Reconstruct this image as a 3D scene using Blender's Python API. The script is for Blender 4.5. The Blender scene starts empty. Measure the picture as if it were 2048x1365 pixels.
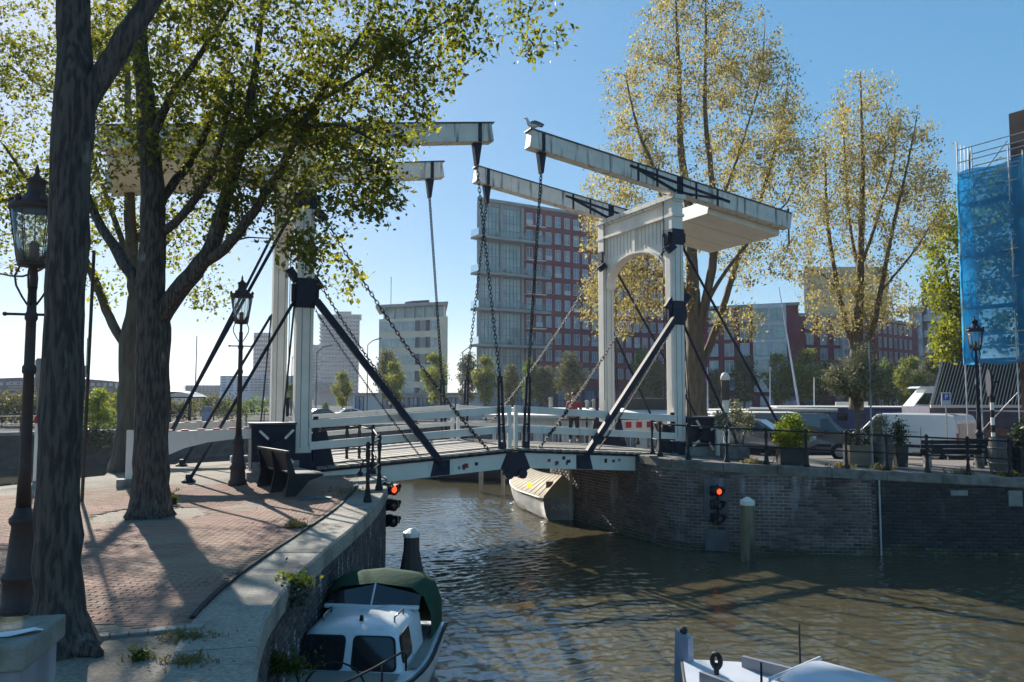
import bpy, math, random
import numpy as np
from mathutils import Vector, Matrix
RN = random.Random(11)
NP = np.random.default_rng(5)
rad = math.radians
sc = bpy.context.scene
col = sc.collection

# ------------------------------------------------------------------ camera, sky, sun, exposure
F, PITCH, CAMH = 1577.0, rad(3.9), 2.2          # focal length in photo pixels, tilt, eye height above the left quay
cam = bpy.data.objects.new('camera', bpy.data.cameras.new('camera')); col.objects.link(cam)
cam.location = (0, 0, CAMH); cam.rotation_euler = (rad(90) + PITCH, 0, 0)
cam.data.sensor_width = 36.0; cam.data.lens = 36.0 * F / 2048
cam.data.clip_start = 0.05; cam.data.clip_end = 9000
sc.camera = cam
SUN_AZ, SUN_EL = rad(-30.0), rad(27.0)          # azimuth from +Y towards +X, elevation
world = bpy.data.worlds.new('World'); sc.world = world; world.use_nodes = True
wn = world.node_tree.nodes; wl = world.node_tree.links
sky = wn.new('ShaderNodeTexSky'); sky.sky_type = 'NISHITA'; sky.sun_disc = False
sky.sun_elevation = SUN_EL; sky.sun_rotation = SUN_AZ
sky.air_density = 0.8; sky.dust_density = 0.25; sky.ozone_density = 4.0
# the phone's even tone curve: the whole sky softened alike, all round the dome
gm = wn.new('ShaderNodeGamma'); gm.inputs[1].default_value = 0.42; hs = wn.new('ShaderNodeHueSaturation')
hs.inputs['Saturation'].default_value = 1.9; hs.inputs['Hue'].default_value = 0.494
wl.new(sky.outputs[0], gm.inputs[0]); wl.new(gm.outputs[0], hs.inputs['Color'])
wl.new(hs.outputs[0], wn['Background'].inputs[0]); wn['Background'].inputs[1].default_value = 0.125
sl = bpy.data.lights.new('sun', 'SUN'); sl.energy = 3.4; sl.angle = rad(0.6); sl.color = (1.0, 0.93, 0.82)
sun = bpy.data.objects.new('sun', sl); col.objects.link(sun)
SUN_DIR = Vector((math.sin(SUN_AZ) * math.cos(SUN_EL), math.cos(SUN_AZ) * math.cos(SUN_EL), math.sin(SUN_EL)))
sun.rotation_euler = SUN_DIR.to_track_quat('Z', 'Y').to_euler()
vs = sc.view_settings; vs.view_transform = 'Standard'; vs.look = 'None'; vs.gamma = 1.0; vs.use_curve_mapping = False
vs.exposure = 1.6
sc.cycles.use_denoising = True
sc.cycles.max_bounces = 6; sc.cycles.diffuse_bounces = 3; sc.cycles.glossy_bounces = 3
sc.cycles.transmission_bounces = 4; sc.cycles.transparent_max_bounces = 12
sc.cycles.caustics_reflective = False; sc.cycles.caustics_refractive = False

# ------------------------------------------------------------------ helpers
CP, SP = math.cos(PITCH), math.sin(PITCH)
def ray(px, py):
    u, v = (px - 1024) / F, (682.5 - py) / F
    return u, CP - v * SP, SP + v * CP
def at(px, py, Y):
    d = ray(px, py); t = Y / d[1]
    return Vector((d[0] * t, Y, CAMH + d[2] * t))
def gp(px, py, z=0.0):
    d = ray(px, py); t = (z - CAMH) / d[2]
    return Vector((d[0] * t, d[1] * t, z))
def V(*a): return Vector(a)
ZUP = Vector((0, 0, 1))
ROOT = {}
def _rl(p):
    while p is not None:
        if p.name in ROOT: return ROOT[p.name]
        p = p.parent
    return Vector((0, 0, 0))

def new_mesh(name, verts, faces, mat=None, smooth=False):
    me = bpy.data.meshes.new(name); me.from_pydata([tuple(v) for v in verts], [], faces)
    if smooth: me.polygons.foreach_set('use_smooth', [True] * len(me.polygons))
    if mat: me.materials.append(mat)
    me.update(); return me
def quads_mesh(name, V4, mat):                       # V4: (n,4,3) array of loose quads
    n = V4.shape[0]; me = bpy.data.meshes.new(name)
    me.vertices.add(n * 4); me.vertices.foreach_set('co', V4.reshape(-1).astype(np.float32))
    me.loops.add(n * 4); me.loops.foreach_set('vertex_index', np.arange(n * 4, dtype=np.int32))
    me.polygons.add(n); me.polygons.foreach_set('loop_start', np.arange(0, n * 4, 4, dtype=np.int32))
    me.update(calc_edges=True)
    if mat: me.materials.append(mat)
    return me
def link(name, me, parent=None):
    o = bpy.data.objects.new(name, me); col.objects.link(o)
    if parent is not None: o.parent = parent
    return o
def tag(o, label=None, cat=None, group=None, kind=None):
    if label: o['label'] = label
    if cat: o['category'] = cat
    if group: o['group'] = group
    if kind: o['kind'] = kind
    return o
def thing(name, label, cat, loc=(0, 0, 0), rz=0.0, group=None):
    o = bpy.data.objects.new(name, None); col.objects.link(o)
    o.location = loc; o.rotation_euler = (0, 0, rz); o.empty_display_size = 0.1
    ROOT[o.name] = Vector(loc)
    return tag(o, label, cat, group)
def copy_tree(o, parent=None):
    c = o.copy(); col.objects.link(c); c.parent = parent
    for ch in list(o.children): copy_tree(ch, c)
    return c

class MB:
    """collects shapes; build() links them as one mesh object (world coordinates unless local)"""
    def __init__(s, local=False): s.v, s.f, s.local = [], [], local
    def add(s, vs_, fs_):
        k = len(s.v); s.v.extend(Vector(v) for v in vs_); s.f.extend([tuple(i + k for i in f) for f in fs_]); return s
    def hexa(s, p):      # 8 corners: bottom 4 ccw, top 4 ccw
        return s.add(p, [(3, 2, 1, 0), (4, 5, 6, 7), (0, 1, 5, 4), (1, 2, 6, 5), (2, 3, 7, 6), (3, 0, 4, 7)])
    def box(s, c, size, rz=0.0):
        c = Vector(c); hx, hy, hz = size[0] / 2, size[1] / 2, size[2] / 2; ca, sa = math.cos(rz), math.sin(rz)
        q = [(-hx, -hy), (hx, -hy), (hx, hy), (-hx, hy)]
        return s.hexa([c + Vector((x * ca - y * sa, x * sa + y * ca, z)) for z in (-hz, hz) for x, y in q])
    def beam(s, p0, p1, w, h, up=ZUP, w1=None, h1=None):
        p0, p1 = Vector(p0), Vector(p1); d = (p1 - p0).normalized(); sd = d.cross(Vector(up))
        if sd.length < 1e-4: sd = d.cross(Vector((0, 1, 0)))
        sd.normalize(); u = sd.cross(d).normalized(); w1 = w if w1 is None else w1; h1 = h if h1 is None else h1
        P = []
        for p, ww, hh in ((p0, w, h), (p1, w1, h1)):
            P += [p - sd * ww / 2 - u * hh / 2, p + sd * ww / 2 - u * hh / 2, p + sd * ww / 2 + u * hh / 2, p - sd * ww / 2 + u * hh / 2]
        return s.hexa(P)
    def path(s, pts, rads, n=8, cap=True):
        pts = [Vector(p) for p in pts]; k0 = len(s.v); prev = None
        for i, p in enumerate(pts):
            d = (pts[min(i + 1, len(pts) - 1)] - pts[max(i - 1, 0)])
            d = d.normalized() if d.length > 1e-9 else Vector((0, 0, 1))
            if prev is None:
                prev = d.orthogonal().normalized()
            a = (prev - d * prev.dot(d)); a = a.normalized() if a.length > 1e-6 else d.orthogonal().normalized()
            prev = a; b = d.cross(a); r = rads[i] if hasattr(rads, '__len__') else rads
            for k in range(n):
                t = 2 * math.pi * k / n; s.v.append(p + (a * math.cos(t) + b * math.sin(t)) * r)
        for i in range(len(pts) - 1):
            for k in range(n):
                A = k0 + i * n + k; B = k0 + i * n + (k + 1) % n; s.f.append((A, B, B + n, A + n))
        if cap:
            s.f.append(tuple(k0 + k for k in range(n))[::-1]); e = k0 + (len(pts) - 1) * n; s.f.append(tuple(e + k for k in range(n)))
        return s
    def tube(s, p0, p1, r0, r1=None, n=8): return s.path([p0, p1], [r0, r0 if r1 is None else r1], n)
    def lathe(s, prof, base=(0, 0, 0), n=12, sx=1.0, sy=1.0):
        base = Vector(base); k0 = len(s.v)
        for r, z in prof:
            for k in range(n):
                t = 2 * math.pi * (k + .5) / n; s.v.append(base + Vector((r * sx * math.cos(t), r * sy * math.sin(t), z)))
        for i in range(len(prof) - 1):
            for k in range(n):
                A = k0 + i * n + k; B = k0 + i * n + (k + 1) % n; s.f.append((A, B, B + n, A + n))
        s.f.append(tuple(k0 + k for k in range(n))[::-1]); e = k0 + (len(prof) - 1) * n; s.f.append(tuple(e + k for k in range(n)))
        return s
    def prism(s, poly, f0, f1):     # poly: 2D points; f0,f1 map (x,y)->3D front/back
        n = len(poly); A = [f0(*p) for p in poly]; B = [f1(*p) for p in poly]
        return s.add(A + B, [tuple(range(n))[::-1], tuple(range(n, 2 * n))] + [(i, (i + 1) % n, n + (i + 1) % n, n + i) for i in range(n)])
    def ball(s, c, r, n=8, m=5, sz=1.0):
        return s.lathe([(max(r * math.sin(math.pi * i / m), r * .02), -r * sz * math.cos(math.pi * i / m)) for i in range(m + 1)], c, n)
    def sheet(s, rows):             # grid of points
        k0 = len(s.v); m = len(rows[0])
        for r in rows: s.v.extend(Vector(p) for p in r)
        for i in range(len(rows) - 1):
            for j in range(m - 1):
                A = k0 + i * m + j; s.f.append((A, A + 1, A + m + 1, A + m))
        return s
    def build(s, name, mat, parent=None, smooth=False, kind=None):
        if parent is not None:
            off = Vector((0, 0, 0)) if s.local else _rl(parent)
            o = link(name, new_mesh(name, [v - off for v in s.v], s.f, mat, smooth), parent)
        else:
            if s.local: off = Vector((0, 0, 0))
            else:
                xs = [v.x for v in s.v]; ys = [v.y for v in s.v]
                off = Vector(((min(xs) + max(xs)) / 2, (min(ys) + max(ys)) / 2, min(v.z for v in s.v)))
            o = link(name, new_mesh(name, [v - off for v in s.v], s.f, mat, smooth)); o.location = off; ROOT[o.name] = off.copy()
        if kind: o['kind'] = kind
        return o

def bevel(o, w=0.01, seg=2):
    m = o.modifiers.new('bevel', 'BEVEL'); m.width = w; m.segments = seg; m.limit_method = 'ANGLE'; return o

# ------------------------------------------------------------------ procedural materials
MATS = {}
def mat(name, c1, c2=None, scale=4.0, rough=0.7, bump=0.0, bscale=25.0, metal=0.0, stretch=(1, 1, 1), contrast=(0.35, 0.65),
        c3=None, s3=1.5, t3=(0.55, 0.7), st3=(1, 1, 1), rnd=0.0, spec=0.5, trans=None, coat=0.0, coords='Object', detail=4.0, bdist=0.02):
    """noise mix c1/c2, optional second layer c3 (stains, moss, streaks), random value per piece, bump"""
    if name in MATS: return MATS[name]
    m = bpy.data.materials.new(name); m.use_nodes = True; nt = m.node_tree; N, L = nt.nodes, nt.links
    bs = N['Principled BSDF']; bs.inputs['Roughness'].default_value = rough; bs.inputs['Metallic'].default_value = metal
    bs.inputs['Specular IOR Level'].default_value = spec; bs.inputs['Coat Weight'].default_value = coat
    tc = N.new('ShaderNodeTexCoord'); geo = N.new('ShaderNodeNewGeometry')
    src = tc.outputs['Object'] if coords == 'Object' else geo.outputs['Position']
    def noise(sca, st, det=detail):
        mp = N.new('ShaderNodeMapping'); mp.inputs['Scale'].default_value = st; L.new(src, mp.inputs[0])
        n = N.new('ShaderNodeTexNoise'); n.inputs['Scale'].default_value = sca; n.inputs['Detail'].default_value = det
        L.new(mp.outputs[0], n.inputs['Vector']); return n.outputs['Fac']
    def ramp(fac, lo, hi):
        r = N.new('ShaderNodeMapRange'); r.inputs['From Min'].default_value = lo; r.inputs['From Max'].default_value = hi
        L.new(fac, r.inputs['Value']); return r.outputs[0]
    def mix(fac, a, b):
        x = N.new('ShaderNodeMix'); x.data_type = 'RGBA'; L.new(fac, x.inputs['Factor'])
        for s_, v in ((6, a), (7, b)):
            if isinstance(v, tuple): x.inputs[s_].default_value = (*v, 1)
            else: L.new(v, x.inputs[s_])
        return x.outputs[2]
    c2 = c2 or tuple(min(1, x * 0.8) for x in c1)
    out = mix(ramp(noise(scale, stretch), *contrast), c1, c2)
    if rnd:
        oi = N.new('ShaderNodeObjectInfo'); ad = N.new('ShaderNodeMath'); ad.operation = 'ADD'
        L.new(oi.outputs['Random'], ad.inputs[0]); L.new(geo.outputs['Random Per Island'], ad.inputs[1])
        fr = N.new('ShaderNodeMath'); fr.operation = 'FRACT'; L.new(ad.outputs[0], fr.inputs[0])
        hs = N.new('ShaderNodeHueSaturation'); L.new(out, hs.inputs['Color'])
        mr = N.new('ShaderNodeMapRange'); mr.inputs['To Min'].default_value = 1 - rnd; mr.inputs['To Max'].default_value = 1 + rnd
        L.new(fr.outputs[0], mr.inputs['Value']); L.new(mr.outputs[0], hs.inputs['Value'])
        m2 = N.new('ShaderNodeMapRange'); m2.inputs['To Min'].default_value = .5 - rnd * .05; m2.inputs['To Max'].default_value = .5 + rnd * .05
        mm = N.new('ShaderNodeMath'); mm.operation = 'MULTIPLY'; mm.inputs[1].default_value = 7.31; L.new(fr.outputs[0], mm.inputs[0])
        f2 = N.new('ShaderNodeMath'); f2.operation = 'FRACT'; L.new(mm.outputs[0], f2.inputs[0]); L.new(f2.outputs[0], m2.inputs['Value'])
        L.new(m2.outputs[0], hs.inputs['Hue']); out = hs.outputs[0]
    if c3 is not None: out = mix(ramp(noise(s3, st3, 6.0), *t3), out, c3)
    L.new(out, bs.inputs['Base Color'])
    if bump:
        b = N.new('ShaderNodeBump'); b.inputs['Strength'].default_value = bump; b.inputs['Distance'].default_value = bdist
        L.new(noise(bscale, stretch, 6.0), b.inputs['Height']); L.new(b.outputs[0], bs.inputs['Normal'])
    if trans is not None:          # thin leaf: light shines through
        tr = N.new('ShaderNodeBsdfTranslucent'); ms = N.new('ShaderNodeMixShader'); ms.inputs[0].default_value = trans[0]
        h2 = N.new('ShaderNodeMix'); h2.data_type = 'RGBA'; h2.blend_type = 'MULTIPLY'; h2.inputs['Factor'].default_value = 1.0
        L.new(out, h2.inputs[6]); h2.inputs[7].default_value = (*trans[1], 1); L.new(h2.outputs[2], tr.inputs['Color'])
        L.new(bs.outputs[0], ms.inputs[1]); L.new(tr.outputs[0], ms.inputs[2]); L.new(ms.outputs[0], N['Material Output'].inputs['Surface'])
    MATS[name] = m; return m
def glass(name, tint=(0.8, 0.87, 0.9), alpha=0.25, rough=0.03):
    """thin pane: mostly see-through, reflects at grazing angles"""
    if name in MATS: return MATS[name]
    m = bpy.data.materials.new(name); m.use_nodes = True; N, L = m.node_tree.nodes, m.node_tree.links
    N.remove(N['Principled BSDF']); t = N.new('ShaderNodeBsdfTransparent'); t.inputs[0].default_value = (*tint, 1)
    g = N.new('ShaderNodeBsdfGlossy'); g.inputs['Roughness'].default_value = rough
    d = N.new('ShaderNodeBsdfDiffuse'); d.inputs[0].default_value = (*[x * .7 for x in tint], 1)
    lw = N.new('ShaderNodeLayerWeight'); lw.inputs[0].default_value = 0.25
    m1 = N.new('ShaderNodeMixShader'); m1.inputs[0].default_value = alpha; L.new(t.outputs[0], m1.inputs[1]); L.new(d.outputs[0], m1.inputs[2])
    m2 = N.new('ShaderNodeMixShader'); L.new(lw.outputs['Fresnel'], m2.inputs[0]); L.new(m1.outputs[0], m2.inputs[1]); L.new(g.outputs[0], m2.inputs[2])
    L.new(m2.outputs[0], N['Material Output'].inputs['Surface']); MATS[name] = m; return m
def glow(name, c, s):
    if name in MATS: return MATS[name]
    m = bpy.data.materials.new(name); m.use_nodes = True; b = m.node_tree.nodes['Principled BSDF']
    b.inputs['Base Color'].default_value = (*c, 1); b.inputs['Emission Color'].default_value = (*c, 1); b.inputs['Emission Strength'].default_value = s
    MATS[name] = m; return m

WHITE = mat('white_paint', (.84, .78, .69), (.76, .70, .61), 2.0, .55, .12, 30, c3=(.42, .40, .36), s3=5, t3=(.62, .85), st3=(1, 1, .12))
WHITEOLD = mat('weathered_white_paint', (.78, .73, .66), (.66, .62, .55), 3.0, .6, .15, 30, c3=(.16, .16, .155), s3=6, t3=(.55, .70), st3=(1.2, 1.2, .12))
IRON = mat('navy_black_iron', (.017, .021, .038), (.026, .03, .046), 6, .62, .12, 40, spec=.25)
BLACK = mat('black_iron', (.016, .018, .021), (.028, .029, .032), 6, .65, .12, 40, spec=.25)
RUSTY = mat('rust_brown_iron', (.06, .035, .028), (.03, .02, .02), 5, .6, .2, 40)
WOODDECK = mat('grey_deck_wood', (.30, .28, .25), (.17, .16, .145), 3, .8, .3, 20, stretch=(1, 6, 1), rnd=.25)
OLDWOOD = mat('old_timber', (.10, .075, .055), (.045, .035, .03), 4, .85, .5, 14, stretch=(1, 1, .12), rnd=.1)
CONC = mat('grey_concrete', (.33, .32, .29), (.22, .21, .19), 3.5, .9, .35, 60, c3=(.10, .10, .085), s3=2.2, t3=(.52, .75))
COPING = mat('gravel_concrete', (.40, .365, .31), (.25, .23, .2), 22, .95, .6, 90, c3=(.13, .12, .10), s3=1.3, t3=(.5, .72), coords='World', rnd=.06)
REDBRICK = mat('red_paving_brick', (.30, .175, .13), (.225, .13, .10), 1.2, .95, .25, 60, rnd=.13, c3=(.38, .29, .2), s3=.6, t3=(.5, .74), coords='World')
SAND = mat('sandy_joint_soil', (.20, .16, .115), (.11, .09, .07), 2.5, .95, .4, 50, coords='World')
GRAVEL = mat('fine_gravel_ground', (.30, .265, .215), (.17, .148, .12), 28, .95, .8, 60, coords='World', c3=(.10, .085, .06), s3=.8, t3=(.5, .68))
ASPHALT = mat('worn_street_paving', (.23, .21, .19), (.15, .14, .13), 2, .95, .3, 50, coords='World', spec=.1)
CLAY = mat('dark_clinker_brick', (.165, .115, .098), (.095, .074, .068), 3, .9, .35, 45, rnd=.4, c3=(.45, .44, .43), s3=3.0, t3=(.58, .76), st3=(1, 1, .22), coords='World')
CLAY2 = mat('black_clinker_brick', (.105, .088, .082), (.062, .055, .054), 3, .9, .35, 45, rnd=.35, c3=(.42, .42, .43), s3=7, t3=(.60, .68), st3=(1, 1, .22), coords='World')
MORTAR = mat('pale_mortar', (.40, .37, .35), (.24, .22, .21), 1.5, .95, .3, 60, coords='World', c3=(.05, .05, .05), s3=.6, t3=(.45, .62))
MORTARD = mat('dark_mortar', (.05, .047, .045), (.03, .03, .03), 2, .95, .3, 60, coords='World')
BARK = mat('dark_elm_bark', (.105, .088, .075), (.04, .035, .033), 26, .95, 1.0, 34, stretch=(1, 1, .16), contrast=(.42, .58), c3=(.22, .22, .17), s3=5, t3=(.64, .76), st3=(1, 1, .4), bdist=.05)
BARK2 = mat('brown_twig_bark', (.17, .125, .085), (.09, .07, .05), 8, .9, .6, 14, stretch=(1, 1, .2))
# ------------------------------------------------------------------ layout of the place (metres; camera above the origin)
WATER = -2.0
TH = rad(24.86); AX = Vector((math.cos(TH), math.sin(TH), 0)); BX = Vector((-AX.y, AX.x, 0))
NL = Vector((-5.26, 19.85, 0)); SPAN, WID = 11.44, 4.08
def Bp(u, v, z): return NL + AX * u + BX * v + ZUP * z
def sstep(a, b, x): t = min(1, max(0, (x - a) / (b - a))); return t * t * (3 - 2 * t)
def zl(x, y): return 0.22 * sstep(15.5, 20.5, y) * sstep(-15, -8, x)
def zr(x, y):
    b = .44 - .0436 * (min(max(x, 4), 14) - 4)
    return b - .062 * min(max(0, y - 25.5), 16)
# coping outer edge of the left quay, from the photograph's curve put on the ground
LEDGE = [V(-.75, -4, 0), V(-1.0, 0, 0), V(-1.45, 3.5, 0)] + [gp(*p) for p in ((497, 1365), (503, 1300), (528, 1225), (572, 1165), (625, 1115), (682, 1068), (735, 1022), (768, 988))] + [V(-2.95, 18.6, 0), V(-3.15, 19.6, 0), Bp(1.75, -.45, 0)]
def dense(pts, step):
    """Catmull-Rom resample at about even steps"""
    out = []; n = len(pts)
    for i in range(n - 1):
        p0, p1, p2, p3 = pts[max(i - 1, 0)], pts[i], pts[i + 1], pts[min(i + 2, n - 1)]
        for k in range(24):
            t = k / 24; out.append(.5 * ((2 * p1) + (p2 - p0) * t + (2 * p0 - 5 * p1 + 4 * p2 - p3) * t * t + (3 * p1 - p0 - 3 * p2 + p3) * t ** 3))
    out.append(pts[-1].copy()); res = [out[0]]; acc = 0.0
    for a, b in zip(out, out[1:]):
        d = (b - a).length; s = step - acc
        while s <= d:
            res.append(a.lerp(b, s / d)); s += step
        acc = (acc + d) % step if d > 0 else acc
    return res
def inset(pts, w):
    """offset a polyline to its left side by w"""
    o = []
    for i, p in enumerate(pts):
        d = (pts[min(i + 1, len(pts) - 1)] - pts[max(i - 1, 0)]); d.z = 0; d.normalize()
        o.append(p + Vector((-d.y, d.x, 0)) * w)
    return o
def inpoly(x, y, poly):
    c = False; j = len(poly) - 1
    for i in range(len(poly)):
        a, b = poly[i], poly[j]
        if (a[1] > y) != (b[1] > y) and x < (b[0] - a[0]) * (y - a[1]) / (b[1] - a[1]) + a[0]: c = not c
        j = i
    return c
def ground_grid(name, m, poly, zf, step, x0, x1, y0, y1):
    """height-field sheet clipped to a polygon: cells whose centre is inside, border vertices pulled inside"""
    import bmesh
    bm = bmesh.new(); vsb = [bm.verts.new((p[0], p[1], 0)) for p in poly]; f = bm.faces.new(vsb)
    for k in range(int((x1 - x0) / step) + 1):
        x = x0 + k * step; g = bm.verts[:] + bm.edges[:] + bm.faces[:]; bmesh.ops.bisect_plane(bm, geom=g, plane_co=(x, 0, 0), plane_no=(1, 0, 0))
    for k in range(int((y1 - y0) / step) + 1):
        y = y0 + k * step; g = bm.verts[:] + bm.edges[:] + bm.faces[:]; bmesh.ops.bisect_plane(bm, geom=g, plane_co=(0, y, 0), plane_no=(0, 1, 0))
    for v in bm.verts: v.co.z = zf(v.co.x, v.co.y)
    bmesh.ops.recalc_face_normals(bm, faces=bm.faces[:])
    if sum(fa.normal.z for fa in bm.faces) < 0: bmesh.ops.reverse_faces(bm, faces=bm.faces[:])
    me = bpy.data.meshes.new(name); bm.to_mesh(me); bm.free(); me.materials.append(m)
    return tag(link(name, me), kind='structure')

LE = dense(LEDGE, .2)
FARL = [Bp(1.75, WID + .8, 0), Bp(-1, WID + 1.0, 0), V(-10.9, 22.7, 0), V(-11.05, 21.9, 0), V(-10.35, 20.2, 0), V(-12.4, 18.5, 0), V(-30, 10.5, 0)]
LPOLY = [(p.x, p.y) for p in LE] + [(p.x, p.y) for p in FARL] + [(-45, 3), (-45, -6), (-.75, -6)]
left_ground = ground_grid('quay_ground', GRAVEL, LPOLY, lambda x, y: zl(x, y) - .007, 1.0, -32, -1, -5, 26)

# right island
REDGE = [Bp(SPAN - 1.79, WID + 1.0, 0), Bp(SPAN - 1.79, -.9, 0), V(4.35, 22.15, 0), V(5.1, 21.65, 0), V(6.3, 21.35, 0), V(9.66, 21.0, 0), V(13.4, 20.7, 0), V(24, 20.0, 0)]
RE = [REDGE[0].lerp(REDGE[1], k / 25) for k in range(25)] + dense(REDGE[1:], .2)
RPOLY = [(p.x, p.y) for p in RE] + [(60, 20), (60, 46), (30, 44), (16, 42.5), (9, 38), (3.2, 31.5)]
right_ground = ground_grid('island_ground', ASPHALT, RPOLY, lambda x, y: zr(x, y) - .03, 1.5, 2, 60, 20, 46)

# far quay round the basin, out to the horizon
FQ = [V(-60, 6, 0), V(-28.6, 44, 0), V(-3, 75, 0), V(8, 88, 0), V(90, 112, 0), V(300, 150, 0)]
FZ = [-.02, -.02, -.5, -.8, -1.0, -1.2]
for p_, z_ in zip(FQ, FZ): p_.z = z_
far = MB(); BK = [V(-200, 110, -.3), V(-80, 110, -.3), V(-30, 110, -1.2), V(0, 112, -1.2), V(90, 130, -1.2), V(300, 170, -1.2)]
far.sheet([FQ, BK, [V(-1400, 1500, -1.2), V(-500, 1500, -1.2), V(-200, 1500, -1.2), V(0, 1500, -1.2), V(500, 1500, -1.2), V(1400, 1500, -1.2)]])
tag(far.build('far_ground', mat('far_street', (.12, .115, .11), (.08, .08, .078), .1, 1.0, coords='World', spec=.02)), kind='structure')
fw = MB()
FWALL = mat('far_quay_stone', (.10, .10, .10), (.06, .062, .065), 1.5, .9, .3, 20, coords='World', stretch=(1, 1, 2))
fw.sheet([[V(p.x, p.y, -2.6) for p in FQ], [p.copy() for p in FQ]]); fq = fw.build('far_quay_wall', FWALL); tag(fq, 'long dark stone quay wall across the basin', 'quay wall')
fc = MB()
for a, b in zip(FQ, FQ[1:]): fc.beam(a + V(0, 0, .04), b + V(0, 0, .04), .7, .2)
fc.build('coping', CONC, fq)

# ------------------------------------------------------------------ water: real ripples near the camera, bump beyond
def water():
    x = np.arange(-4, 14.51, .046); y = np.arange(7.5, 33.01, .05)
    X, Y = np.meshgrid(x, y); Z = np.zeros_like(X); g = np.random.default_rng(3)
    for i in range(60):
        lam = g.uniform(.15, .34) if i < 40 else (g.uniform(.35, .7) if i < 55 else g.uniform(.8, 2.2))
        th = g.normal(-1.25, .6); k = 2 * math.pi / lam
        Z += lam * (.0070 if lam < .35 else .0046 if lam < .75 else .0018) * np.sin(k * (X * math.cos(th) + Y * math.sin(th)) + g.uniform(0, 6.28) + .8 * np.sin(.35 * X + .5 * Y + i))
    mod = .45 + .55 * (.5 + .5 * np.sin(.31 * X + .8 * np.sin(.4 * Y)) * np.sin(.27 * Y + 1.3 * np.sin(.22 * X)))
    Z *= mod
    e = np.minimum(np.minimum(X - x[0], x[-1] - X), np.minimum(Y - y[0], y[-1] - Y)); Z *= np.clip(e / 1.5, 0, 1)
    h, w = X.shape; idx = np.arange(h * w).reshape(h, w)
    f = np.stack([idx[:-1, :-1], idx[:-1, 1:], idx[1:, 1:], idx[1:, :-1]], -1).reshape(-1, 4)
    vv = np.stack([X, Y, Z + WATER], -1).reshape(-1, 3)
    o = 600.0; k = len(vv)
    ex = [(-o, -60), (x[0], -60), (x[-1], -60), (o, -60), (-o, y[0]), (o, y[0]), (-o, y[-1]), (o, y[-1]), (-o, o), (x[0], o), (x[-1], o), (o, o)]
    vv = np.vstack([vv, np.array([(a, b, WATER) for a, b in ex])])
    c00, c10, c01, c11 = idx[0, 0], idx[0, -1], idx[-1, 0], idx[-1, -1]
    ring = [(k, k + 1, c00, k + 4), (k + 1, k + 2, c10, c00), (k + 2, k + 3, k + 5, c10), (k + 4, c00, c01, k + 6), (c10, k + 5, k + 7, c11), (k + 6, c01, k + 9, k + 8), (c01, c11, k + 10, k + 9), (c11, k + 7, k + 11, k + 10)]
    f = np.vstack([f, np.array(ring)])
    me = bpy.data.meshes.new('water'); me.vertices.add(len(vv)); me.vertices.foreach_set('co', vv.reshape(-1).astype(np.float32))
    me.loops.add(f.size); me.loops.foreach_set('vertex_index', f.reshape(-1).astype(np.int32))
    me.polygons.add(len(f)); me.polygons.foreach_set('loop_start', np.arange(0, f.size, 4, dtype=np.int32)); me.update(calc_edges=True)
    me.polygons.foreach_set('use_smooth', np.ones(len(f), dtype=bool))
    m = bpy.data.materials.new('canal_water'); m.use_nodes = True; N, L = m.node_tree.nodes, m.node_tree.links; b = N['Principled BSDF']
    b.inputs['Base Color'].default_value = (.08, .069, .038, 1); b.inputs['Roughness'].default_value = .05; b.inputs['IOR'].default_value = 3.0
    geo = N.new('ShaderNodeNewGeometry'); mp = N.new('ShaderNodeMapping'); mp.inputs['Scale'].default_value = (1, 1.5, 1); L.new(geo.outputs['Position'], mp.inputs[0])
    n1 = N.new('ShaderNodeTexNoise'); n1.inputs['Scale'].default_value = 5; n1.inputs['Detail'].default_value = 6; L.new(mp.outputs[0], n1.inputs['Vector'])
    bu = N.new('ShaderNodeBump'); bu.inputs['Strength'].default_value = .3; bu.inputs['Distance'].default_value = .04
    L.new(n1.outputs['Fac'], bu.inputs['Height']); L.new(bu.outputs[0], b.inputs['Normal'])
    me.materials.append(m); tag(link('canal_water', me), kind='structure')
water()

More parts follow.
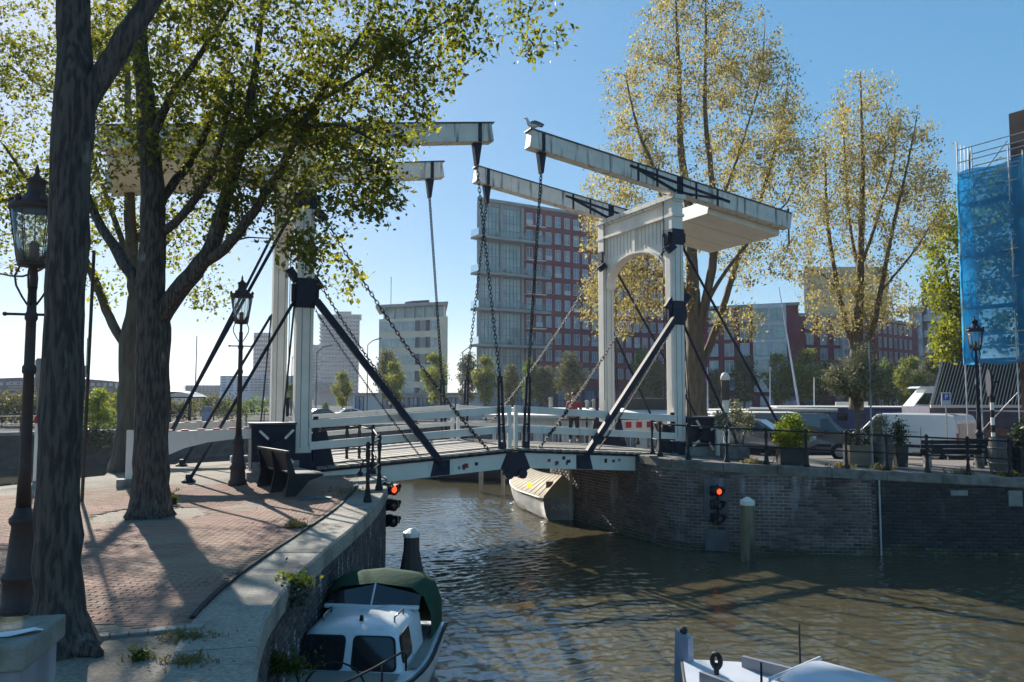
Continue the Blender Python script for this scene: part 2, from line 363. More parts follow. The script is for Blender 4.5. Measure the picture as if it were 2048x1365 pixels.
# ------------------------------------------------------------------ paving, copings, brick quay walls
def brick_mesh(l, w, h, name, m):
    b = MB(local=True); x, y, i = l / 2, w / 2, .006
    b.add([(-x, -y, -h), (x, -y, -h), (x, y, -h), (-x, y, -h), (-x, -y, -i), (x, -y, -i), (x, y, -i), (-x, y, -i), (-x + i, -y + i, 0), (x - i, -y + i, 0), (x - i, y - i, 0), (-x + i, y - i, 0)],
          [(0, 1, 5, 4), (1, 2, 6, 5), (2, 3, 7, 6), (3, 0, 4, 7), (4, 5, 9, 8), (5, 6, 10, 9), (6, 7, 11, 10), (7, 4, 8, 11), (8, 9, 10, 11)])
    return b
def lay(pieces, proto, name, m, parent, n_single):
    """pieces: (matrix, nearness); the n_single nearest become objects, the rest one joined part"""
    pieces.sort(key=lambda t: t[1]); me = new_mesh(name, proto.v, proto.f, m)
    pi = parent.matrix_world.inverted() if parent.parent is None else Matrix()
    off = Matrix.Translation(-_rl(parent))
    for M_, _ in pieces[:n_single]:
        o = link(name, me, parent); o.matrix_local = off @ M_
    rest = pieces[n_single:]
    if rest:
        P = np.array([list(v) for v in proto.v]); Fq = np.array(proto.f, dtype=np.int32); out = []
        for M_, _ in rest:
            A = np.array(off @ M_); out.append(P @ A[:3, :3].T + A[:3, 3])
        vv = np.vstack(out); k = len(P); ff = (Fq[None] + (np.arange(len(rest)) * k)[:, None, None]).reshape(-1, 4)
        me2 = bpy.data.meshes.new(name + '_field'); me2.vertices.add(len(vv)); me2.vertices.foreach_set('co', vv.reshape(-1).astype(np.float32))
        me2.loops.add(ff.size); me2.loops.foreach_set('vertex_index', ff.reshape(-1).astype(np.int32))
        me2.polygons.add(len(ff)); me2.polygons.foreach_set('loop_start', np.arange(0, ff.size, 4, dtype=np.int32)); me2.update(calc_edges=True)
        me2.materials.append(m); tag(link(name + '_field', me2, parent), kind='stuff')

LIN = inset(LE, .66); LIN2 = inset(LE, .74)
# red brick paving of the left quay (rows run across the view)
front = (gp(60, 1290), gp(150, 1276), gp(412, 1250))
pav_poly = [(p.x, p.y) for p in LIN2 if p.y > front[2].y and p.y < 18.6] + [(-3.9, 19.0), (Bp(.9, -.6, 0).x, Bp(.9, -.6, 0).y), (Bp(-2, -.6, 0).x, Bp(-2, -.6, 0).y), (-13.2, 16.4), (-16, 6.5), (front[0].x - 2, front[0].y)] + [(p.x, p.y) for p in front]
def paving():
    root = left_ground; pcs = []; ry = rad(4)
    tree_spots = [(gp(110, 1300), .75), (gp(300, 1030), 1.0)]
    for r in range(0, 222):
        for c in range(-80, 70):
            x = c * .208 + (.104 if r % 2 else 0) - 6; y = r * .0715 + 5.0
            X = -6 + (x + 6) * math.cos(ry) - (y - 12) * math.sin(ry); Y = 12 + (x + 6) * math.sin(ry) + (y - 12) * math.cos(ry)
            if not inpoly(X, Y, pav_poly) or abs(X) / Y > .70: continue
            if any((V(X, Y, 0) - t).length < rr for t, rr in tree_spots): continue
            dz = .012 * math.sin(X * 1.7 + 1) * math.sin(Y * 1.3) + RN.gauss(0, .0009)
            s = .07
            n = Vector((-(zl(X + s, Y) - zl(X - s, Y)) / (2 * s) + RN.gauss(0, .007), -(zl(X, Y + s) - zl(X, Y - s)) / (2 * s) + RN.gauss(0, .007), 1)).normalized()
            q = Vector((0, 0, 1)).rotation_difference(n).to_matrix().to_4x4()
            M_ = Matrix.Translation((X, Y, zl(X, Y) + .006 + dz)) @ q @ Matrix.Rotation(ry + RN.gauss(0, .012), 4, 'Z')
            pcs.append((M_, math.hypot(X, Y) + (0 if abs(X + .55 * Y) < .6 * Y else 30)))
    lay(pcs, brick_mesh(.2, .0655, .05, 'brick', REDBRICK), 'brick', REDBRICK, root, 300)
    # kerb bricks set on edge along the coping and a tarred joint
    k = MB()
    for a, b in zip(LIN[:], LIN[1:]):
        if front[2].y < a.y < 18.3: k.beam(a + V(0, 0, zl(a.x, a.y) + .005), b + V(0, 0, zl(b.x, b.y) + .005), .05, .05)
    k.build('joint_strip', mat('tar_joint', (.03, .027, .025), rough=.9), root)
    # flat stone border in front of the paving
    for i in range(7):
        p = front[1].lerp(front[2], i / 7 + .004); q = front[1].lerp(front[2], (i + 1) / 7 - .004)
        bevel(MB().beam(p + V(0, -.07, -.005), q + V(0, -.07, -.005), .13, .06).build('border_stone', CONC, root), .008)
    h = gp(632, 1000); MB().box(h + V(0, 0, zl(h.x, h.y) + .012), (.62, .5, .03), rad(15)).build('manhole_cover', mat('manhole_iron', (.13, .13, .14), (.08, .08, .085), 8, .6, .3, 60), root)
paving()

def coping(edge, width, hgt, zf, parent, step, m, over=.05, skip=None):
    inn = inset(edge, width); out = inset(edge, -over); i = 0
    while i < len(edge) - 1:
        j = min(i + step, len(edge) - 1); s = MB(); pts = list(range(i, j + 1))
        dz = RN.gauss(0, .006); top, bot = [], []
        A = [(out[k], inn[k]) for k in pts]; A[0] = (A[0][0].lerp(A[1][0], .04), A[0][1].lerp(A[1][1], .04)); A[-1] = (A[-1][0].lerp(A[-2][0], .04), A[-1][1].lerp(A[-2][1], .04))
        rows = []
        for o_, n_ in A:
            zo, zn = zf(o_.x, o_.y) + dz, zf(n_.x, n_.y) + dz; c = .025; d = (n_ - o_).normalized() * c
            rows.append([V(o_.x, o_.y, zo - hgt), V(o_.x, o_.y, zo - c), V(o_.x + d.x, o_.y + d.y, zo), V(n_.x, n_.y, zn), V(n_.x, n_.y, zn - hgt)])
        s.sheet(rows); n = len(s.v); s.f.append((4, 3, 2, 1, 0)); s.f.append(tuple(range(n - 5, n)))
        s.build('coping_stone', m, parent); i = j

ALGAE = mat('algae_brick', (.07, .075, .03), (.035, .035, .025), 4, .7, .3, 40, rnd=.4, c3=(.2, .2, .16), s3=6, t3=(.58, .7), coords='World')
def brick_wall(parent, edge, zf, zbot, m, mm, n_single, length=.215, course=.078, depth=.03, top_off=.22, patch=None, plain=(), joint=.013):
    """running-bond facing on the outer side of a polyline; mortar sheet behind"""
    L = [0.0]
    for a, b in zip(edge, edge[1:]): L.append(L[-1] + (b - a).length)
    def P(s):
        s = min(max(s, 0), L[-1] - 1e-4); k = int(np.searchsorted(L, s, side='right')) - 1; a, b = edge[k], edge[k + 1]
        d = (b - a).normalized(); return a + d * (s - L[k]), d
    pcs = []; low = []; nrow = int((0.5 - zbot) / course)
    for r in range(nrow):
        z = zbot + r * course
        s = (r % 2) * length / 2
        while s < L[-1]:
            p, d = P(s + length / 2)
            if z + course < zf(p.x, p.y) - top_off and not any(a < s < b and c < z < e for a, b, c, e in plain):
                nrm = Vector((d.y, -d.x, 0))
                M_ = Matrix((( d.x, 0, nrm.x, 0), (d.y, 0, nrm.y, 0), (0, 1, 0, 0), (0, 0, 0, 1))).transposed().transposed()
                M_ = Matrix.Translation(p + nrm * (depth * .35 + RN.uniform(-.004, .005)) + V(0, 0, z + course / 2)) @ M_
                v = p - V(0, 0, 0); vis = -nrm.dot(v.normalized())
                (low if z < WATER + .16 + .06 * math.sin(s * 1.7) else pcs).append((M_, v.length + (0 if (vis > .05 and abs(v.x) / max(v.y, .1) < .66 and z > WATER) else 60)))
            s += length
    lay(pcs, brick_mesh(length - joint, course - joint, depth, 'brick', m), 'brick', m, parent, n_single)
    lay(low, brick_mesh(length - .013, course - .013, depth, 'algae_brick', ALGAE), 'algae_brick', ALGAE, parent, 0)
    b = MB(); b.sheet([[V(p.x, p.y, zbot) for p in edge], [V(p.x, p.y, zf(p.x, p.y) - .05) for p in edge]]); b.build('mortar_bed', mm, parent)
    return P, L

lw = tag(MB().sheet([[p + V(0, 0, -2.8) for p in inset(LE, .1)], [p + V(0, 0, zl(p.x, p.y) - .1) for p in inset(LE, .1)]]).build('quay_wall', MORTARD), 'curved dark brick quay wall below the tree-lined pavement', 'quay wall')
LWE = [p for p in LE if p.y > 3]
brick_wall(lw, LWE, zl, -2.25, CLAY2, MORTARD, 300)
coping(LE, .64, .26, zl, lw, 7, COPING)
lw2 = MB(); lw2.sheet([[p + V(0, 0, -2.8) for p in [LE[-1]] + FARL], [p + V(0, 0, .1) for p in [LE[-1]] + FARL]]); lw2.build('abutment_face', CLAY2, lw)

rw = tag(MB().sheet([[p + V(0, 0, -2.8) for p in inset(RE, .1)], [p + V(0, 0, zr(p.x, p.y) - .1) for p in inset(RE, .1)]]).build('quay_wall', MORTARD), 'dark brick quay wall with iron railing, opposite the tree-lined pavement', 'quay wall')
REL = [p for p in RE if p.x < 16]
XS = 9.62                                            # the repaired stretch ends at an expansion joint; much darker brick and mortar beyond
CLAY3 = mat('dark_wall_brick', (.05, .046, .046), (.032, .03, .031), 2.5, .9, .35, 45, rnd=.3, c3=(.14, .14, .14), s3=2.2, t3=(.62, .8), st3=(1, 1, .3), coords='World')
brick_wall(rw, [p for p in REL if p.x < XS + .05], zr, -2.25, CLAY, MORTAR, 300, length=.25, course=.092, top_off=.2, joint=.019)
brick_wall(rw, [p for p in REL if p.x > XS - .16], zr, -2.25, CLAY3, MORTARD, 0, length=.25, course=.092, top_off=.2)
coping([p for p in RE[24:]], .5, .24, zr, rw, 7, mat('quay_coping_stone', (.24, .22, .19), (.15, .14, .125), 5, .9, .35, 40, coords='World', c3=(.08, .075, .06), s3=2, t3=(.5, .7), rnd=.12))
# ------------------------------------------------------------------ the double-leaf drawbridge: each leaf with its gate is one thing
def link_chain(mb, p0, p1, sag=0.0, pitch=.115, wire=.015, ln=.085, wd=.055):
    p0, p1 = Vector(p0), Vector(p1); n = max(2, int((p1 - p0).length / pitch)); pts = []
    for i in range(n + 1):
        t = i / n; p = p0.lerp(p1, t); p.z -= sag * 4 * t * (1 - t); pts.append(p)
    base = (p1 - p0).normalized(); ref = base.cross(ZUP); ref = ref.normalized() if ref.length > .05 else V(1, 0, 0)
    for i in range(n):
        c = (pts[i] + pts[i + 1]) / 2; d = (pts[i + 1] - pts[i]).normalized()
        a = (ref - d * ref.dot(d)).normalized(); b = d.cross(a)
        s = a if i % 2 else b; q = d.cross(s); k0 = len(mb.v); m, w = 8, 4
        for j in range(m):
            t = 2 * math.pi * j / m; ctr = c + d * ln * math.cos(t) + s * wd * math.sin(t) * (.75)
            rd = (d * math.cos(t) + s * math.sin(t))
            for k in range(w):
                u = 2 * math.pi * k / w + .78; mb.v.append(ctr + (rd * math.cos(u) + q * math.sin(u)) * wire)
        for j in range(m):
            for k in range(w):
                A = k0 + j * w + k; B_ = k0 + j * w + (k + 1) % w; C = k0 + ((j + 1) % m) * w + (k + 1) % w; D = k0 + ((j + 1) % m) * w + k
                mb.f.append((A, B_, C, D))
GRAF = [mat('sticker_' + n, c, rough=.6) for n, c in (('black', (.01, .01, .012)), ('red', (.4, .03, .03)), ('grey', (.25, .25, .26)), ('teal', (.05, .1, .14)))]
def half_bridge(side):
    left = side == 'L'
    G = (lambda t, v, z: Bp(t, v, z)) if left else (lambda t, v, z: Bp(SPAN - t, v, z))
    root = thing('drawbridge', 'white timber drawbridge half on the left bank, balance beams half hidden by leaves' if left else
                 'white timber drawbridge half on the right bank, portal and raised balance beams in full view', 'drawbridge', G(0, WID / 2, .1), group='halves of the white drawbridge')
    DK = lambda t: .34 + .060 * t
    # posts with iron shoes
    for v in (0, WID):
        for piece, (z0, z1), w, m in (('post', (.75, 8.36), .42, WHITE), ('post_shoe', (-.1, .76), .45, IRON)):
            b = MB(); b.beam(G(0, v, z0), G(0, v, z1), w, w, up=AX); o = b.build(piece, m, root); bevel(o, .035 if piece == 'post' else .015)
        b = MB()
        for du in (-.08, .12): b.beam(G(du, v - .213, .9), G(du, v - .213, 6.9), .012, .004, up=BX)
        b.build('post_joint', mat('dark_seam', (.05, .05, .05)), root)
        for zc, hh in ((7.15, .5), (4.75, .75)):
            if v > 0:                               # the far post carries only a small plate
                if zc > 6: c = MB(); c.beam(G(.225, v, zc - .3), G(.225, v, zc + .2), .3, .06, up=AX); c.build('bracket_plate', IRON, root)
                continue
            c = MB(); c.beam(G(0, v, zc - hh / 2), G(0, v, zc + hh / 2), .46, .46, up=AX)
            for s in (-1, 1): c.beam(G(.26 * s, v - .1, zc - hh * .3), G(.26 * s, v - .1, zc + hh * .3), .10, .16, up=AX)
            if zc < 6: c.beam(G(.2, v - .1, zc + .45), G(.42, v - .1, zc + .15), .12, .14); c.beam(G(-.2, v - .1, zc + .3), G(-.42, v - .1, zc + .6), .16, .2)
            c.build('iron_collar', IRON, root)
        sd = MB(); sd.beam(G(.6, v - .05, .2), G(.35, v - .05, 1.25), .12, .5, up=AX); sd.beam(G(-.6, v, .2), G(-.35, v, 1.3), .12, .4, up=AX); sd.build('post_bracket', IRON, root)
    # portal lintel with arched soffit
    n = 18; poly = [(.2, 8.3), (.2, 5.95)]
    for k in range(n + 1):
        th = math.pi * (1 - k / n); poly.append((WID / 2 + (WID / 2 - .32) * math.cos(th), 5.95 + 1.02 * math.sin(th) ** .8 if 0 < k < n else 5.95))
    poly += [(WID - .2, 5.95), (WID - .2, 8.3)]
    b = MB(); b.prism(poly, lambda v, z: G(.12, v, z), lambda v, z: G(-.12, v, z)); lint = b.build('arch_lintel', WHITE, root)
    b = MB()
    for s in (-1, 1):
        pts = [G(.13 * s, v, z + .02) for v, z in poly[2:-2]]
        for p, q in zip(pts, pts[1:]): b.beam(p, q, .05, .11, up=AX)
    b.build('arch_moulding', WHITE, lint)
    b = MB()
    for k in range(17):
        v = .32 + (WID - .64) * k / 16
        if abs(v - WID / 2) < .09: continue
        for s in (-1, 1):
            zb = 7.0 + .0 * k
            b.beam(G(.124 * s, v, 7.06), G(.124 * s, v, 7.78), .014, .008, up=AX)
    tag(b.build('board_groove', mat('groove_grey', (.32, .31, .29)), lint), kind='stuff')
    for v in (WID / 2,):
        b = MB()
        for s in (-1, 1): b.beam(G(.14 * s, v, 6.92), G(.14 * s, v, 7.84), .16, .05, up=AX)
        b.build('key_block', WHITE, lint)
    b = MB(); b.beam(G(0, -.3, 8.42), G(0, WID + .3, 8.42), .52, .14); b.beam(G(0, -.26, 8.31), G(0, WID + .26, 8.31), .4, .08); b.build('cornice', WHITEOLD, root)
    b = MB(); b.beam(G(0, -.25, 7.84), G(0, WID + .25, 7.84), .46, .09); b.build('string_moulding', WHITE, root)
    b = MB()
    for v in (.25, WID - .25):
        for s in (-1, 1): b.tube(G(.22 * s, v, 8.4), G(.22 * s, v, 7.2), .016)
        b.tube(G(.25, v, 7.3), G(.25, v, 2.0), .012)
    tag(b.build('lightning_cable', BLACK, root), kind='stuff')
    # balance beams
    sl = .154; ZB = lambda t: 8.82 + sl * t
    for v in (0, WID):
        b = MB(); b.beam(G(-4.75, v, ZB(-4.75)), G(5.12, v, ZB(5.12)), .38, .52); bm_ = b.build('balance_beam', WHITEOLD, root); bevel(bm_, .02)
        b = MB(); b.beam(G(-4.78, v, ZB(-4.78) + .275), G(5.15, v, ZB(5.15) + .275), .44, .035); b.build('lead_cap', mat('lead_sheet', (.09, .09, .095), (.05, .05, .055), 5, .6, .2, 30), bm_)
        b = MB(); off = -.2
        def bar(t0, z0, t1, z1, w=.07):
            for o_ in (-.205, .205): b.beam(G(t0, v + o_, ZB(t0) + z0), G(t1, v + o_, ZB(t1) + z1), w, .03, up=BX)
        bar(1.75, .12, -2.1, -.02, .08); bar(1.5, .10, .05, -.22, .09); bar(-.6, -.2, .3, -.2, .07); bar(-1.9, .0, -.3, -.21, .06)
        for t in (1.45, .75, -.75, -1.6): bar(t, -.275, t, .275, .06)
        bar(-.12, -.28, -.12, .26, .22); bar(4.72, -.28, 4.72, .27, .1)
        tag(b.build('iron_strap', IRON, bm_), kind='stuff')
        b = MB(); b.prism([(-.13, 0), (.13, 0), (.04, -.62), (-.04, -.62)], lambda x, z: G(4.7 + x, v - .09, ZB(4.7) - .27 + z), lambda x, z: G(4.7 + x, v + .09, ZB(4.7) - .27 + z)); b.build('chain_shackle', IRON, bm_)
        # hanging chain and slotted tie bar
        top = G(4.7, v, ZB(4.7) - .86); vv = v + (-.30 if v == 0 else .30)
        bt, bb = G(5.28, vv, DK(5.3) + 2.05), G(5.38, vv, DK(5.3) - .5)
        b = MB(); link_chain(b, top, bt, .0); tag(b.build('hoist_chain', BLACK, root), kind='stuff')
        b = MB(); d = bb - bt
        for s in (-.045, .045): b.beam(bt + AX * s, bb + AX * s * 1.9, .07, .045, up=BX)
        b.tube(bt - V(0, 0, .02), bt + V(0, 0, .16), .05, .02)
        for k in (.06, .3, .52, .76, .98): b.beam(bt + d * k - AX * .08, bt + d * k + AX * .08, .075, .05)
        b.beam(bb + V(0, 0, .75), bb, .15, .12, up=BX); b.build('tie_bar', IRON, root)
        # stay chain from the collar to the leaf's tip
        b = MB(); link_chain(b, G(.28, v - .1, 7.0), G(5.05, vv, DK(5) - .05), .35); tag(b.build('stay_chain', BLACK, root), kind='stuff')
        b = MB(); b.beam(G(.2, v - .3, 6.85), G(.45, v - .26, 6.65), .13, .2); b.build('chain_bracket', IRON, root)
        # timber strut and thin draw chain
        if v == 0:
            b = MB(); b.beam(G(.25, vv - .02, 4.55), G(3.45, vv - .12, .52), .15, .17); b.beam(G(3.45, vv - .12, .52), G(3.62, vv - .12, .30), .13, .15, w1=.05, h1=.06); b.build('strut', IRON, root)
            b = MB(); link_chain(b, G(.22, vv + .05, 4.35), G(3.15, vv + .02, .42), .10, .07, .009, .05, .03); tag(b.build('draw_chain', BLACK, root), kind='stuff')
        # back stays
        for z0, s1 in ((7.0, (3.6 if v == 0 else 3.3) if left else 4.9), (4.55, 2.6)):
            b = MB(); gz_ = (zl if left else zr)(G(-s1, v, 0).x, G(-s1, v, 0).y)
            b.tube(G(-.25, v, z0), G(-s1, v, gz_), .042); b.lathe([(.16, 0), (.16, .05), (.08, .1), (.06, .2)], G(-s1, v, gz_ - .02), 10); b.build('back_stay', IRON, root)
        b = MB()
        for s in (0, .12): b.tube(G(-.24, v - .1 + s, 4.6), G(-.5, v - .1 + s, 1.1), .016)
        b.build('winch_chain', BLACK, root)
    # counterweight
    c = MB(); c.beam(G(-1.55, WID / 2, ZB(-1.55) - .22), G(-4.6, WID / 2, ZB(-4.6) - .22), WID - .42, .5); cw = c.build('counterweight', WHITE, root); bevel(cw, .02)
    c = MB()
    for k in (1, 2): c.beam(G(-1.6, WID * k / 3, ZB(-1.6) - .474), G(-4.55, WID * k / 3, ZB(-4.55) - .474), .02, .006)
    c.build('board_seam', mat('seam_beige', (.35, .31, .27)), cw)
    if not left:
        p = MB(); p.tube(G(-4.8, 0, ZB(-4.8) + .5), G(-4.8, 0, ZB(-4.8) - .75), .03); p.build('end_rod', IRON, root)
    # leaf: girders, cross planks, running boards
    for v in (-.34, WID + .34):
        g = MB(); g.beam(G(.25, v, DK(.25) - .28), G(5.55, v, DK(5.55) - .28), .09, .42); gd = g.build('fascia_beam', WHITE, root)
        g = MB(); g.beam(G(.2, v, DK(.2) - .035), G(5.6, v, DK(5.6) - .035), .16, .07); g.build('deck_edge', BLACK, root)
        g = MB(); vo = v - .055 if v < 0 else v + .055
        g.prism([(3.25, -.48), (3.8, -.48), (3.8, -.08), (3.35, -.08)], lambda t, z: G(t, vo, DK(t) + z), lambda t, z: G(t, v, DK(t) + z))
        g.build('strut_plate', IRON, root); g = MB()
        g.prism([(5.27, -.49), (5.72, -.74), (5.72, -.05), (5.46, -.05)], lambda t, z: G(t, vo - .02, DK(t) + z), lambda t, z: G(t, v + .06, DK(t) + z))
        g.build('iron_plate', IRON, root); g = MB(); g.tube(G(5.52, v - .12, DK(5.5) - .64), G(5.52, v + .1, DK(5.5) - .64), .14, n=12); g.build('bearing_drum', IRON, root)
        if v < 0:
            for k in range(9 if not left else 5):
                t = (RN.uniform(4.0, 4.8) if k < 6 else RN.uniform(2.1, 3.0)) if not left else RN.uniform(4.0, 4.7)
                c = G(t, v - .052, DK(t) - .28 + RN.uniform(-.1, .1)); a, h = RN.uniform(.03, .065), RN.uniform(.03, .06)
                MB().box(c, (a * 2 * .9, .006, h * 2), TH).build('sticker', GRAF[k % 4], gd)
    g = MB()
    for v in (.5, WID / 2, WID - .5): g.beam(G(.2, v, DK(.2) - .3), G(5.6, v, DK(5.6) - .3), .2, .36)
    g.build('girder', OLDWOOD, root)
    pm = MB(); npl = 20
    for k in range(npl):
        t = .3 + k * .266; b = MB(); ex = .46 + RN.uniform(0, .03)
        b.beam(G(t + .128, -ex, DK(t) + .035), G(t + .128, WID + ex, DK(t) + .035), .246, .06); b.build('plank', WOODDECK, root)
    for k in range(8):
        v = .28 + k * (WID - .56) / 7; b = MB(); b.beam(G(.3, v, DK(.3) + .08), G(5.58, v, DK(5.58) + .08), .40, .035); b.build('running_board', WOODDECK, root)
    # white rails on both sides of the leaf
    for v in (-.2, WID + .2):
        for z, h in ((1.12, .2), (.58, .2)):
            b = MB(); b.beam(G(.15, v, DK(.15) + z), G(5.66, v, DK(5.66) + z), .07, h if v < 0 else h * .7); bevel(b.build('rail', WHITE, root), .01)
        b = MB(); b.beam(G(5.62, v, DK(5.6) + .05), G(5.62, v, DK(5.6) + 1.22), .09, .1, up=AX); b.build('rail_post', WHITE, root)
        b = MB(); b.beam(G(.3, v, DK(.3)), G(.3, v, DK(.3) + 1.75 if v > 0 else DK(.3) + 1.3), .06, .12, up=AX); b.build('hinge_post', IRON, root)
        if not left and v > 0:
            bp = MB(); bp.beam(G(-.35, v + .1, 1.0), G(-3.4, v + .1, 1.0), .05, .5); bp.build('warning_board', WHITE, root)
            for k in range(6):
                t = -.5 - k * .46; q = MB(); q.beam(G(t, v + .06, 1.1), G(t - .24, v + .06, 1.1), .012, .22); q.build('red_square', mat('signal_red', (.62, .03, .03), rough=.5), root)
    # windlass box with white spokes, and bearing blocks
    sx = -.62
    b = MB(); b.beam(G(-1.25, -.12, .95), G(-.22, -.12, .95), .62, 1.05); bx = b.build('windlass_box', IRON, root); bevel(bx, .02)
    b = MB(); b.beam(G(-1.3, -.12, 1.5), G(-.2, -.12, 1.5), .7, .05); b.build('box_lid', mat('box_lid_grey', (.05, .055, .065), rough=.6), bx)
    b = MB(); c = G(-.68, -.5, .95); b.tube(c + BX * .1, c - BX * .08, .16, n=10)
    for k in range(4):
        a = .5 + k * 1.571 + (.3 if left else .1); d = AX * math.cos(a) + ZUP * math.sin(a); b.beam(c + d * .12, c + d * .3, .06, .05, up=BX)
    b.build('windlass_hub', IRON, root)
    for k in range(4):
        a = .5 + k * 1.571 + (.3 if left else .1); d = AX * math.cos(a) + ZUP * math.sin(a); b = MB(); b.beam(c + d * .27 - BX * .02, c + d * .56 - BX * .02, .055, .055, up=BX); b.build('spoke', WHITE, root)
    b = MB(); b.box(G(-.68, -.1, .3), (1.1, .7, .6), TH); b.build('masonry_foot', CONC, root)
    return root, G
LB, GL = half_bridge('L')
RB, GR = half_bridge('R')
# amber lamp under the meeting of the leaves
b = MB(); b.ball(GR(5.35, -.5, -.28), .075, 10, 6); b.build('signal_lamp', glow('amber_lamp', (.9, .28, .02), 1.2), RB)
# ------------------------------------------------------------------ trees: hand-laid limbs, twigs grown towards points in the crown, leaf-sized faces
def leaf_cloud(pts, n_per, spread, size, rng, droop=.3, aspect=.55, jit=.35):
    P = np.repeat(np.asarray(pts, dtype=float), n_per, axis=0); n = len(P)
    P = P + rng.normal(0, 1, (n, 3)) * spread
    d = rng.normal(0, 1, (n, 3)); d[:, 2] -= droop; d /= np.linalg.norm(d, axis=1, keepdims=True)
    r = rng.normal(0, 1, (n, 3)); s = np.cross(d, r); s /= np.maximum(np.linalg.norm(s, axis=1, keepdims=True), 1e-6)
    L = (size * (1 + jit * rng.normal(0, 1, n)).clip(.4, 1.8))[:, None]; nn = np.cross(d, s)
    a, b, c, e = P - d * L * .5, P + s * L * aspect * .5 + nn * L * .08, P + d * L * .5, P - s * L * aspect * .5 + nn * L * .08
    return np.stack([a, b, c, e], 1)
def tree(name, label, loc, limbs, blobs, leaf, bark, seed, twig=.011, lowpen=1.2, leaf_n=26, size=.08, spread=.2, droop=.3, aspect=.6, group=None, extra=None, keep=None, sag=.06):
    """limbs: list of ([(point, radius)...]); blobs: (centre, (rx,ry,rz), n)"""
    rng = np.random.default_rng(seed); root = thing(name, label, 'tree', loc, group=group)
    tr = MB(); N = []; D = []; R_ = []
    for lm in limbs:
        pts = [Vector(p) for p, _ in lm]; rs = [r for _, r in lm]; q = dense(pts, .22) if len(pts) > 2 else [pts[0].lerp(pts[-1], k / 8) for k in range(9)]
        Lq = [0.0]
        for a, b in zip(q, q[1:]): Lq.append(Lq[-1] + (b - a).length)
        Lp = [0.0]
        for a, b in zip(pts, pts[1:]): Lp.append(Lp[-1] + (b - a).length)
        sc_ = Lq[-1] / Lp[-1]; rr = [float(np.interp(l, [x * sc_ for x in Lp], rs)) * (1 + .025 * math.sin(5 * l + seed)) for l in Lq]
        jq = [p + V(*rng.normal(0, .008, 3)) for p, r in zip(q, rr)]
        nn_ = 20 if rr[0] > .12 else 10 if rr[0] > .06 else 6; k0 = len(tr.v); tr.path(jq, rr, nn_)
        if nn_ == 20:                                    # bark ridges, knots and root flare
            ph = rng.uniform(0, 6.28)
            for i, p in enumerate(jq):
                low = max(0, 1 - (p.z - jq[0].z) / .55) if jq[0].z < .6 else 0
                for k in range(nn_):
                    a = 2 * math.pi * k / nn_; f_ = 1 + .022 * math.sin(9 * a + .2 * i + ph) + .02 * math.sin(3 * a + .15 * i) + rng.normal(0, .018) + .28 * low * max(0, math.cos(5 * a + ph)) ** 2
                    tr.v[k0 + i * nn_ + k] = p + (tr.v[k0 + i * nn_ + k] - p) * f_
        for i, p in enumerate(q):
            if rr[i] < .22 or i > len(q) * .5:
                N.append(tuple(p)); d = (q[min(i + 1, len(q) - 1)] - q[max(i - 1, 0)]); d.normalize(); D.append(tuple(d)); R_.append(rr[i])
    at_ = []
    for c, r, n in blobs:
        u = rng.normal(0, 1, (n, 3)); u /= np.linalg.norm(u, axis=1, keepdims=True); u *= (rng.uniform(.1, 1, n) ** .42)[:, None]
        at_.append(np.array(c) + u * np.array(r))
    A = np.vstack(at_)
    if keep is not None: A = np.array([a for a in A if keep(a)])
    N0 = np.array(N); dd = np.array([np.min(np.linalg.norm(N0 - a, axis=1)) for a in A]); A = A[np.argsort(dd)]
    cap = len(N) + len(A) * 4 + 10; NN = np.zeros((cap, 3)); NN[:len(N)] = N; ND = np.zeros((cap, 3)); ND[:len(N)] = D; NR = np.zeros(cap); NR[:len(N)] = R_
    k = len(N); ends = []
    for a in A:
        v = a - NN[:k]; dist = np.linalg.norm(v, axis=1)
        cost = dist + lowpen * np.maximum(0, -v[:, 2] + .1) + .35 * dist * (1 - np.einsum('ij,ij->i', v, ND[:k]) / np.maximum(dist, 1e-6))
        j = int(np.argmin(cost)); p0 = NN[j].copy(); ln = dist[j]
        if ln < .12: ends.append(a); continue
        c1 = p0 + ND[j] * ln * .4 + np.array([0, 0, .10 * ln]); r0 = min(NR[j] * .75, twig + .012 * ln); pts, rs = [], []
        m = 4
        for t in range(m + 1):
            u = t / m; p = (1 - u) ** 2 * p0 + 2 * u * (1 - u) * c1 + u * u * a
            if 0 < t < m: p = p + rng.normal(0, .03 * min(ln, 1.2), 3)
            pts.append(V(*p)); rs.append(r0 * (1 - u) + .004 * u)
        tr.path(pts, rs, 5 if r0 > .02 else 3, cap=False)
        for t in range(1, m + 1):
            NN[k] = pts[t]; d = pts[t] - pts[t - 1]; ND[k] = np.array(d.normalized() if d.length > 1e-6 else (0, 0, 1)); NR[k] = rs[t]; k += 1
            if t >= 2: ends.append(np.array(pts[t]))
    if extra is not None: ends += [np.array(e) for e in extra]
    tr.build('trunk', bark, root, smooth=True)
    Q = leaf_cloud(ends, leaf_n, spread, size, rng, droop, aspect) - np.array(_rl(root))
    o = link('crown', quads_mesh('crown', Q, leaf), root)
    return root
def pxb(px, py, Y, rx, ry, rd, n): return (at(px, py, Y), (rx / F * Y, rd, ry / F * Y), n)
def limb(Y, *q): return [(at(x, y, Y + (z[0] if z else 0)), r) for x, y, r, *z in q]

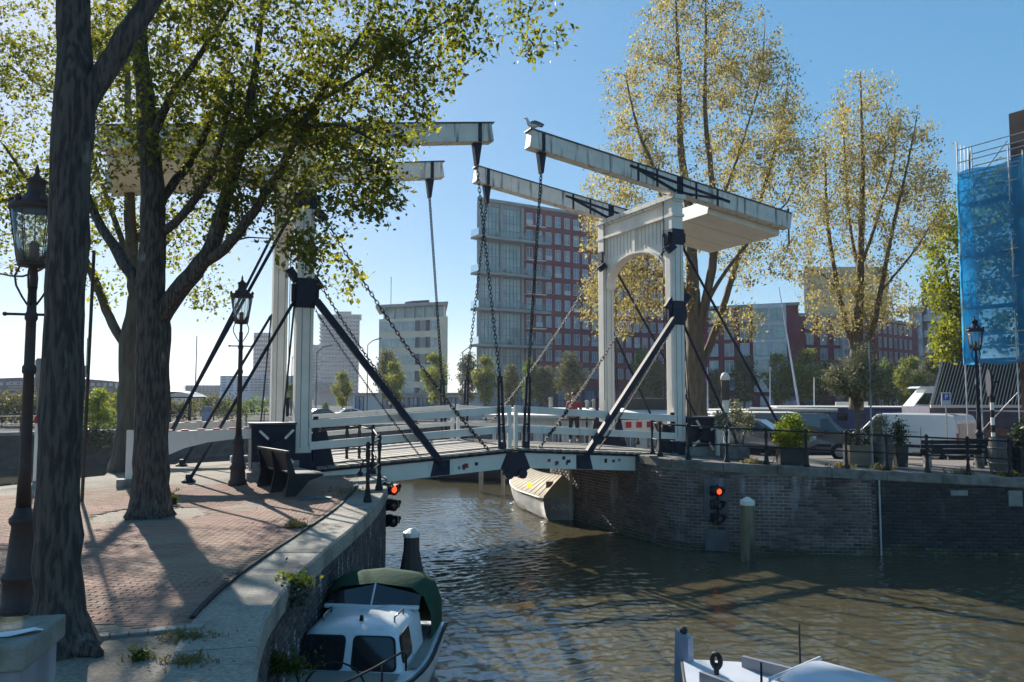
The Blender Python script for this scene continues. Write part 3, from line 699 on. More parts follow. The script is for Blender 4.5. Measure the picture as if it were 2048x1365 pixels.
LEAF_L = mat('fresh_elm_leaf', (.142, .16, .04), (.092, .11, .03), .8, .55, rnd=.45, trans=(.6, (1.9, 1.7, .65)), coords='World', spec=.3)
LEAF_G = mat('golden_elm_seed', (.41, .36, .17), (.29, .255, .12), .7, .6, rnd=.35, trans=(.45, (1.3, 1.2, .75)), coords='World', spec=.25)
LEAF_Y = mat('yellow_green_leaf', (.20, .22, .03), (.13, .16, .025), .7, .6, rnd=.35, trans=(.5, (1.6, 1.5, .6)), coords='World', spec=.25)

# near elm: thick trunk, limb to the upper right, crown above the frame
b1 = gp(118, 1300); Y1 = b1.y
tree('elm_tree', 'nearest dark elm trunk at far left with a thick limb forking to the right', b1,
     [[(b1 + V(0, 0, -.15), .36), (b1 + V(0, 0, .08), .26), (at(118, 1180, Y1), .195), (at(116, 1000, Y1), .175), (at(130, 600, Y1), .16), (at(143, 300, Y1), .17), (at(150, 190, Y1), .165), (at(147, 60, Y1 + .1), .14), (at(145, -150, Y1 + .2), .125), (at(150, -420, Y1 + .3), .09), (at(160, -700, Y1 + .3), .04)],
      [(b1 + V(.05, -.05, .12), .15), (b1 + V(.28, -.12, .05), .09), (b1 + V(.55, -.2, -.03), .03)], [(b1 + V(-.05, -.05, .12), .14), (b1 + V(-.3, -.15, 0), .05)],
      limb(Y1, (160, 230, .11), (195, 165, .105, .05), (250, 80, .1, .15), (310, -10, .09, .3), (360, -120, .08, .5), (430, -330, .05, .9)),
      limb(Y1, (145, -80, .08), (80, -200, .06, -.4), (-60, -380, .03, -.9)), limb(Y1, (330, -60, .06, .4), (480, -170, .045, .9), (700, -230, .03, 1.6), (900, -200, .02, 2.2))],
     [pxb(150, -420, Y1 + .3, 420, 250, 1.8, 240), pxb(420, -420, Y1 + 1, 420, 220, 1.8, 220), pxb(820, -330, Y1 + 2.0, 340, 170, 1.3, 120), pxb(-200, -300, Y1, 300, 250, 1.5, 120)],
     LEAF_L, BARK, 21, leaf_n=11, size=.075, spread=.13, group='elm trees on the left pavement')

# second elm: the big crown that fills the upper left
b2 = gp(300, 1032); Y2 = b2.y
tree('elm_tree', 'spreading elm on the brick pavement, between the black bench and the nearest trunk', b2,
     [[(b2 + V(0, 0, -.1), .46), (b2 + V(0, 0, .15), .36), (at(302, 960, Y2), .31), (at(304, 800, Y2), .285), (at(305, 660, Y2), .29), (at(302, 560, Y2), .25), (at(306, 420, Y2), .22), (at(300, 300, Y2), .19), (at(288, 180, Y2), .16), (at(280, 60, Y2), .12), (at(270, -120, Y2), .08), (at(265, -300, Y2), .03)],
      limb(Y2, (318, 640, .2), (350, 590, .17, -.1), (392, 540, .155, -.2), (425, 490, .14, -.3), (450, 400, .12, -.4), (478, 310, .10, -.5), (500, 200, .08, -.6), (520, 60, .05, -.7), (540, -120, .02, -.7)),
      limb(Y2, (400, 535, .1, -.2), (455, 490, .095, -.5), (510, 420, .085, -.7), (560, 340, .07, -.9), (600, 260, .06, -1), (660, 160, .04, -1.1), (730, 60, .02, -1.2)),
      limb(Y2, (298, 590, .13), (262, 545, .115, .1), (225, 490, .10, .3), (190, 430, .08, .5), (160, 350, .06, .8), (120, 240, .03, 1)),
      limb(Y2, (310, 430, .1), (345, 370, .085, .3), (390, 310, .07, .6), (430, 220, .05, .8), (470, 100, .03, 1)),
      limb(Y2, (300, 290, .09), (340, 200, .075, -.3), (400, 110, .05, -.6), (470, 0, .03, -.8)),
      limb(Y2, (320, 470, .09), (375, 420, .075, -.3), (420, 350, .06, -.5), (440, 290, .05, -.7), (470, 150, .03, -.9)),
      limb(Y2, (480, 300, .06, -.5), (560, 240, .045, -.8), (660, 190, .035, -1), (780, 110, .025, -1.2), (900, 40, .018, -1.3)),
      limb(Y2, (600, 260, .04, -1), (680, 250, .03, -1.2), (760, 290, .02, -1.3))],
     [pxb(520, 100, Y2 - .6, 300, 190, 2.2, 330), pxb(720, 190, Y2 - 1, 180, 150, 1.6, 210), pxb(840, 80, Y2 - 1.2, 120, 110, 1.2, 100), pxb(350, 140, Y2, 200, 190, 2.2, 200),
      pxb(560, 330, Y2 - .5, 150, 110, 1.5, 130), pxb(715, 370, Y2 - 1, 105, 90, 1.0, 95), pxb(620, 490, Y2 - 1, 80, 50, .8, 34), pxb(430, 280, Y2, 170, 120, 1.5, 110), pxb(690, 555, Y2 - .9, 50, 30, .5, 9),
      pxb(480, -160, Y2 - .3, 430, 180, 2.4, 200), pxb(780, -110, Y2 - 1, 240, 110, 1.4, 90), pxb(960, 50, Y2 - 1.6, 70, 70, .6, 16), pxb(1080, 60, Y2 - 1.8, 65, 60, .5, 14), pxb(1050, -10, Y2 - 1.8, 90, 40, .5, 12), pxb(470, 420, Y2, 120, 70, 1, 36), pxb(210, 330, Y2 + .5, 90, 130, .9, 50)],
     LEAF_L, BARK, 22, leaf_n=8, size=.09, spread=.12, group='elm trees on the left pavement')

# third elm behind the road, pale trunk with a limb leaning left
Y3 = 21.3; b3 = V((258 - 1024) / F * Y3, Y3, .1)
BARKP = mat('pale_olive_bark', (.12, .105, .08), (.065, .06, .048), 7, .9, .5, 14, stretch=(1, 1, .2))
tree('elm_tree', 'paler elm trunk standing behind the white barrier posts', b3,
     [[(b3, .40), (at(258, 850, Y3), .30), (at(258, 740, Y3), .26), (at(258, 680, Y3), .25), (at(270, 600, Y3), .19), (at(262, 480, Y3), .16), (at(258, 330, Y3), .12), (at(255, 100, Y3), .06), (at(260, -60, Y3), .02)],
      limb(Y3, (250, 690, .13), (226, 650, .12), (200, 590, .11), (175, 530, .1), (130, 460, .08), (70, 380, .06), (0, 280, .03)),
      limb(Y3, (264, 560, .09), (240, 470, .08, .5), (190, 330, .05, .9), (150, 200, .03, 1)), limb(Y3, (262, 500, .08), (320, 400, .06, .4), (380, 300, .03, .8)), limb(Y3, (150, 490, .05), (60, 550, .03, -.3), (-10, 545, .02, -.5))],
     [pxb(90, 230, Y3, 190, 200, 2.6, 210), pxb(20, 420, Y3, 120, 130, 1.6, 110), pxb(110, 480, Y3, 90, 70, 1.2, 40), pxb(240, 380, Y3 + .5, 140, 130, 2, 90), pxb(390, 470, Y3 + .5, 80, 90, 1.2, 44), pxb(60, 40, Y3, 240, 150, 2.5, 160), pxb(420, 590, Y3, 60, 45, .6, 14), pxb(-120, 300, Y3, 160, 250, 2, 90), pxb(300, 120, Y3 + 1, 200, 170, 2, 110), pxb(205, 560, Y3, 50, 50, .6, 10)],
     LEAF_L, BARKP, 23, leaf_n=9, size=.105, spread=.17, group='elm trees on the left pavement')

# golden elms on the island
Y4 = 33.0; b4 = V((1395 - 1024) / F * Y4, Y4, zr(8, Y4) - .05)
stemsA = [limb(Y4, (1392, 800, .42), (1390, 700, .38), (1388, 650, .34), (1385, 560, .26), (1380, 440, .2), (1362, 300, .15), (1358, 150, .1), (1352, 20, .05), (1350, -100, .02)),
          limb(Y4, (1392, 680, .2), (1412, 600, .19, -.3), (1428, 500, .17, -.5), (1425, 380, .13, -.6), (1410, 220, .09, -.7), (1412, 60, .05, -.8), (1410, -60, .02, -.8)),
          limb(Y4, (1396, 740, .19), (1420, 690, .17, .3), (1445, 620, .15, .6), (1475, 520, .12, .9), (1520, 400, .09, 1.2), (1560, 260, .06, 1.5), (1580, 130, .02, 1.7)),
          limb(Y4, (1384, 600, .12), (1345, 560, .1, .4), (1290, 540, .08, .8), (1230, 520, .05, 1.2), (1170, 500, .02, 1.4)),
          limb(Y4, (1378, 470, .1), (1330, 380, .085, -.6), (1280, 270, .06, -1), (1250, 150, .03, -1.3)),
          limb(Y4, (1385, 520, .1), (1345, 440, .08, .6), (1300, 340, .06, 1), (1265, 220, .03, 1.4)),
          limb(Y4, (1400, 640, .09), (1440, 560, .08, -.8), (1510, 470, .06, -1.4), (1580, 400, .03, -1.8)), limb(Y4, (1430, 440, .07, -.5), (1480, 300, .05, -.2), (1520, 160, .03, 0), (1530, 50, .015, 0))]
tree('elm_tree', 'tall golden elm rising behind the near post of the white portal', b4, [[(b4 - V(0, 0, .3), .55)] + stemsA[0]] + stemsA[1:],
     [pxb(1400, 100, Y4, 160, 150, 3, 420), pxb(1500, 230, Y4, 110, 170, 3, 322), pxb(1290, 220, Y4, 95, 130, 2.5, 168), pxb(1560, 330, Y4, 80, 130, 2.4, 182), pxb(1210, 430, Y4, 70, 95, 2, 105), pxb(1225, 590, Y4, 80, 95, 1.6, 133),
      pxb(1310, 560, Y4, 85, 80, 1.8, 112), pxb(1400, 400, Y4, 130, 130, 2.5, 154), pxb(1520, 500, Y4, 90, 80, 2, 105), pxb(1480, 640, Y4 - .5, 60, 40, 1, 28), pxb(1400, -80, Y4, 150, 90, 2.6, 125), pxb(1260, 330, Y4, 100, 80, 2, 84)],
     LEAF_G, BARK2, 31, leaf_n=9, size=.12, spread=.17, droop=1.0, aspect=.5, lowpen=2.2, twig=.016, group='golden elms on the island')
Y5 = 37.0; b5 = V((1712 - 1024) / F * Y5, Y5, zr(16, Y5) - .05)
stemsB = [limb(Y5, (1712, 820, .32), (1712, 740, .3), (1714, 690, .27), (1718, 600, .2), (1722, 480, .15), (1725, 330, .1), (1722, 200, .05), (1720, 140, .02)),
          limb(Y5, (1708, 700, .14), (1690, 640, .13, .3), (1672, 560, .11, .6), (1655, 440, .08, .8), (1650, 300, .04, 1)),
          limb(Y5, (1716, 710, .15), (1745, 660, .13, -.4), (1762, 580, .11, -.7), (1785, 460, .08, -1), (1815, 330, .05, -1.2), (1835, 230, .02, -1.3)),
          limb(Y5, (1720, 560, .09), (1700, 450, .07, .9), (1690, 320, .05, 1.3), (1685, 200, .02, 1.5)), limb(Y5, (1720, 540, .09), (1760, 420, .07, .8), (1790, 300, .04, 1.2), (1770, 200, .02, 1.3)), limb(Y5, (1764, 580, .07, -.7), (1830, 500, .05, -.5), (1880, 420, .02, -.3)), limb(Y5, (1676, 580, .06, .6), (1630, 540, .05, .8), (1590, 560, .02, .9))]
tree('elm_tree', 'golden elm right of the portal, behind the parked vans', b5, stemsB,
     [pxb(1720, 250, Y5, 80, 110, 2.4, 182), pxb(1650, 370, Y5, 70, 120, 2.2, 154), pxb(1800, 330, Y5, 85, 120, 2.2, 196), pxb(1720, 460, Y5, 120, 130, 2.4, 210), pxb(1850, 420, Y5, 55, 100, 1.6, 98), pxb(1690, 610, Y5, 95, 65, 1.8, 112), pxb(1790, 610, Y5, 55, 60, 1.5, 58), pxb(1600, 520, Y5, 40, 60, 1.2, 33)],
     LEAF_G, BARK2, 32, leaf_n=9, size=.125, spread=.18, droop=1.0, aspect=.5, lowpen=2.2, twig=.016, group='golden elms on the island')
Y6 = 42.0; b6 = V((1925 - 1024) / F * Y6, Y6, zr(24, Y6) - .05)
tree('elm_tree', 'bright yellow green tree behind the blue scaffold netting', b6, [limb(Y6, (1925, 830, .25), (1925, 700, .2), (1930, 560, .15), (1935, 400, .1), (1940, 300, .04)), limb(Y6, (1925, 650, .1), (1900, 580, .07), (1885, 500, .03)), limb(Y6, (1928, 600, .1), (1970, 520, .07), (2010, 420, .03))],
     [pxb(1900, 560, Y6, 45, 170, 2, 130), pxb(1980, 430, Y6, 75, 120, 2.4, 110), pxb(2000, 600, Y6, 70, 110, 2, 80), pxb(1895, 690, Y6, 22, 50, 1, 24)], LEAF_Y, BARK2, 33, leaf_n=12, size=.2, spread=.26, droop=.8, lowpen=1.5)
# ------------------------------------------------------------------ street furniture
GLASS = glass('lantern_glass', (.92, .94, .92), .14)
def street_lamp(label, loc, H, m, group='crown lanterns along the quays', rz=0.3):
    r = thing('street_lamp', label, 'street lamp', loc, rz, group); s = H / 4.6
    def L(prof, n=12): return MB(local=True).lathe([(a * s, z * s) for a, z in prof], (0, 0, 0), n)
    L([(.20, -.05), (.20, .06), (.165, .10), (.155, .30), (.175, .34), (.175, .38), (.14, .42), (.115, .70), (.10, .86), (.125, .90), (.125, .94), (.09, .98), (.075, 1.05)], 14).build('base', m, r, True)
    L([(.07, 1.05), (.055, 1.5), (.05, 2.4), (.065, 2.42), (.065, 2.48), (.05, 2.50), (.047, 2.95), (.06, 2.97), (.06, 3.02), (.045, 3.05), (.04, 3.3)]).build('column', m, r, True)
    b = MB(local=True); b.tube((-.24 * s, 0, 3.02 * s), (.24 * s, 0, 3.02 * s), .014 * s, n=6); b.ball((-.24 * s, 0, 3.02 * s), .024 * s, 6, 4); b.ball((.24 * s, 0, 3.02 * s), .024 * s, 6, 4); b.build('ladder_bar', m, r)
    for k in range(4):
        a = k * math.pi / 2; q = MB(local=True)
        q.path([V(math.cos(a) * x * s, math.sin(a) * x * s, z * s) for x, z in ((.04, 3.12), (.09, 3.2), (.15, 3.32), (.165, 3.42), (.13, 3.5), (.12, 3.54))], .011 * s, 5); q.build('bracket_arm', m, r, True)
    L([(.05, 3.3), (.03, 3.34), (.03, 3.5), (.15, 3.52), (.15, 3.56), (.06, 3.58), (.045, 3.64), (.05, 3.76), (.03, 3.78)]).build('lantern_seat', m, r, True)
    L([(.15, 3.56), (.235, 4.12)], 16).build('lantern_glass', GLASS, r, True)
    b = MB(local=True)
    for k in range(6):
        a = k * math.pi / 3 + .2; b.tube((math.cos(a) * .15 * s, math.sin(a) * .15 * s, 3.56 * s), (math.cos(a) * .235 * s, math.sin(a) * .235 * s, 4.12 * s), .006 * s, n=4)
    b.tube((0, 0, 3.76 * s), (0, 0, 4.15 * s), .006 * s, n=4)
    tag(b.build('lantern_rib', m, r), kind='stuff')
    rf = L([(.25, 4.11), (.255, 4.14), (.24, 4.17), (.16, 4.22), (.10, 4.28), (.085, 4.31), (.085, 4.40), (.10, 4.41), (.10, 4.43), (.05, 4.46), (.02, 4.50), (.025, 4.53), (.008, 4.60)], 16).build('roof', m, r, True)
    for k in range(6):
        a = k * math.pi / 3; q = MB(local=True); q.ball((math.cos(a) * .225 * s, math.sin(a) * .225 * s, 4.2 * s), .035 * s, 6, 4, 1.3); q.build('crown_point', m, rf, True)
    return r
p = gp(38, 1225); street_lamp('brown cast iron crown lantern beside the nearest trunk', p, 4.62, RUSTY)
p = gp(475, 968, .15); street_lamp('brown cast iron crown lantern behind the black bench', p, 4.85, RUSTY)
street_lamp('dark crown lantern in front of the blue scaffold netting', V((1953 - 1024) / F * 25.4, 25.4, zr(15, 25.4)), 4.75, IRON)
street_lamp('small pale lantern far behind the near portal post', V((1382 - 1024) / F * 39, 39, zr(9, 39)), 4.9, CONC)

def rail_post(parent, p, h, knob=True):
    b = MB(); pr = [(.085, -.02), (.085, .05), (.06, .12), (.05, .22), (.032, .34), (.045, .42), (.045, .46), (.03, .52), (.034, .70), (.05, .80), (.05, .84), (.03, .9), (.045, .95), (.05, .985), (.035, 1.02), (.01, 1.04)]
    b.lathe([(r * (.9 + .1 * h), z * h) for r, z in pr], p, 10); return b.build('post', BLACK, parent, True)
def railing(label, pts, h, zf, low=.48):
    r = thing('railing', label, 'railing', V(pts[0].x, pts[0].y, zf(pts[0].x, pts[0].y)), group='black iron railings')
    Q = [V(p.x, p.y, zf(p.x, p.y)) for p in pts]
    for q in Q: rail_post(r, q, h)
    for a, c in zip(Q, Q[1:]):
        for z, rr in ((h * .955, .024), (h * low, .02)): MB().tube(a + V(0, 0, z), c + V(0, 0, z), rr, n=6).build('rail', BLACK, r, True)
    return r
LP = [gp(px, py, z) for px, py, z in ((735, 1003, .03), (758, 983, .06), (745, 957, .1), (718, 949, .12), (693, 946, .14), (645, 948, .16))]
rl = railing('short curved black railing at the tip of the left pavement', LP, 1.18, zl)
b = MB(); b.ball(LP[0] + V(-.16, 0, .55), .06, 8, 5); b.path([LP[0] + V(-.16, 0, .6), LP[0] + V(-.1, 0, .8), LP[0] + V(0, 0, .88)], .02, 6); b.build('latch_weight', BLACK, rl, True)
def along(edge, s0, step, n, off):
    E_ = inset(edge, off); L = [0]; out = []
    for a, c in zip(E_, E_[1:]): L.append(L[-1] + (c - a).length)
    for k in range(n):
        s = s0 + k * step; j = min(int(np.searchsorted(L, s, side='right')) - 1, len(E_) - 2); out.append(E_[j].lerp(E_[j + 1], (s - L[j]) / (L[j + 1] - L[j])))
    return out
railing('long black railing on the coping of the right quay', [Bp(SPAN - 1.3, -.55, 0)] + along(RE[24:], .65, 1.04, 13, .24), .98, zr)
railing('black railing on the far side of the right bridge landing', [Bp(SPAN - 1.5 + k * 1.1, WID + .75, 0) for k in range(5)], .98, lambda x, y: .36)

# black bench seen from behind
def black_bench():
    p = gp(566, 982, .1); r = thing('bench', 'black steel mesh bench seen from behind, by the left bridge post', 'bench', V(p.x + .1, p.y + .1, zl(p.x, p.y)), rad(-54)); Lh = .88
    MESH = mat('perforated_black_steel', (.05, .05, .055), (.02, .02, .022), 90, .5, .4, 120)
    for x in (-Lh, 0, Lh):
        b = MB(local=True); b.prism([(-.42, 0), (-.18, 0), (.1, .3), (.42, .40), (.42, .44), (-.2, .47), (-.36, .92), (-.42, .92), (-.34, .42)], lambda y, z: V(x - .035, y, z), lambda y, z: V(x + .035, y, z)); b.build('leg', BLACK, r)
    for x in (-Lh / 2, Lh / 2):
        b = MB(local=True); b.beam((x, -.2, .5), (x, -.37, .9), Lh - .08, .03, up=(0, 1, 0)); b.build('back_panel', MESH, r)
        b = MB(local=True); b.beam((x, -.18, .46), (x, .42, .445), Lh - .08, .03); b.build('seat_panel', mat('worn_steel_seat', (.30, .29, .27), (.2, .19, .18), 10, .35, .1, 60), r)
    b = MB(local=True); b.beam((-Lh - .04, -.385, .93), (Lh + .04, -.385, .93), .07, .05); b.build('top_rail', mat('worn_steel_rail', (.09, .085, .075), rough=.5), r)
black_bench()

# low junction cabinet with mossy stone cap, paper on top
c0 = V(-2.82, 3.98, -.05); r = thing('utility_cabinet', 'grey utility cabinet with mossy concrete cap at the bottom left corner', 'cabinet', c0, rad(12))
CAB = mat('grey_cabinet_paint', (.30, .32, .36), (.24, .26, .30), 3, .6, .15, 30, c3=(.17, .18, .2), s3=4, t3=(.5, .75), st3=(1, 1, .15))
b = MB(local=True); b.box((0, 0, .47), (.9, .5, .95)); bevel(b.build('body', CAB, r), .012)
b = MB(local=True); b.box((0, 0, 1.01), (.96, .56, .12)); bevel(b.build('cap', mat('mossy_concrete', (.27, .26, .23), (.19, .185, .16), 6, .95, .6, 50, c3=(.10, .10, .03), s3=3.2, t3=(.48, .62)), r), .012)
b = MB(local=True)
for x in (-.3, .0, .43): b.box((x, -.2505, .44), (.006, .004, .86))
b.build('door_seam', mat('seam_dark_grey', (.08, .09, .1)), r)
pp = MB(local=True); pp.sheet([[(-.11, -.04, 0), (0, -.055, .004), (.10, -.02, .016), (.13, .01, .006)], [(-.11, .02, .003), (0, .02, .01), (.08, .04, .016), (.12, .04, .004)]]); pa = pp.build('paper', mat('white_paper', (.75, .77, .8)), None)
pa.location = c0 + V(.36, .0, 1.073); pa.rotation_euler = (0, 0, rad(14)); tag(pa, 'crumpled white paper lying on the mossy cabinet cap', 'paper')

# sign pole seen edge-on right of the nearest trunk, and slim mast by the water
p = gp(164, 1003, .02); r = thing('sign_post', 'thin dark pole with an edge-on sign beside the nearest trunk', 'sign post', p)
b = MB(); b.tube(p, p + V(.06, 0, 5.2), .035); b.build('pole', RUSTY, r)
b = MB(); b.beam(p + V(.08, -.12, 2.62), p + V(.08, -.12, 3.35), .16, .04, up=V(.8, .6, 0)); b.build('sign_plate', mat('dark_green_sign', (.03, .045, .03), rough=.5), r)
b = MB(); b.box(p + V(.0, -.1, 2.66), (.12, .12, .24), .4); b.build('clamp_box', mat('galvanised', (.3, .31, .32), rough=.45, metal=.6), r)
p = gp(70, 962, .1); r = thing('lamp_mast', 'slim pale mast with an oblong head near the left water edge', 'mast', p)
b = MB(); b.tube(p, p + V(0, 0, 1.55), .05); b.build('post', WHITE, r)
b = MB(); b.tube(p + V(0, 0, 1.55), p + V(0, 0, 2.3), .035); b.build('stem', CONC, r)
b = MB(); b.lathe([(.03, 2.2), (.08, 2.3), (.10, 2.6), (.10, 2.95), (.06, 3.0)], p, 10); b.build('head', CONC, r, True)
b = MB(); b.lathe([(.055, 1.4), (.07, 1.45), (.07, 1.55), (.03, 1.6)], p, 8); b.build('red_band', mat('red_cap', (.4, .03, .03)), r)

# white approach fences beside the left gate
def approach(label, A, D, arch=True):
    A = V(A.x, A.y, zl(A.x, A.y)); D = V(D.x, D.y, zl(D.x, D.y)); r = thing('approach_fence', label, 'fence', A, group='white approach fences'); d = (D - A).normalized()
    for q in (A, D):
        b = MB(); b.beam(q, q + V(0, 0, 1.28), .15, .15, up=AX); bevel(b.build('post', WHITE, r), .012)
        b = MB(); b.box(q + V(0, 0, .06), (.5, .36, .24), TH); bevel(b.build('foot_block', CONC, r), .02)
    n = Vector((-d.y, d.x, 0)); L = (D - A).length
    poly = [(0.1, 1.22), (L - .1, 1.22), (L - .1, .98), (L * .8, .98), (L * .6, .93), (L * .42, .82), (L * .28, .66), (L * .17, .45), (.1, .35), (.1, .55), (L * .12, .68), (L * .2, .85), (L * .25, .96), (.1, .98)]
    b = MB(); b.prism(poly, lambda x, z: A + d * x + n * .05 + V(0, 0, z), lambda x, z: A + d * x - n * .05 + V(0, 0, z)); b.build('curved_boom', WHITE, r)
    for k in range(8):
        b = MB(); b.beam(A + d * (L * (k + .1) / 8) + V(0, 0, 1.235), A + d * (L * (k + .55) / 8) + V(0, 0, 1.235), .09, .03); b.build('red_stripe', mat('signal_red', (.62, .03, .03), rough=.5), r)
approach('white curved boom on two posts left of the near bridge post', gp(257, 975, .1), gp(513, 957, .2))
approach('white boom and posts on the far side of the left bridge landing', Bp(-3.5, WID + .35, 0), Bp(-1.0, WID + .5, 0))
p = V((1436 - 1024) / F * 24.5, 24.5, 0); p.z = zr(p.x, p.y); b = MB(); b.beam(p, p + V(0, 0, 1.05), .2, .2); b.lathe([(.13, 1.05), (.14, 1.08), (.02, 1.16)], p, 4); tag(b.build('barrier_post', WHITE), 'short square white post beside the grey planter', 'post')
p = V((1450 - 1024) / F * 27.5, 27.5, 0); p.z = zr(p.x, p.y); r = thing('marker_post', 'tall mooring post with rounded white top between portal and golden elms', 'post', p)
b = MB(); b.lathe([(.11, 0), (.11, 1.9)], p, 10); b.build('shaft', WHITE, r); b = MB(); b.lathe([(.15, 1.85), (.15, 2.55)], p, 10); b.build('dark_band', OLDWOOD, r); b = MB(); b.lathe([(.16, 2.54), (.16, 2.66), (.10, 2.78), (.02, 2.82)], p, 10); b.build('white_cap', WHITE, r, True)
p = V((1739 - 1024) / F * 22.4, 22.4, 0); p.z = zr(p.x, p.y); b = MB(); b.tube(p, p + V(0, 0, 3.55), .03, .022); tag(b.build('flag_pole', mat('galvanised', (.3, .31, .32), rough=.45, metal=.6)), 'slim grey pole in front of the olive tree', 'pole')

# traffic lights for ships on both quay walls
def ship_light(label, p, nrm, lit, aim=None):
    r = thing('ship_signal', label, 'traffic light', p, group='ship signals on the quay walls'); s = Vector((-nrm.y, nrm.x, 0))
    b = MB(); b.beam(p + nrm * .04 + V(0, 0, -.12), p + nrm * .04 + V(0, 0, .95), .06, .05, up=s); b.build('back_bar', BLACK, r)
    for k in (0.02, .9):
        b = MB(); b.beam(p - nrm * .05 + V(0, 0, k), p + nrm * .2 + V(0, 0, k), .04, .04); b.build('wall_arm', BLACK, r)
    for k in range(3):
        c = p + nrm * .2 + V(0, 0, .78 - k * .36); f = Vector((-p.x * .25, -p.y, 0)).normalized() * .55 + Vector((0, -1, 0)) * .2; f = (aim or f).normalized()
        b = MB(); b.path([c - f * .1, c + f * .1], [.125, .135], 12); b.box(c - f * .12, (.2, .12, .26), math.atan2(f.y, f.x) + rad(90)); b.build('lamp_housing', BLACK, r, True)
        b = MB(); m = 8
        sd = f.cross(ZUP); top = []
        for a in (0, 1):
            top.append([c + f * (.1 + .17 * a * (.25 + .75 * max(0, math.cos(t)))) + (sd * math.sin(t) + ZUP * math.cos(t)) * .14 for t in [(-2.0 + 4.0 * i / m) for i in range(m + 1)]])
        b.sheet(top); b.build('visor', BLACK, r, True)
        b = MB(); b.path([c + f * .095, c + f * .115], [.085, .05], 12); b.build('lens', glow('red_signal', (1.0, .06, .015), .9) if k == 0 and lit else mat('dark_lens', (.06, .05, .05), rough=.2), r, True)
ship_light('three-lamp ship signal with red lit on the left quay wall', V(-2.97, 18.35, -.75), Vector((1, -.1, 0)).normalized(), True, Vector((.75, -.66, 0)))
ship_light('three-lamp ship signal with red lit on the right quay wall', V(5.55, 21.48, -1.15), Vector((-.35, -.94, 0)).normalized(), True, Vector((.35, -.94, 0)))

# mooring piles
def pile(label, p, h, r0, r1, cap, capm, m=OLDWOOD, sq=False):
    r = thing('mooring_pile', label, 'mooring pile', V(p.x, p.y, WATER - .6), group='mooring piles in the canal'); n = 6 if sq else 10
    b = MB(); q = V(p.x, p.y, WATER); b.lathe([(r0, -.6), (r0 * 1.02, 0), (r0 * 1.06, h * .45), (r1 * 1.05, h * .8), (r1, h)], q, n); b.build('shaft', m, r)
    if cap: b = MB(); b.lathe([(r1 * 1.12, h), (r1 * 1.12, h + cap * .55), (r1 * .25, h + cap)], q, n); b.build('cap', capm, r)
p = gp(822, 1215, WATER); pile('brown timber mooring pile with white cap behind the cabin boat', p, 1.38, .24, .155, .16, WHITE, mat('brown_pile', (.075, .055, .048), (.045, .035, .032), 5, .8, .3, 18, stretch=(1, 1, .15)))
p = gp(1497, 1122, WATER); pile('weathered yellowish mooring pile with white cap by the right quay wall', p, 1.40, .175, .165, .2, WHITE, mat('weathered_pile', (.22, .185, .11), (.07, .06, .05), 3.5, .85, .5, 14, stretch=(1, 1, .2), c3=(.04, .035, .035), s3=3, t3=(.5, .6), st3=(1, 1, .15)))
p = gp(1100, 1037, WATER); pile('short brown mooring post in front of the covered boat', p, 1.25, .15, .15, 0, None, mat('brown_post', (.24, .17, .11), (.12, .085, .06), 4, .85, .4, 16, stretch=(1, 1, .15)), True)
b = MB(); q = V(*REL[10]); q = Bp(SPAN - 1.9, 3.35, -2.4); b.tube(q, q + V(0, 0, 2.5), .07); b.build('drain_pipe', mat('cream_pipe', (.55, .52, .45), (.4, .38, .33), 3, .6), rw)
# cement repairs and a stone sign on the right wall
RX = [p_ for p_ in RE[24:]]
def on_right(px):
    best = min(RX, key=lambda p_: abs(1024 + F * p_.x / p_.y - px)); i = RX.index(best); d = (RX[min(i + 1, len(RX) - 1)] - RX[max(i - 1, 0)]).normalized(); return best, d, Vector((d.y, -d.x, 0))
for x0, y0, w, h, mname in ((1428, 995, .62, 1.05, 'cement_patch'), (1430, 1080, .6, .55, 'cement_patch'), (1912, 986, .42, .13, 'plaque'), (2025, 997, .34, .4, 'plaque')):
    p, d, n = on_right(x0); c = at(x0, y0, p.y); c = V(p.x, p.y, c.z) + n * .03
    MB().beam(c - d * w / 2, c + d * w / 2, .05, h).build(mname, CONC if mname == 'plaque' else mat('cement_render', (.15, .15, .16), (.10, .10, .11), 2.5, .9, .3, 50, c3=(.45, .45, .45), s3=1.8, t3=(.6, .72), st3=(1, 1, .3), coords='World'), rw)
p, d, n = on_right(1746); MB().beam(V(p.x, p.y, -2.1) + n * .03, V(p.x, p.y, .1) + n * .03, .035, .03).build('expansion_joint', mat('pale_joint', (.5, .5, .48), rough=.8), rw)

# ------------------------------------------------------------------ planters, barrels, bench on the right quay
def leafy(name, c, r_, n, leaf, size, parent, seed, spread=.06):
    g = np.random.default_rng(seed); u = g.normal(0, 1, (n, 3)); u /= np.linalg.norm(u, axis=1, keepdims=True); u *= (g.uniform(.15, 1, n) ** .4)[:, None] * (1 + .18 * np.sin(5 * u[:, :1] + 4 * u[:, 2:3] + seed))
    Q = leaf_cloud(np.array(c) + u * np.array(r_), 6, spread, size, g, .0, .5) - np.array(_rl(parent)); return link(name, quads_mesh(name, Q, leaf), parent)
def planter(label, px, Y, size, m, yoff=0):
    p = V((px - 1024) / F * Y, Y, 0); p.z = zr(p.x, p.y); r = thing('planter', label, 'planter', p, rad(-3), group='planters on the right quay'); w, dpt, h = size
    for s in (-1, 1):
        b = MB(local=True); b.box((0, s * (dpt / 2 - .02), h / 2), (w, .04, h)); b.build('side_board', m, r); b = MB(local=True); b.box((s * (w / 2 - .022), 0, h / 2 - .003), (.04, dpt - .08, h - .006)); b.build('end_board', m, r)
    b = MB(local=True); b.box((0, 0, h - .09), (w - .09, dpt - .09, .04)); b.build('soil', SAND, r)
    return p + V(0, 0, h - .05)
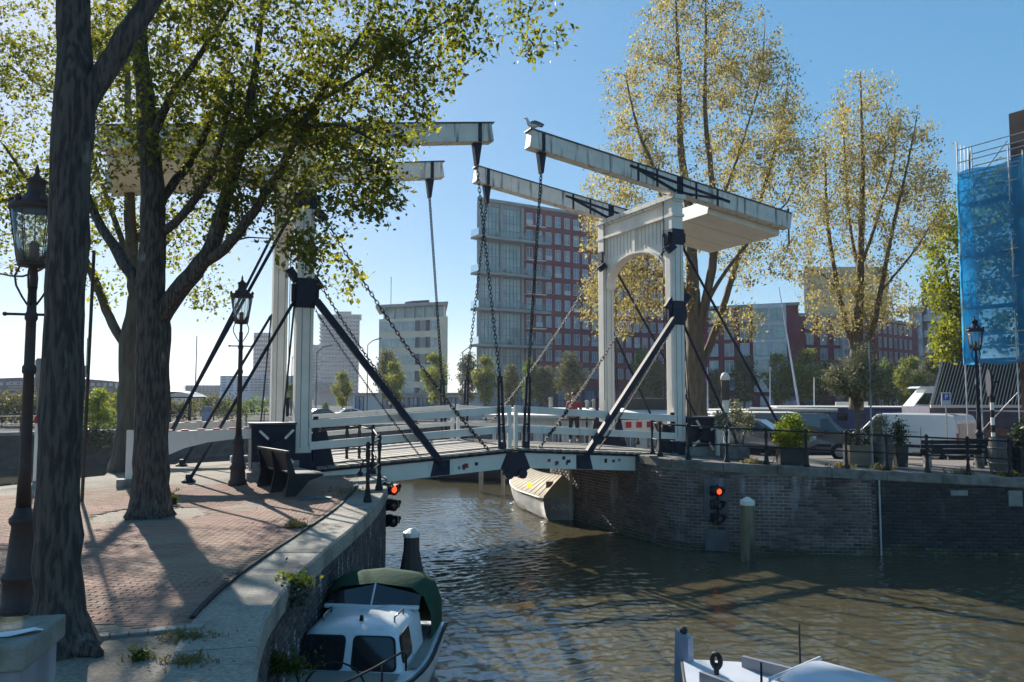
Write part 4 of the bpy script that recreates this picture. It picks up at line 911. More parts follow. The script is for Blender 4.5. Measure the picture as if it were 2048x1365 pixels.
LF_OLIVE = mat('olive_leaf', (.24, .235, .165), (.15, .155, .105), 2, .6, rnd=.4, trans=(.35, (1.3, 1.25, .8)), spec=.4)
LF_DARK = mat('dark_laurel_leaf', (.045, .07, .025), (.025, .045, .018), 2, .45, rnd=.4, trans=(.3, (1.5, 1.5, .7)), spec=.5)
LF_LIME = mat('lime_bush_leaf', (.24, .25, .03), (.10, .16, .02), 2.5, .55, rnd=.35, trans=(.5, (1.5, 1.5, .5)), spec=.3)
def shrub(label, p, stems, blobs, leaf, size, seed, name='shrub', spread=.06):
    r = thing(name, label, 'shrub' if name != 'olive_tree' else 'tree', p); b = MB()
    for st in stems: b.path([p + V(*q) for q in st[0]], st[1], 5)
    b.build('stem', BARK2, r, True); g = np.random.default_rng(seed); P_ = []
    for c, rr, n in blobs:
        u = g.normal(0, 1, (n, 3)); u /= np.linalg.norm(u, axis=1, keepdims=True); P_.append(np.array(p) + np.array(c) + u * (g.uniform(.1, 1, n) ** .45)[:, None] * np.array(rr))
    Q = leaf_cloud(np.vstack(P_), 6, spread, size, g, .0, .5) - np.array(p); link('foliage', quads_mesh('foliage', Q, leaf), r); return r
STONE = mat('grey_stone_planter', (.24, .19, .18), (.12, .115, .11), 5, .9, .4, 40); BLK = mat('black_planter', (.016, .017, .02), (.025, .025, .028), 5, .6, .1, 40)
q = planter('low grey stone planter with three dusty shrubs', 1466, 23.6, (.76, .5, .42), STONE)
for k, (dx, hh) in enumerate(((-.28, .95), (.05, 1.25), (.3, .95))):
    shrub(('dusty grey green shrub left in the stone planter', 'tallest dusty shrub in the middle of the stone planter', 'dusty grey green shrub right in the stone planter')[k], q + V(dx * .8, 0, 0), [([(0, 0, 0), (dx * .2, 0, hh * .4), (dx * .5, .05, hh * .8)], [.02, .015, .008]), ([(0, 0, 0), (-.08, .05, hh * .3), (-.06, .08, hh * .7)], [.015, .01, .006])], [((dx * .55, 0, hh * .75), (.17, .17, hh * .36), 90)], LF_OLIVE, .075, 50 + k)
q = planter('square black planter with a lime green bush', 1580, 22.1, (.74, .55, .46), BLK)
shrub('dense lime green bush in the black planter', q, [([(0, 0, 0), (.05, 0, .5)], [.03, .01])], [((0, 0, .42), (.52, .42, .42), 520), ((.05, 0, .8), (.3, .25, .15), 80)], LF_LIME, .07, 61)
q = planter('pale wooden plank planter holding the olive tree', 1711, 22.9, (.66, .55, .58), mat('pale_planter_wood', (.25, .19, .13), (.16, .13, .10), 4, .85, .4, 20, stretch=(.2, 1, 1)))
oc = [([(0, 0, 0), (.02, 0, .5), (-.02, 0, 1.0), (0, 0, 1.25)], [.075, .065, .06, .05])] + [([(0, 0, 1.0 + .05 * k), (.28 * math.cos(k * 1.3), .2 * math.sin(k * 1.9), 1.55), (.75 * math.cos(k * 1.3), .5 * math.sin(k * 1.9), 2.1), (.9 * math.cos(k * 1.3), .6 * math.sin(k * 1.9), 2.5)], [.04, .03, .018, .006]) for k in range(8)]
shrub('rounded grey olive tree growing from the plank planter', q, oc, [((0, 0, 1.95), (.95, .8, .55), 620), ((.1, 0, 2.4), (.5, .5, .35), 170), ((-.45, 0, 1.75), (.45, .4, .35), 120), ((.3, 0, 2.75), (.25, .25, .35), 50)], LF_OLIVE, .075, 62, 'olive_tree', .07)
shrub('low dark green plants under the olive tree', q + V(0, 0, .02), [([(0, 0, 0), (.0, 0, .1)], [.02, .01])], [((-.25, 0, .2), (.15, .15, .28), 60), ((.25, 0, .25), (.14, .15, .32), 60)], LF_DARK, .07, 63)
BAR = mat('grey_barrel_wood', (.13, .12, .11), (.075, .07, .068), 4, .8, .3, 20, stretch=(1, 1, .1), rnd=.2)
def barrel(label, px, Y, s=1.0):
    p = V((px - 1024) / F * Y, Y, 0); p.z = zr(p.x, p.y); r = thing('barrel', label, 'barrel', p, group='wooden barrels on the right quay'); n = 18
    for k in range(n):
        b = MB(local=True); rows = []
        for a in (k + .03, k + .97):
            t = 2 * math.pi * a / n; rows.append([V(math.cos(t) * rr * s, math.sin(t) * rr * s, z * s) for rr, z in ((.245, 0), (.29, .25), (.305, .46), (.29, .68), (.245, .93))])
        b.sheet(rows[::-1]); b.build('stave', BAR, r, True)
    for z, rr in ((.06, .262), (.27, .297), (.66, .297), (.87, .262)):
        b = MB(local=True); b.lathe([(rr * s - .004, z * s - .025), (rr * s + .004, z * s - .02), (rr * s + .004, z * s + .02), (rr * s - .004, z * s + .025)], (0, 0, 0), n); b.build('hoop', mat('barrel_hoop', (.2, .2, .2), (.12, .12, .12), 6, .5, metal=.7), r, True)
    b = MB(local=True); b.lathe([(.2 * s, .88 * s), (.235 * s, .9 * s)], (0, 0, 0), n); b.build('lid', BAR, r); return p + V(0, 0, .9 * s)
q = barrel('grey oak barrel beside the olive tree planter', 1759, 22.9); shrub('dark leafy plant on top of the grey barrel', q, [([(0, 0, 0), (0, 0, .3)], [.02, .01])], [((0, .1, .3), (.24, .2, .28), 90)], LF_OLIVE, .07, 64)
barrel('grey oak barrel at the right end of the slatted bench', 1995, 22.0, 1.08)
def pot(label, px, Y, w, h, plant, seed):
    p = V((px - 1024) / F * Y, Y, 0); p.z = zr(p.x, p.y); r = thing('plant_pot', label, 'plant pot', p, group='black pots on the right quay'); b = MB(local=True); b.lathe([(w * .42, 0), (w * .5, h), (w * .46, h), (w * .44, h - .06)], (0, 0, 0), 4); b.build('pot_body', BLK, r)
    shrub(plant, p + V(0, 0, h - .06), [([(0, 0, 0), (.02, 0, .4)], [.02, .01])], [((0, 0, .38), (.2, .2, .42), 130)], LF_DARK, .08, seed)
pot('tall black pot between barrel and slatted bench', 1795, 22.9, .46, .62, 'dark upright plant in the black pot', 65)
pot('black pot at the right edge of the picture', 2038, 21.6, .5, .75, 'dark plant in the pot at the right edge', 66)
Yb = 23.2; p = V((1903 - 1024) / F * Yb, Yb, 0); p.z = zr(p.x, p.y); r = thing('slatted_bench', 'black slatted wooden bench seen from behind on the right quay', 'bench', p, rad(-2))
for k in range(3): b = MB(local=True); b.box((0, -.12 - .05 * k, .52 + .13 * k), (2.1, .035, .11)); b.build('back_slat', BLACK, r)
for k in range(3): b = MB(local=True); b.box((0, .0 + .15 * k, .44), (2.1, .13, .035)); b.build('seat_slat', BLACK, r)
for x in (-.75, .75):
    b = MB(local=True); b.box((x, .1, .21), (.07, .4, .42)); b.beam((x, -.08, .4), (x, -.2, .86), .06, .05); b.build('leg', CONC, r)

# striped pole with round sign, seen edge-on
Yp = 26.5; p = V((1981 - 1024) / F * Yp, Yp, 0); p.z = zr(p.x, p.y); r = thing('striped_sign_pole', 'black and white striped pole with a round sign turned away', 'sign post', p)
for k in range(9): b = MB(); b.tube(p + V(0, 0, .25 * k), p + V(0, 0, .25 * k + .25), .06, n=10); b.build('band', WHITE if k % 2 else BLACK, r)
b = MB(); c = p + V(-.05, 0, 2.65); f = Vector((.93, -.36, 0)); b.path([c - f * .04, c + f * .03], [.46, .46], 20); b.build('sign_disc', IRON, r); b = MB(); b.tube(c, c + V(.28, 0, .05), .03); b.build('sign_arm', IRON, r)

# ------------------------------------------------------------------ vehicles
TYRE = mat('tyre_rubber', (.015, .015, .016), rough=.85); RIM = mat('alloy_rim', (.45, .46, .48), rough=.3, metal=.9); CARGL = mat('car_window', (.02, .028, .035), (.03, .04, .05), 2, .06, spec=.8)
def vehicle(name, cat, label, loc, rz, L, W, H, prof, glassq, wheels, paint, rear, sill=.28, wr=.33, roof_load=False):
    """prof: side outline (x 0..1 of length, z metres); front at +x; glassq: side window outlines"""
    r = thing(name, label, cat, loc, rz); X = lambda x: (x - .5) * L
    def wy(z): return W / 2 * (1 - .16 * max(0, (z - H * .52) / (H * .48)) ** 1.3)
    b = MB(local=True); n = len(prof)
    for s in (-1, 1): b.v += [V(X(x), s * wy(z) * (.93 if i in (0, n - 1) else 1), z) for i, (x, z) in enumerate(prof)]
    b.f += [tuple(range(n)), tuple(range(2 * n - 1, n - 1, -1))] + [(i, n + i, n + (i + 1) % n, (i + 1) % n) for i in range(n)]
    body = b.build('body', paint, r); bevel(body, .05, 2)
    for gq in glassq:
        for s in (-1, 1):
            b = MB(local=True); m = len(gq); b.v += [V(X(x), s * (wy(z) + .004), z) for x, z in gq]; b.f.append(tuple(range(m)) if s < 0 else tuple(range(m))[::-1]); b.build('side_window', CARGL, r)
    def band(x0, z0, x1, z1, nm, m_, k=.86):
        dx, dz = X(x1) - X(x0), z1 - z0; ln = math.hypot(dx, dz); nx, nz = dz / ln * .012, -dx / ln * .012
        if nx * (1 if x0 > .5 else -1) < 0: nx, nz = -nx, -nz
        b = MB(local=True); b.add([V(X(x0) + nx, -wy(z0) * k, z0 + nz), V(X(x0) + nx, wy(z0) * k, z0 + nz), V(X(x1) + nx, wy(z1) * k, z1 + nz), V(X(x1) + nx, -wy(z1) * k, z1 + nz)], [(0, 1, 2, 3)]); b.build(nm, m_, r)
    for nm, a in rear.items(): band(*a[:4], nm, a[4], *(a[5:]))
    for x in wheels:
        for s in (-1, 1):
            w = MB(local=True); c = V(X(x), s * (W / 2 - .09), wr); w.path([c - V(0, .11, 0), c - V(0, .09, 0), c + V(0, .09, 0), c + V(0, .11, 0)], [wr * .9, wr, wr, wr * .9], 18); wo = w.build('wheel', TYRE, r, False)
            w = MB(local=True); c2 = c + V(0, s * .112, 0); w.path([c2, c2 + V(0, s * .012, 0)], [wr * .62, wr * .58], 14); w.build('rim', RIM, wo)
            w = MB(local=True); c3 = V(X(x), s * (W / 2 - .02), wr + .02); w.path([c3, c3 + V(0, s * .024, 0)], [wr * 1.14, wr * 1.14], 18); w.build('wheel_arch', BLACK, r)
    b = MB(local=True); b.box((0, 0, sill - .03), (L * .96, W * .9, .14)); b.build('sill', BLACK, r)
    if H > 1.7:
        for s in (-1, 1):
            for x in (.30, .635, .845): b = MB(local=True); b.box((X(x), s * (W / 2 + .002), .95), (.02, .008, .95)); b.build('door_seam', mat('seam_dark_grey', (.08, .09, .1)), r)
            b = MB(local=True); b.box((X(.49), s * (W / 2 + .006), .62), (L * .5, .03, .12)); b.build('side_moulding', BLACK, r)
            b = MB(local=True); b.box((X(.47), s * (W / 2 + .002), 1.22), (L * .3, .012, .02)); b.build('sliding_track', mat('seam_dark_grey', (.08, .09, .1)), r)
            b = MB(local=True); b.box((X(.66), s * (W / 2 + .02), 1.05), (.16, .03, .04)); b.build('door_handle', BLACK, r)
    for s in (-1, 1): b = MB(local=True); b.box((X(.70 if H > 1.7 else .66), s * (W / 2 + .1), H * .60), (.1, .2, .2)); b.build('mirror', BLACK, r)
    return r
LAMP = mat('headlamp', (.6, .62, .65), rough=.15); TAIL = mat('tail_lamp', (.35, .02, .02), rough=.3)
vprof = [(.0, .30), (.0, 1.1), (.012, 1.75), (.03, 1.93), (.10, 2.0), (.66, 1.99), (.72, 1.93), (.845, 1.28), (.965, 1.05), (.99, .92), (1.0, .55), (.985, .30)]
vgl = [[(.655, 1.22), (.655, 1.78), (.715, 1.80), (.80, 1.26)]]
def vrear(c): return {'windscreen': (.728, 1.86, .838, 1.33, CARGL), 'grille': (.993, .78, .998, .6, BLACK, .55), 'front_bumper': (1.0, .5, .99, .34, BLACK, .8), 'bonnet_line': (.855, 1.262, .86, 1.252, BLACK, .8)}
GREYP = mat('metallic_grey_paint', (.16, .165, .175), (.14, .145, .155), 2, .3, metal=.5, coat=.6); WHP = mat('white_car_paint', (.72, .72, .71), (.68, .68, .67), 2, .3, coat=.5); NAVP = mat('dark_blue_car_paint', (.02, .03, .06), (.018, .025, .05), 2, .28, coat=.6); BLKP = mat('black_car_paint', (.015, .016, .018), (.02, .02, .022), 2, .25, coat=.6)
def vz(px, Y): x = (px - 1024) / F * Y; return V(x, Y, zr(x, Y) - .02)
r = vehicle('van', 'van', 'metallic grey van facing right with pipes on its roof rack', vz(1602, 36), rad(-22), 4.95, 1.98, 2.0, vprof, vgl, (.17, .81), GREYP, vrear(0))
for k in range(3): b = MB(local=True); b.tube((-2.3, -.5 + .4 * k, 2.14 + .02 * k), (1.5, -.5 + .4 * k, 2.14), .07, n=8); b.build('roof_pipe', mat('pale_pipe', (.6, .58, .52), rough=.6), r)
for s in (-1, 1): b = MB(local=True); b.box((2.36, s * .75, .93), (.22, .3, .2)); b.build('headlight', LAMP, r)
b = MB(local=True); b.box((2.49, 0, .48), (.03, .5, .12)); b.build('number_plate', mat('yellow_plate', (.6, .42, .03), rough=.5), r)
r = vehicle('van', 'van', 'white van seen from its back left, parked behind the slatted bench', vz(1815, 35.0), rad(126), 4.9, 1.98, 2.0, vprof, vgl, (.18, .81), WHP, {**vrear(0), 'back_doors': (-.003, .62, .004, 1.6, mat('beige_door', (.66, .62, .55), rough=.4), .8)})  # back doors are beige, the body white
b = MB(local=True); b.box((-2.46, 0, .78), (.02, .5, .12)); b.build('number_plate', mat('orange_plate', (.6, .28, .05), rough=.5), r)
for s in (-1, 1): b = MB(local=True); b.box((-2.44, s * .9, 1.0), (.05, .1, .45)); b.build('tail_light', TAIL, r)
cprof = [(.0, .35), (.0, .72), (.02, .95), (.10, 1.2), (.22, 1.42), (.38, 1.5), (.52, 1.46), (.68, 1.02), (.93, .86), (.985, .7), (1.0, .45), (.99, .3)]
cgl = [[(.13, 1.0), (.24, 1.34), (.37, 1.42), (.37, 1.0)], [(.385, 1.0), (.385, 1.42), (.51, 1.38), (.63, 1.02)]]
crear = {'windscreen': (.53, 1.43, .67, 1.05, CARGL), 'rear_window': (.205, 1.38, .11, 1.19, CARGL), 'front_bumper': (1.0, .46, .992, .32, BLACK, .8)}
r = vehicle('car', 'car', 'dark hatchback behind the black planter', vz(1518, 32.5), rad(-30), 4.1, 1.76, 1.5, cprof, cgl, (.17, .82), GREYP, crear, .26, .31)
for s in (-1, 1): b = MB(local=True); b.box((1.95, s * .62, .72), (.18, .3, .14)); b.build('headlight', LAMP, r)
vehicle('car', 'car', 'dark blue hatchback just right of the white van', vz(1915, 36.0), rad(-20), 4.0, 1.74, 1.48, cprof, cgl, (.17, .82), NAVP, crear, .26, .31)
vehicle('car', 'car', 'black car partly behind the striped pole', vz(1990, 38.5), rad(-10), 4.2, 1.76, 1.5, cprof, cgl, (.17, .82), BLKP, crear, .26, .31)
# ------------------------------------------------------------------ brick house in scaffolding behind blue netting
P0 = V(17.25, 30.0, 0); D1 = Vector((.48, -.877, 0)); D2 = Vector((.877, .48, 0))
hz = zr(17, 28)
hb = thing('brick_house', 'dark brick house corner inside the scaffolding at the right edge', 'house', P0 + D1 * .9 + D2 * 1.25 + V(0, 0, hz))
HBR = mat('house_brick', (.13, .07, .055), (.08, .05, .045), 2, .85, .4, 30, coords='World', rnd=.2)
b = MB(); c = P0 + D1 * 5.4 + D2 * 4.25; b.hexa([P0 + D1 * s + D2 * t + V(0, 0, z) for z in (hz - .2, 12.9) for s, t in ((9.9, 1.25), (9.9, 8), (1.3, 8), (1.3, 1.25))]); b.build('wall', HBR, hb)
b = MB(); b.beam(P0 + D1 * 2.2 + D2 * 1.2 + V(0, 0, 12.9), P0 + D1 * 10 + D2 * 1.2 + V(0, 0, 12.9), .3, .25); b.build('cornice', CONC, hb)
b = MB(); b.hexa([P0 + D1 * s + D2 * t + V(0, 0, z) for z in (12.9, 15.6) for s, t in ((3.2, 1.8), (3.2, 3.2), (2.0, 3.2), (2.0, 1.8))]); ch = b.build('chimney', HBR, hb)
b = MB(); b.hexa([P0 + D1 * s + D2 * t + V(0, 0, z) for z in (14.6, 14.8) for s, t in ((3.3, 1.7), (3.3, 3.3), (1.9, 3.3), (1.9, 1.7))]); b.build('chimney_band', CONC, ch)
for k in range(3):
    for j in range(3):
        s = 2.2 + j * 2.6; z = 2.4 + k * 3.3; b = MB(); b.beam(P0 + D1 * s + D2 * 1.24 + V(0, 0, z), P0 + D1 * (s + 1.1) + D2 * 1.24 + V(0, 0, z), .08, 1.9); w = b.build('window', WHITE, hb)
        b = MB(); b.beam(P0 + D1 * (s + .1) + D2 * 1.2 + V(0, 0, z), P0 + D1 * (s + 1.0) + D2 * 1.2 + V(0, 0, z), .03, 1.7); b.build('pane', CARGL, w)
sf = thing('scaffolding', 'steel scaffolding with blue netting at the right edge', 'scaffolding', P0 + V(0, 0, zr(17.3, 30)))
STEEL = mat('scaffold_steel', (.42, .44, .46), (.33, .35, .37), 6, .4, metal=.6)
gz_ = lambda q: zr(q.x, q.y)
ZT = 10.75; lv = [3.5, 5.5, 7.5, 9.5]
for i in range(6):
    for j in (0, 1):
        q = P0 + D1 * (i * 1.9) + D2 * (j * .95); b = MB(); b.tube(q + V(0, 0, gz_(q)), q + V(0, 0, (12.0, 11.3, 12.2, 13.6, 14.0, 14.0)[i]), .028, n=6); b.build('standard', STEEL, sf)
for i in range(5):
    for z in [1.6] + lv + [ZT - .1]:
        for j in (0, 1):
            for dz in ((0, .5, 1.0) if z >= 3.5 else (0,)):
                a, c = P0 + D1 * (i * 1.9) + D2 * (j * .95) + V(0, 0, z + dz), P0 + D1 * (i * 1.9 + 1.9) + D2 * (j * .95) + V(0, 0, z + dz)
                MB().tube(a, c, .022, n=5).build('ledger', STEEL, sf)
        a = P0 + D1 * (i * 1.9) + V(0, 0, z); MB().tube(a, a + D2 * .95, .022, n=5).build('transom', STEEL, sf)
        if z in lv: b = MB(); b.beam(P0 + D1 * (i * 1.9) + D2 * .47 + V(0, 0, z + .03), P0 + D1 * (i * 1.9 + 1.85) + D2 * .47 + V(0, 0, z + .03), .7, .05); b.build('deck_board', OLDWOOD, sf)
    for k, z in enumerate([.3] + lv):
        a, c = P0 + D1 * (i * 1.9) + V(0, 0, z), P0 + D1 * (i * 1.9 + 1.9) + V(0, 0, z + 2)
        if (i + k) % 2 == 0: MB().tube(a, c, .02, n=5).build('brace', STEEL, sf)
for i in (3, 4):
    for z in (11.8, 12.8, 13.5): MB().tube(P0 + D1 * (i * 1.9) + V(0, 0, z), P0 + D1 * (i * 1.9 + 1.9) + V(0, 0, z), .02, n=5).build('ledger', STEEL, sf)
for q in (.25, .5, .75): MB().tube(P0 + D2 * .95 * q + V(0, 0, 10.7), P0 + D2 * .95 * q + V(0, 0, 11.9), .012, n=4).build('guard_bar', STEEL, sf)
NET = bpy.data.materials.new('blue_netting'); NET.use_nodes = True; N_, L_ = NET.node_tree.nodes, NET.node_tree.links; N_.remove(N_['Principled BSDF'])
td, tt, tr_ = N_.new('ShaderNodeBsdfDiffuse'), N_.new('ShaderNodeBsdfTranslucent'), N_.new('ShaderNodeBsdfTransparent')
td.inputs[0].default_value = (.05, .36, .72, 1); tt.inputs[0].default_value = (.07, .48, .9, 1); tr_.inputs[0].default_value = (.5, .85, 1, 1)
geo = N_.new('ShaderNodeNewGeometry'); nz = N_.new('ShaderNodeTexNoise'); nz.inputs['Scale'].default_value = .9; nz.inputs['Detail'].default_value = 5; L_.new(geo.outputs['Position'], nz.inputs['Vector'])
mr = N_.new('ShaderNodeMapRange'); mr.inputs['From Min'].default_value = .3; mr.inputs['From Max'].default_value = .7; mr.inputs['To Min'].default_value = .18; mr.inputs['To Max'].default_value = .42; L_.new(nz.outputs['Fac'], mr.inputs['Value'])
m1, m2 = N_.new('ShaderNodeMixShader'), N_.new('ShaderNodeMixShader'); m1.inputs[0].default_value = .6; L_.new(td.outputs[0], m1.inputs[1]); L_.new(tt.outputs[0], m1.inputs[2])
L_.new(mr.outputs[0], m2.inputs[0]); L_.new(m1.outputs[0], m2.inputs[1]); L_.new(tr_.outputs[0], m2.inputs[2]); L_.new(m2.outputs[0], N_['Material Output'].inputs['Surface'])
rows = []; na, nb = 46, 26
for j in range(nb + 1):
    z = 3.35 + (ZT - 3.35) * j / nb; row = []
    for i in range(na + 1):
        s = -.03 + 9.6 * i / na; sag = .10 * abs(math.sin(s * math.pi / 1.9)) + .05 * math.sin(z * 2.1 + s) + .03 * math.sin(z * 7 + 5 * s) + .025 * math.sin(11 * s - 3 * z) - .1; row.append(P0 + D1 * s - D2 * (.07 + sag * .6) + V(0, 0, z + (.06 * math.sin(s * 3.3) if j in (0, nb) else 0)))
    rows.append(row)
b = MB(); b.sheet(rows); b.build('netting', NET, sf, True)
rows = [[P0 - D1 * .05 + D2 * (t * .97 - .05) + V(0, 0, 3.35 + (ZT - 3.35) * j / 6) for t in (0, .35, .7, 1)] for j in range(7)]
b = MB(); b.sheet(rows); b.build('netting', NET, sf, True)

# shed with a steep batten roof
Ys = 40.0; A = at(1862, 812, Ys); Bq = at(2060, 812, Ys - 1.2); up = at(1884, 724, Ys + 1.5) - A
sh = thing('boat_shed', 'low shed with a steep dark roof of pale slanting battens', 'shed', V(A.x, A.y, zr(A.x, A.y) - .05)); d = (Bq - A)
n = up.cross(d).normalized(); n = n if n.y < 0 else -n
b = MB(); b.hexa([A + V(0, .1, -.05), Bq + V(0, .1, -.05), Bq + V(0, .2, -.05), A + V(0, .2, -.05), A + up, Bq + up, Bq + up + V(0, .08, 0), A + up + V(0, .08, 0)]); b.build('roof_sheet', mat('dark_roof_board', (.05, .043, .04), (.03, .027, .026), 4, .8), sh)
nb = 30; BT = mat('pale_batten', (.55, .52, .46), (.42, .4, .36), 6, .6)
for k in range(nb):
    q0 = A + d * ((k + .5) / nb) + n * .06; b = MB(); b.beam(q0, q0 + up * .985 + d * .02, .035, .06, up=n); b.build('batten', BT, sh)
b = MB(); b.beam(A + V(-.05, -.05, -.03), Bq + V(0, -.05, -.03), .12, .14); b.build('gutter', WHITE, sh)
b = MB(); b.beam(A + n * .08, A + up * 1.03 + n * .08, .1, .1, up=n); b.build('barge_board', BT, sh)
zz = zr(A.x, A.y) - .1; b = MB(); b.hexa([V(A.x, A.y + .15, zz), V(Bq.x, Bq.y + .15, zz), V(Bq.x, Bq.y + 3, zz), V(A.x, A.y + 3, zz), A + V(0, .15, -.06), Bq + V(0, .15, -.06), Bq + V(0, 3, -.06), A + V(0, 3, -.06)]); b.build('wall', mat('slate_blue_wall', (.12, .12, .17), (.09, .09, .13), 3, .7), sh)
p = V((1889 - 1024) / F * 30.5, 30.5, 0); p.z = zr(p.x, p.y); r = thing('parking_sign', 'small blue parking sign on a thin pole before the batten roof', 'sign', p)
b = MB(); b.tube(p, p + V(0, 0, 2.4), .025); b.build('pole', STEEL, r); b = MB(); b.box(p + V(0, -.03, 2.35), (.36, .02, .5)); b.build('plate', mat('pale_sign', (.5, .55, .62), rough=.5), r); b = MB(); b.box(p + V(0, -.045, 2.42), (.26, .01, .26)); pl_ = b.build('blue_field', mat('sign_blue', (.03, .08, .4), rough=.5), r)
def text(s, size, mat_, parent, loc, rot, name='lettering', ext=.003):
    cu = bpy.data.curves.new(name, 'FONT'); cu.body = s; cu.size = size; cu.extrude = ext; cu.align_x = 'CENTER'; cu.align_y = 'CENTER'; cu.materials.append(mat_)
    t_ = bpy.data.objects.new(name, cu); me = bpy.data.meshes.new_from_object(t_); bpy.data.objects.remove(t_); o = link(name, me, parent); o.location = Vector(loc) - (_rl(parent) if parent is not None else V(0, 0, 0)); o.rotation_euler = rot; return o
text('P', .24, WHITE, r, p + V(0, -.055, 2.42), (rad(90), 0, 0))

# ------------------------------------------------------------------ boats
GEL = mat('white_gelcoat', (.70, .72, .74), (.62, .64, .66), 2, .3, .05, 20, coat=.3, c3=(.42, .42, .4), s3=3, t3=(.6, .8)); TEAL = mat('grey_nonslip_deck', (.26, .25, .22), (.2, .19, .17), 60, .9, .3, 120)
CANVAS = mat('dark_green_canvas', (.03, .075, .048), (.022, .055, .036), 3, .9, .3, 15, spec=.1); SMOKE = mat('smoked_window', (.012, .014, .018), (.02, .022, .028), 2, .07, spec=.8)
CHROME = mat('steel_rail', (.35, .36, .38), rough=.25, metal=.9)
def hull(parent, L, W, zg, zb, m, sheer=.25, full=.55, tran=.8, nst=16, name='hull', rub=None):
    """open hull lofted from stern x=-L/2 to bow x=L/2; local coordinates, z=0 waterline"""
    b = MB(local=True); rows = []; edge = []
    for i in range(nst + 1):
        t = i / nst; x = -L / 2 + L * t; w = W / 2 * (tran + (1 - tran) * min(1, t / .35)) * (1 - max(0, (t - full) / (1 - full)) ** 2.2); w = max(w, .015); g = zg + sheer * (max(0, t - .3) / .7) ** 2 * 1.0
        rows.append([V(x, s * w * k, zb + (g - zb) * q) for s, k, q in ((-1, 1, 1), (-1, .97, .75), (-1, .86, .45), (-1, .62, .15), (-1, .0, 0), (1, .62, .15), (1, .86, .45), (1, .97, .75), (1, 1, 1))]); edge.append((x, w, g))
    b.sheet(rows); b.f.append(tuple(range(9))); b.build(name, m, parent, True)
    if rub:
        q = MB(local=True)
        for s in (-1, 1): q.path([V(x, s * (w + .015), g - .03) for x, w, g in edge], .022, 6)
        q.build('rub_rail', rub, parent, True)
    return edge
def deck(parent, edge, m, k=.985, dz=0., name='deck', i0=0, i1=None):
    b = MB(local=True); e = edge[i0:i1]; b.sheet([[V(x, -w * k, g + dz), V(x, 0, g + dz + .03 * w), V(x, w * k, g + dz)] for x, w, g in e]); return b.build(name, m, parent, True)
def rounded(pts, r, n=4):
    out = []; m = len(pts)
    for i in range(m):
        a, p, c = Vector(pts[i - 1]), Vector(pts[i]), Vector(pts[(i + 1) % m]); u, v = (a - p), (c - p); k = min(r, u.length * .45, v.length * .45); u.normalize(); v.normalize()
        for j in range(n + 1): t = j / n; q0, q1 = p + u * k * (1 - t), p + v * k * t; out.append(tuple(q0.lerp(q1, t)))
    return out

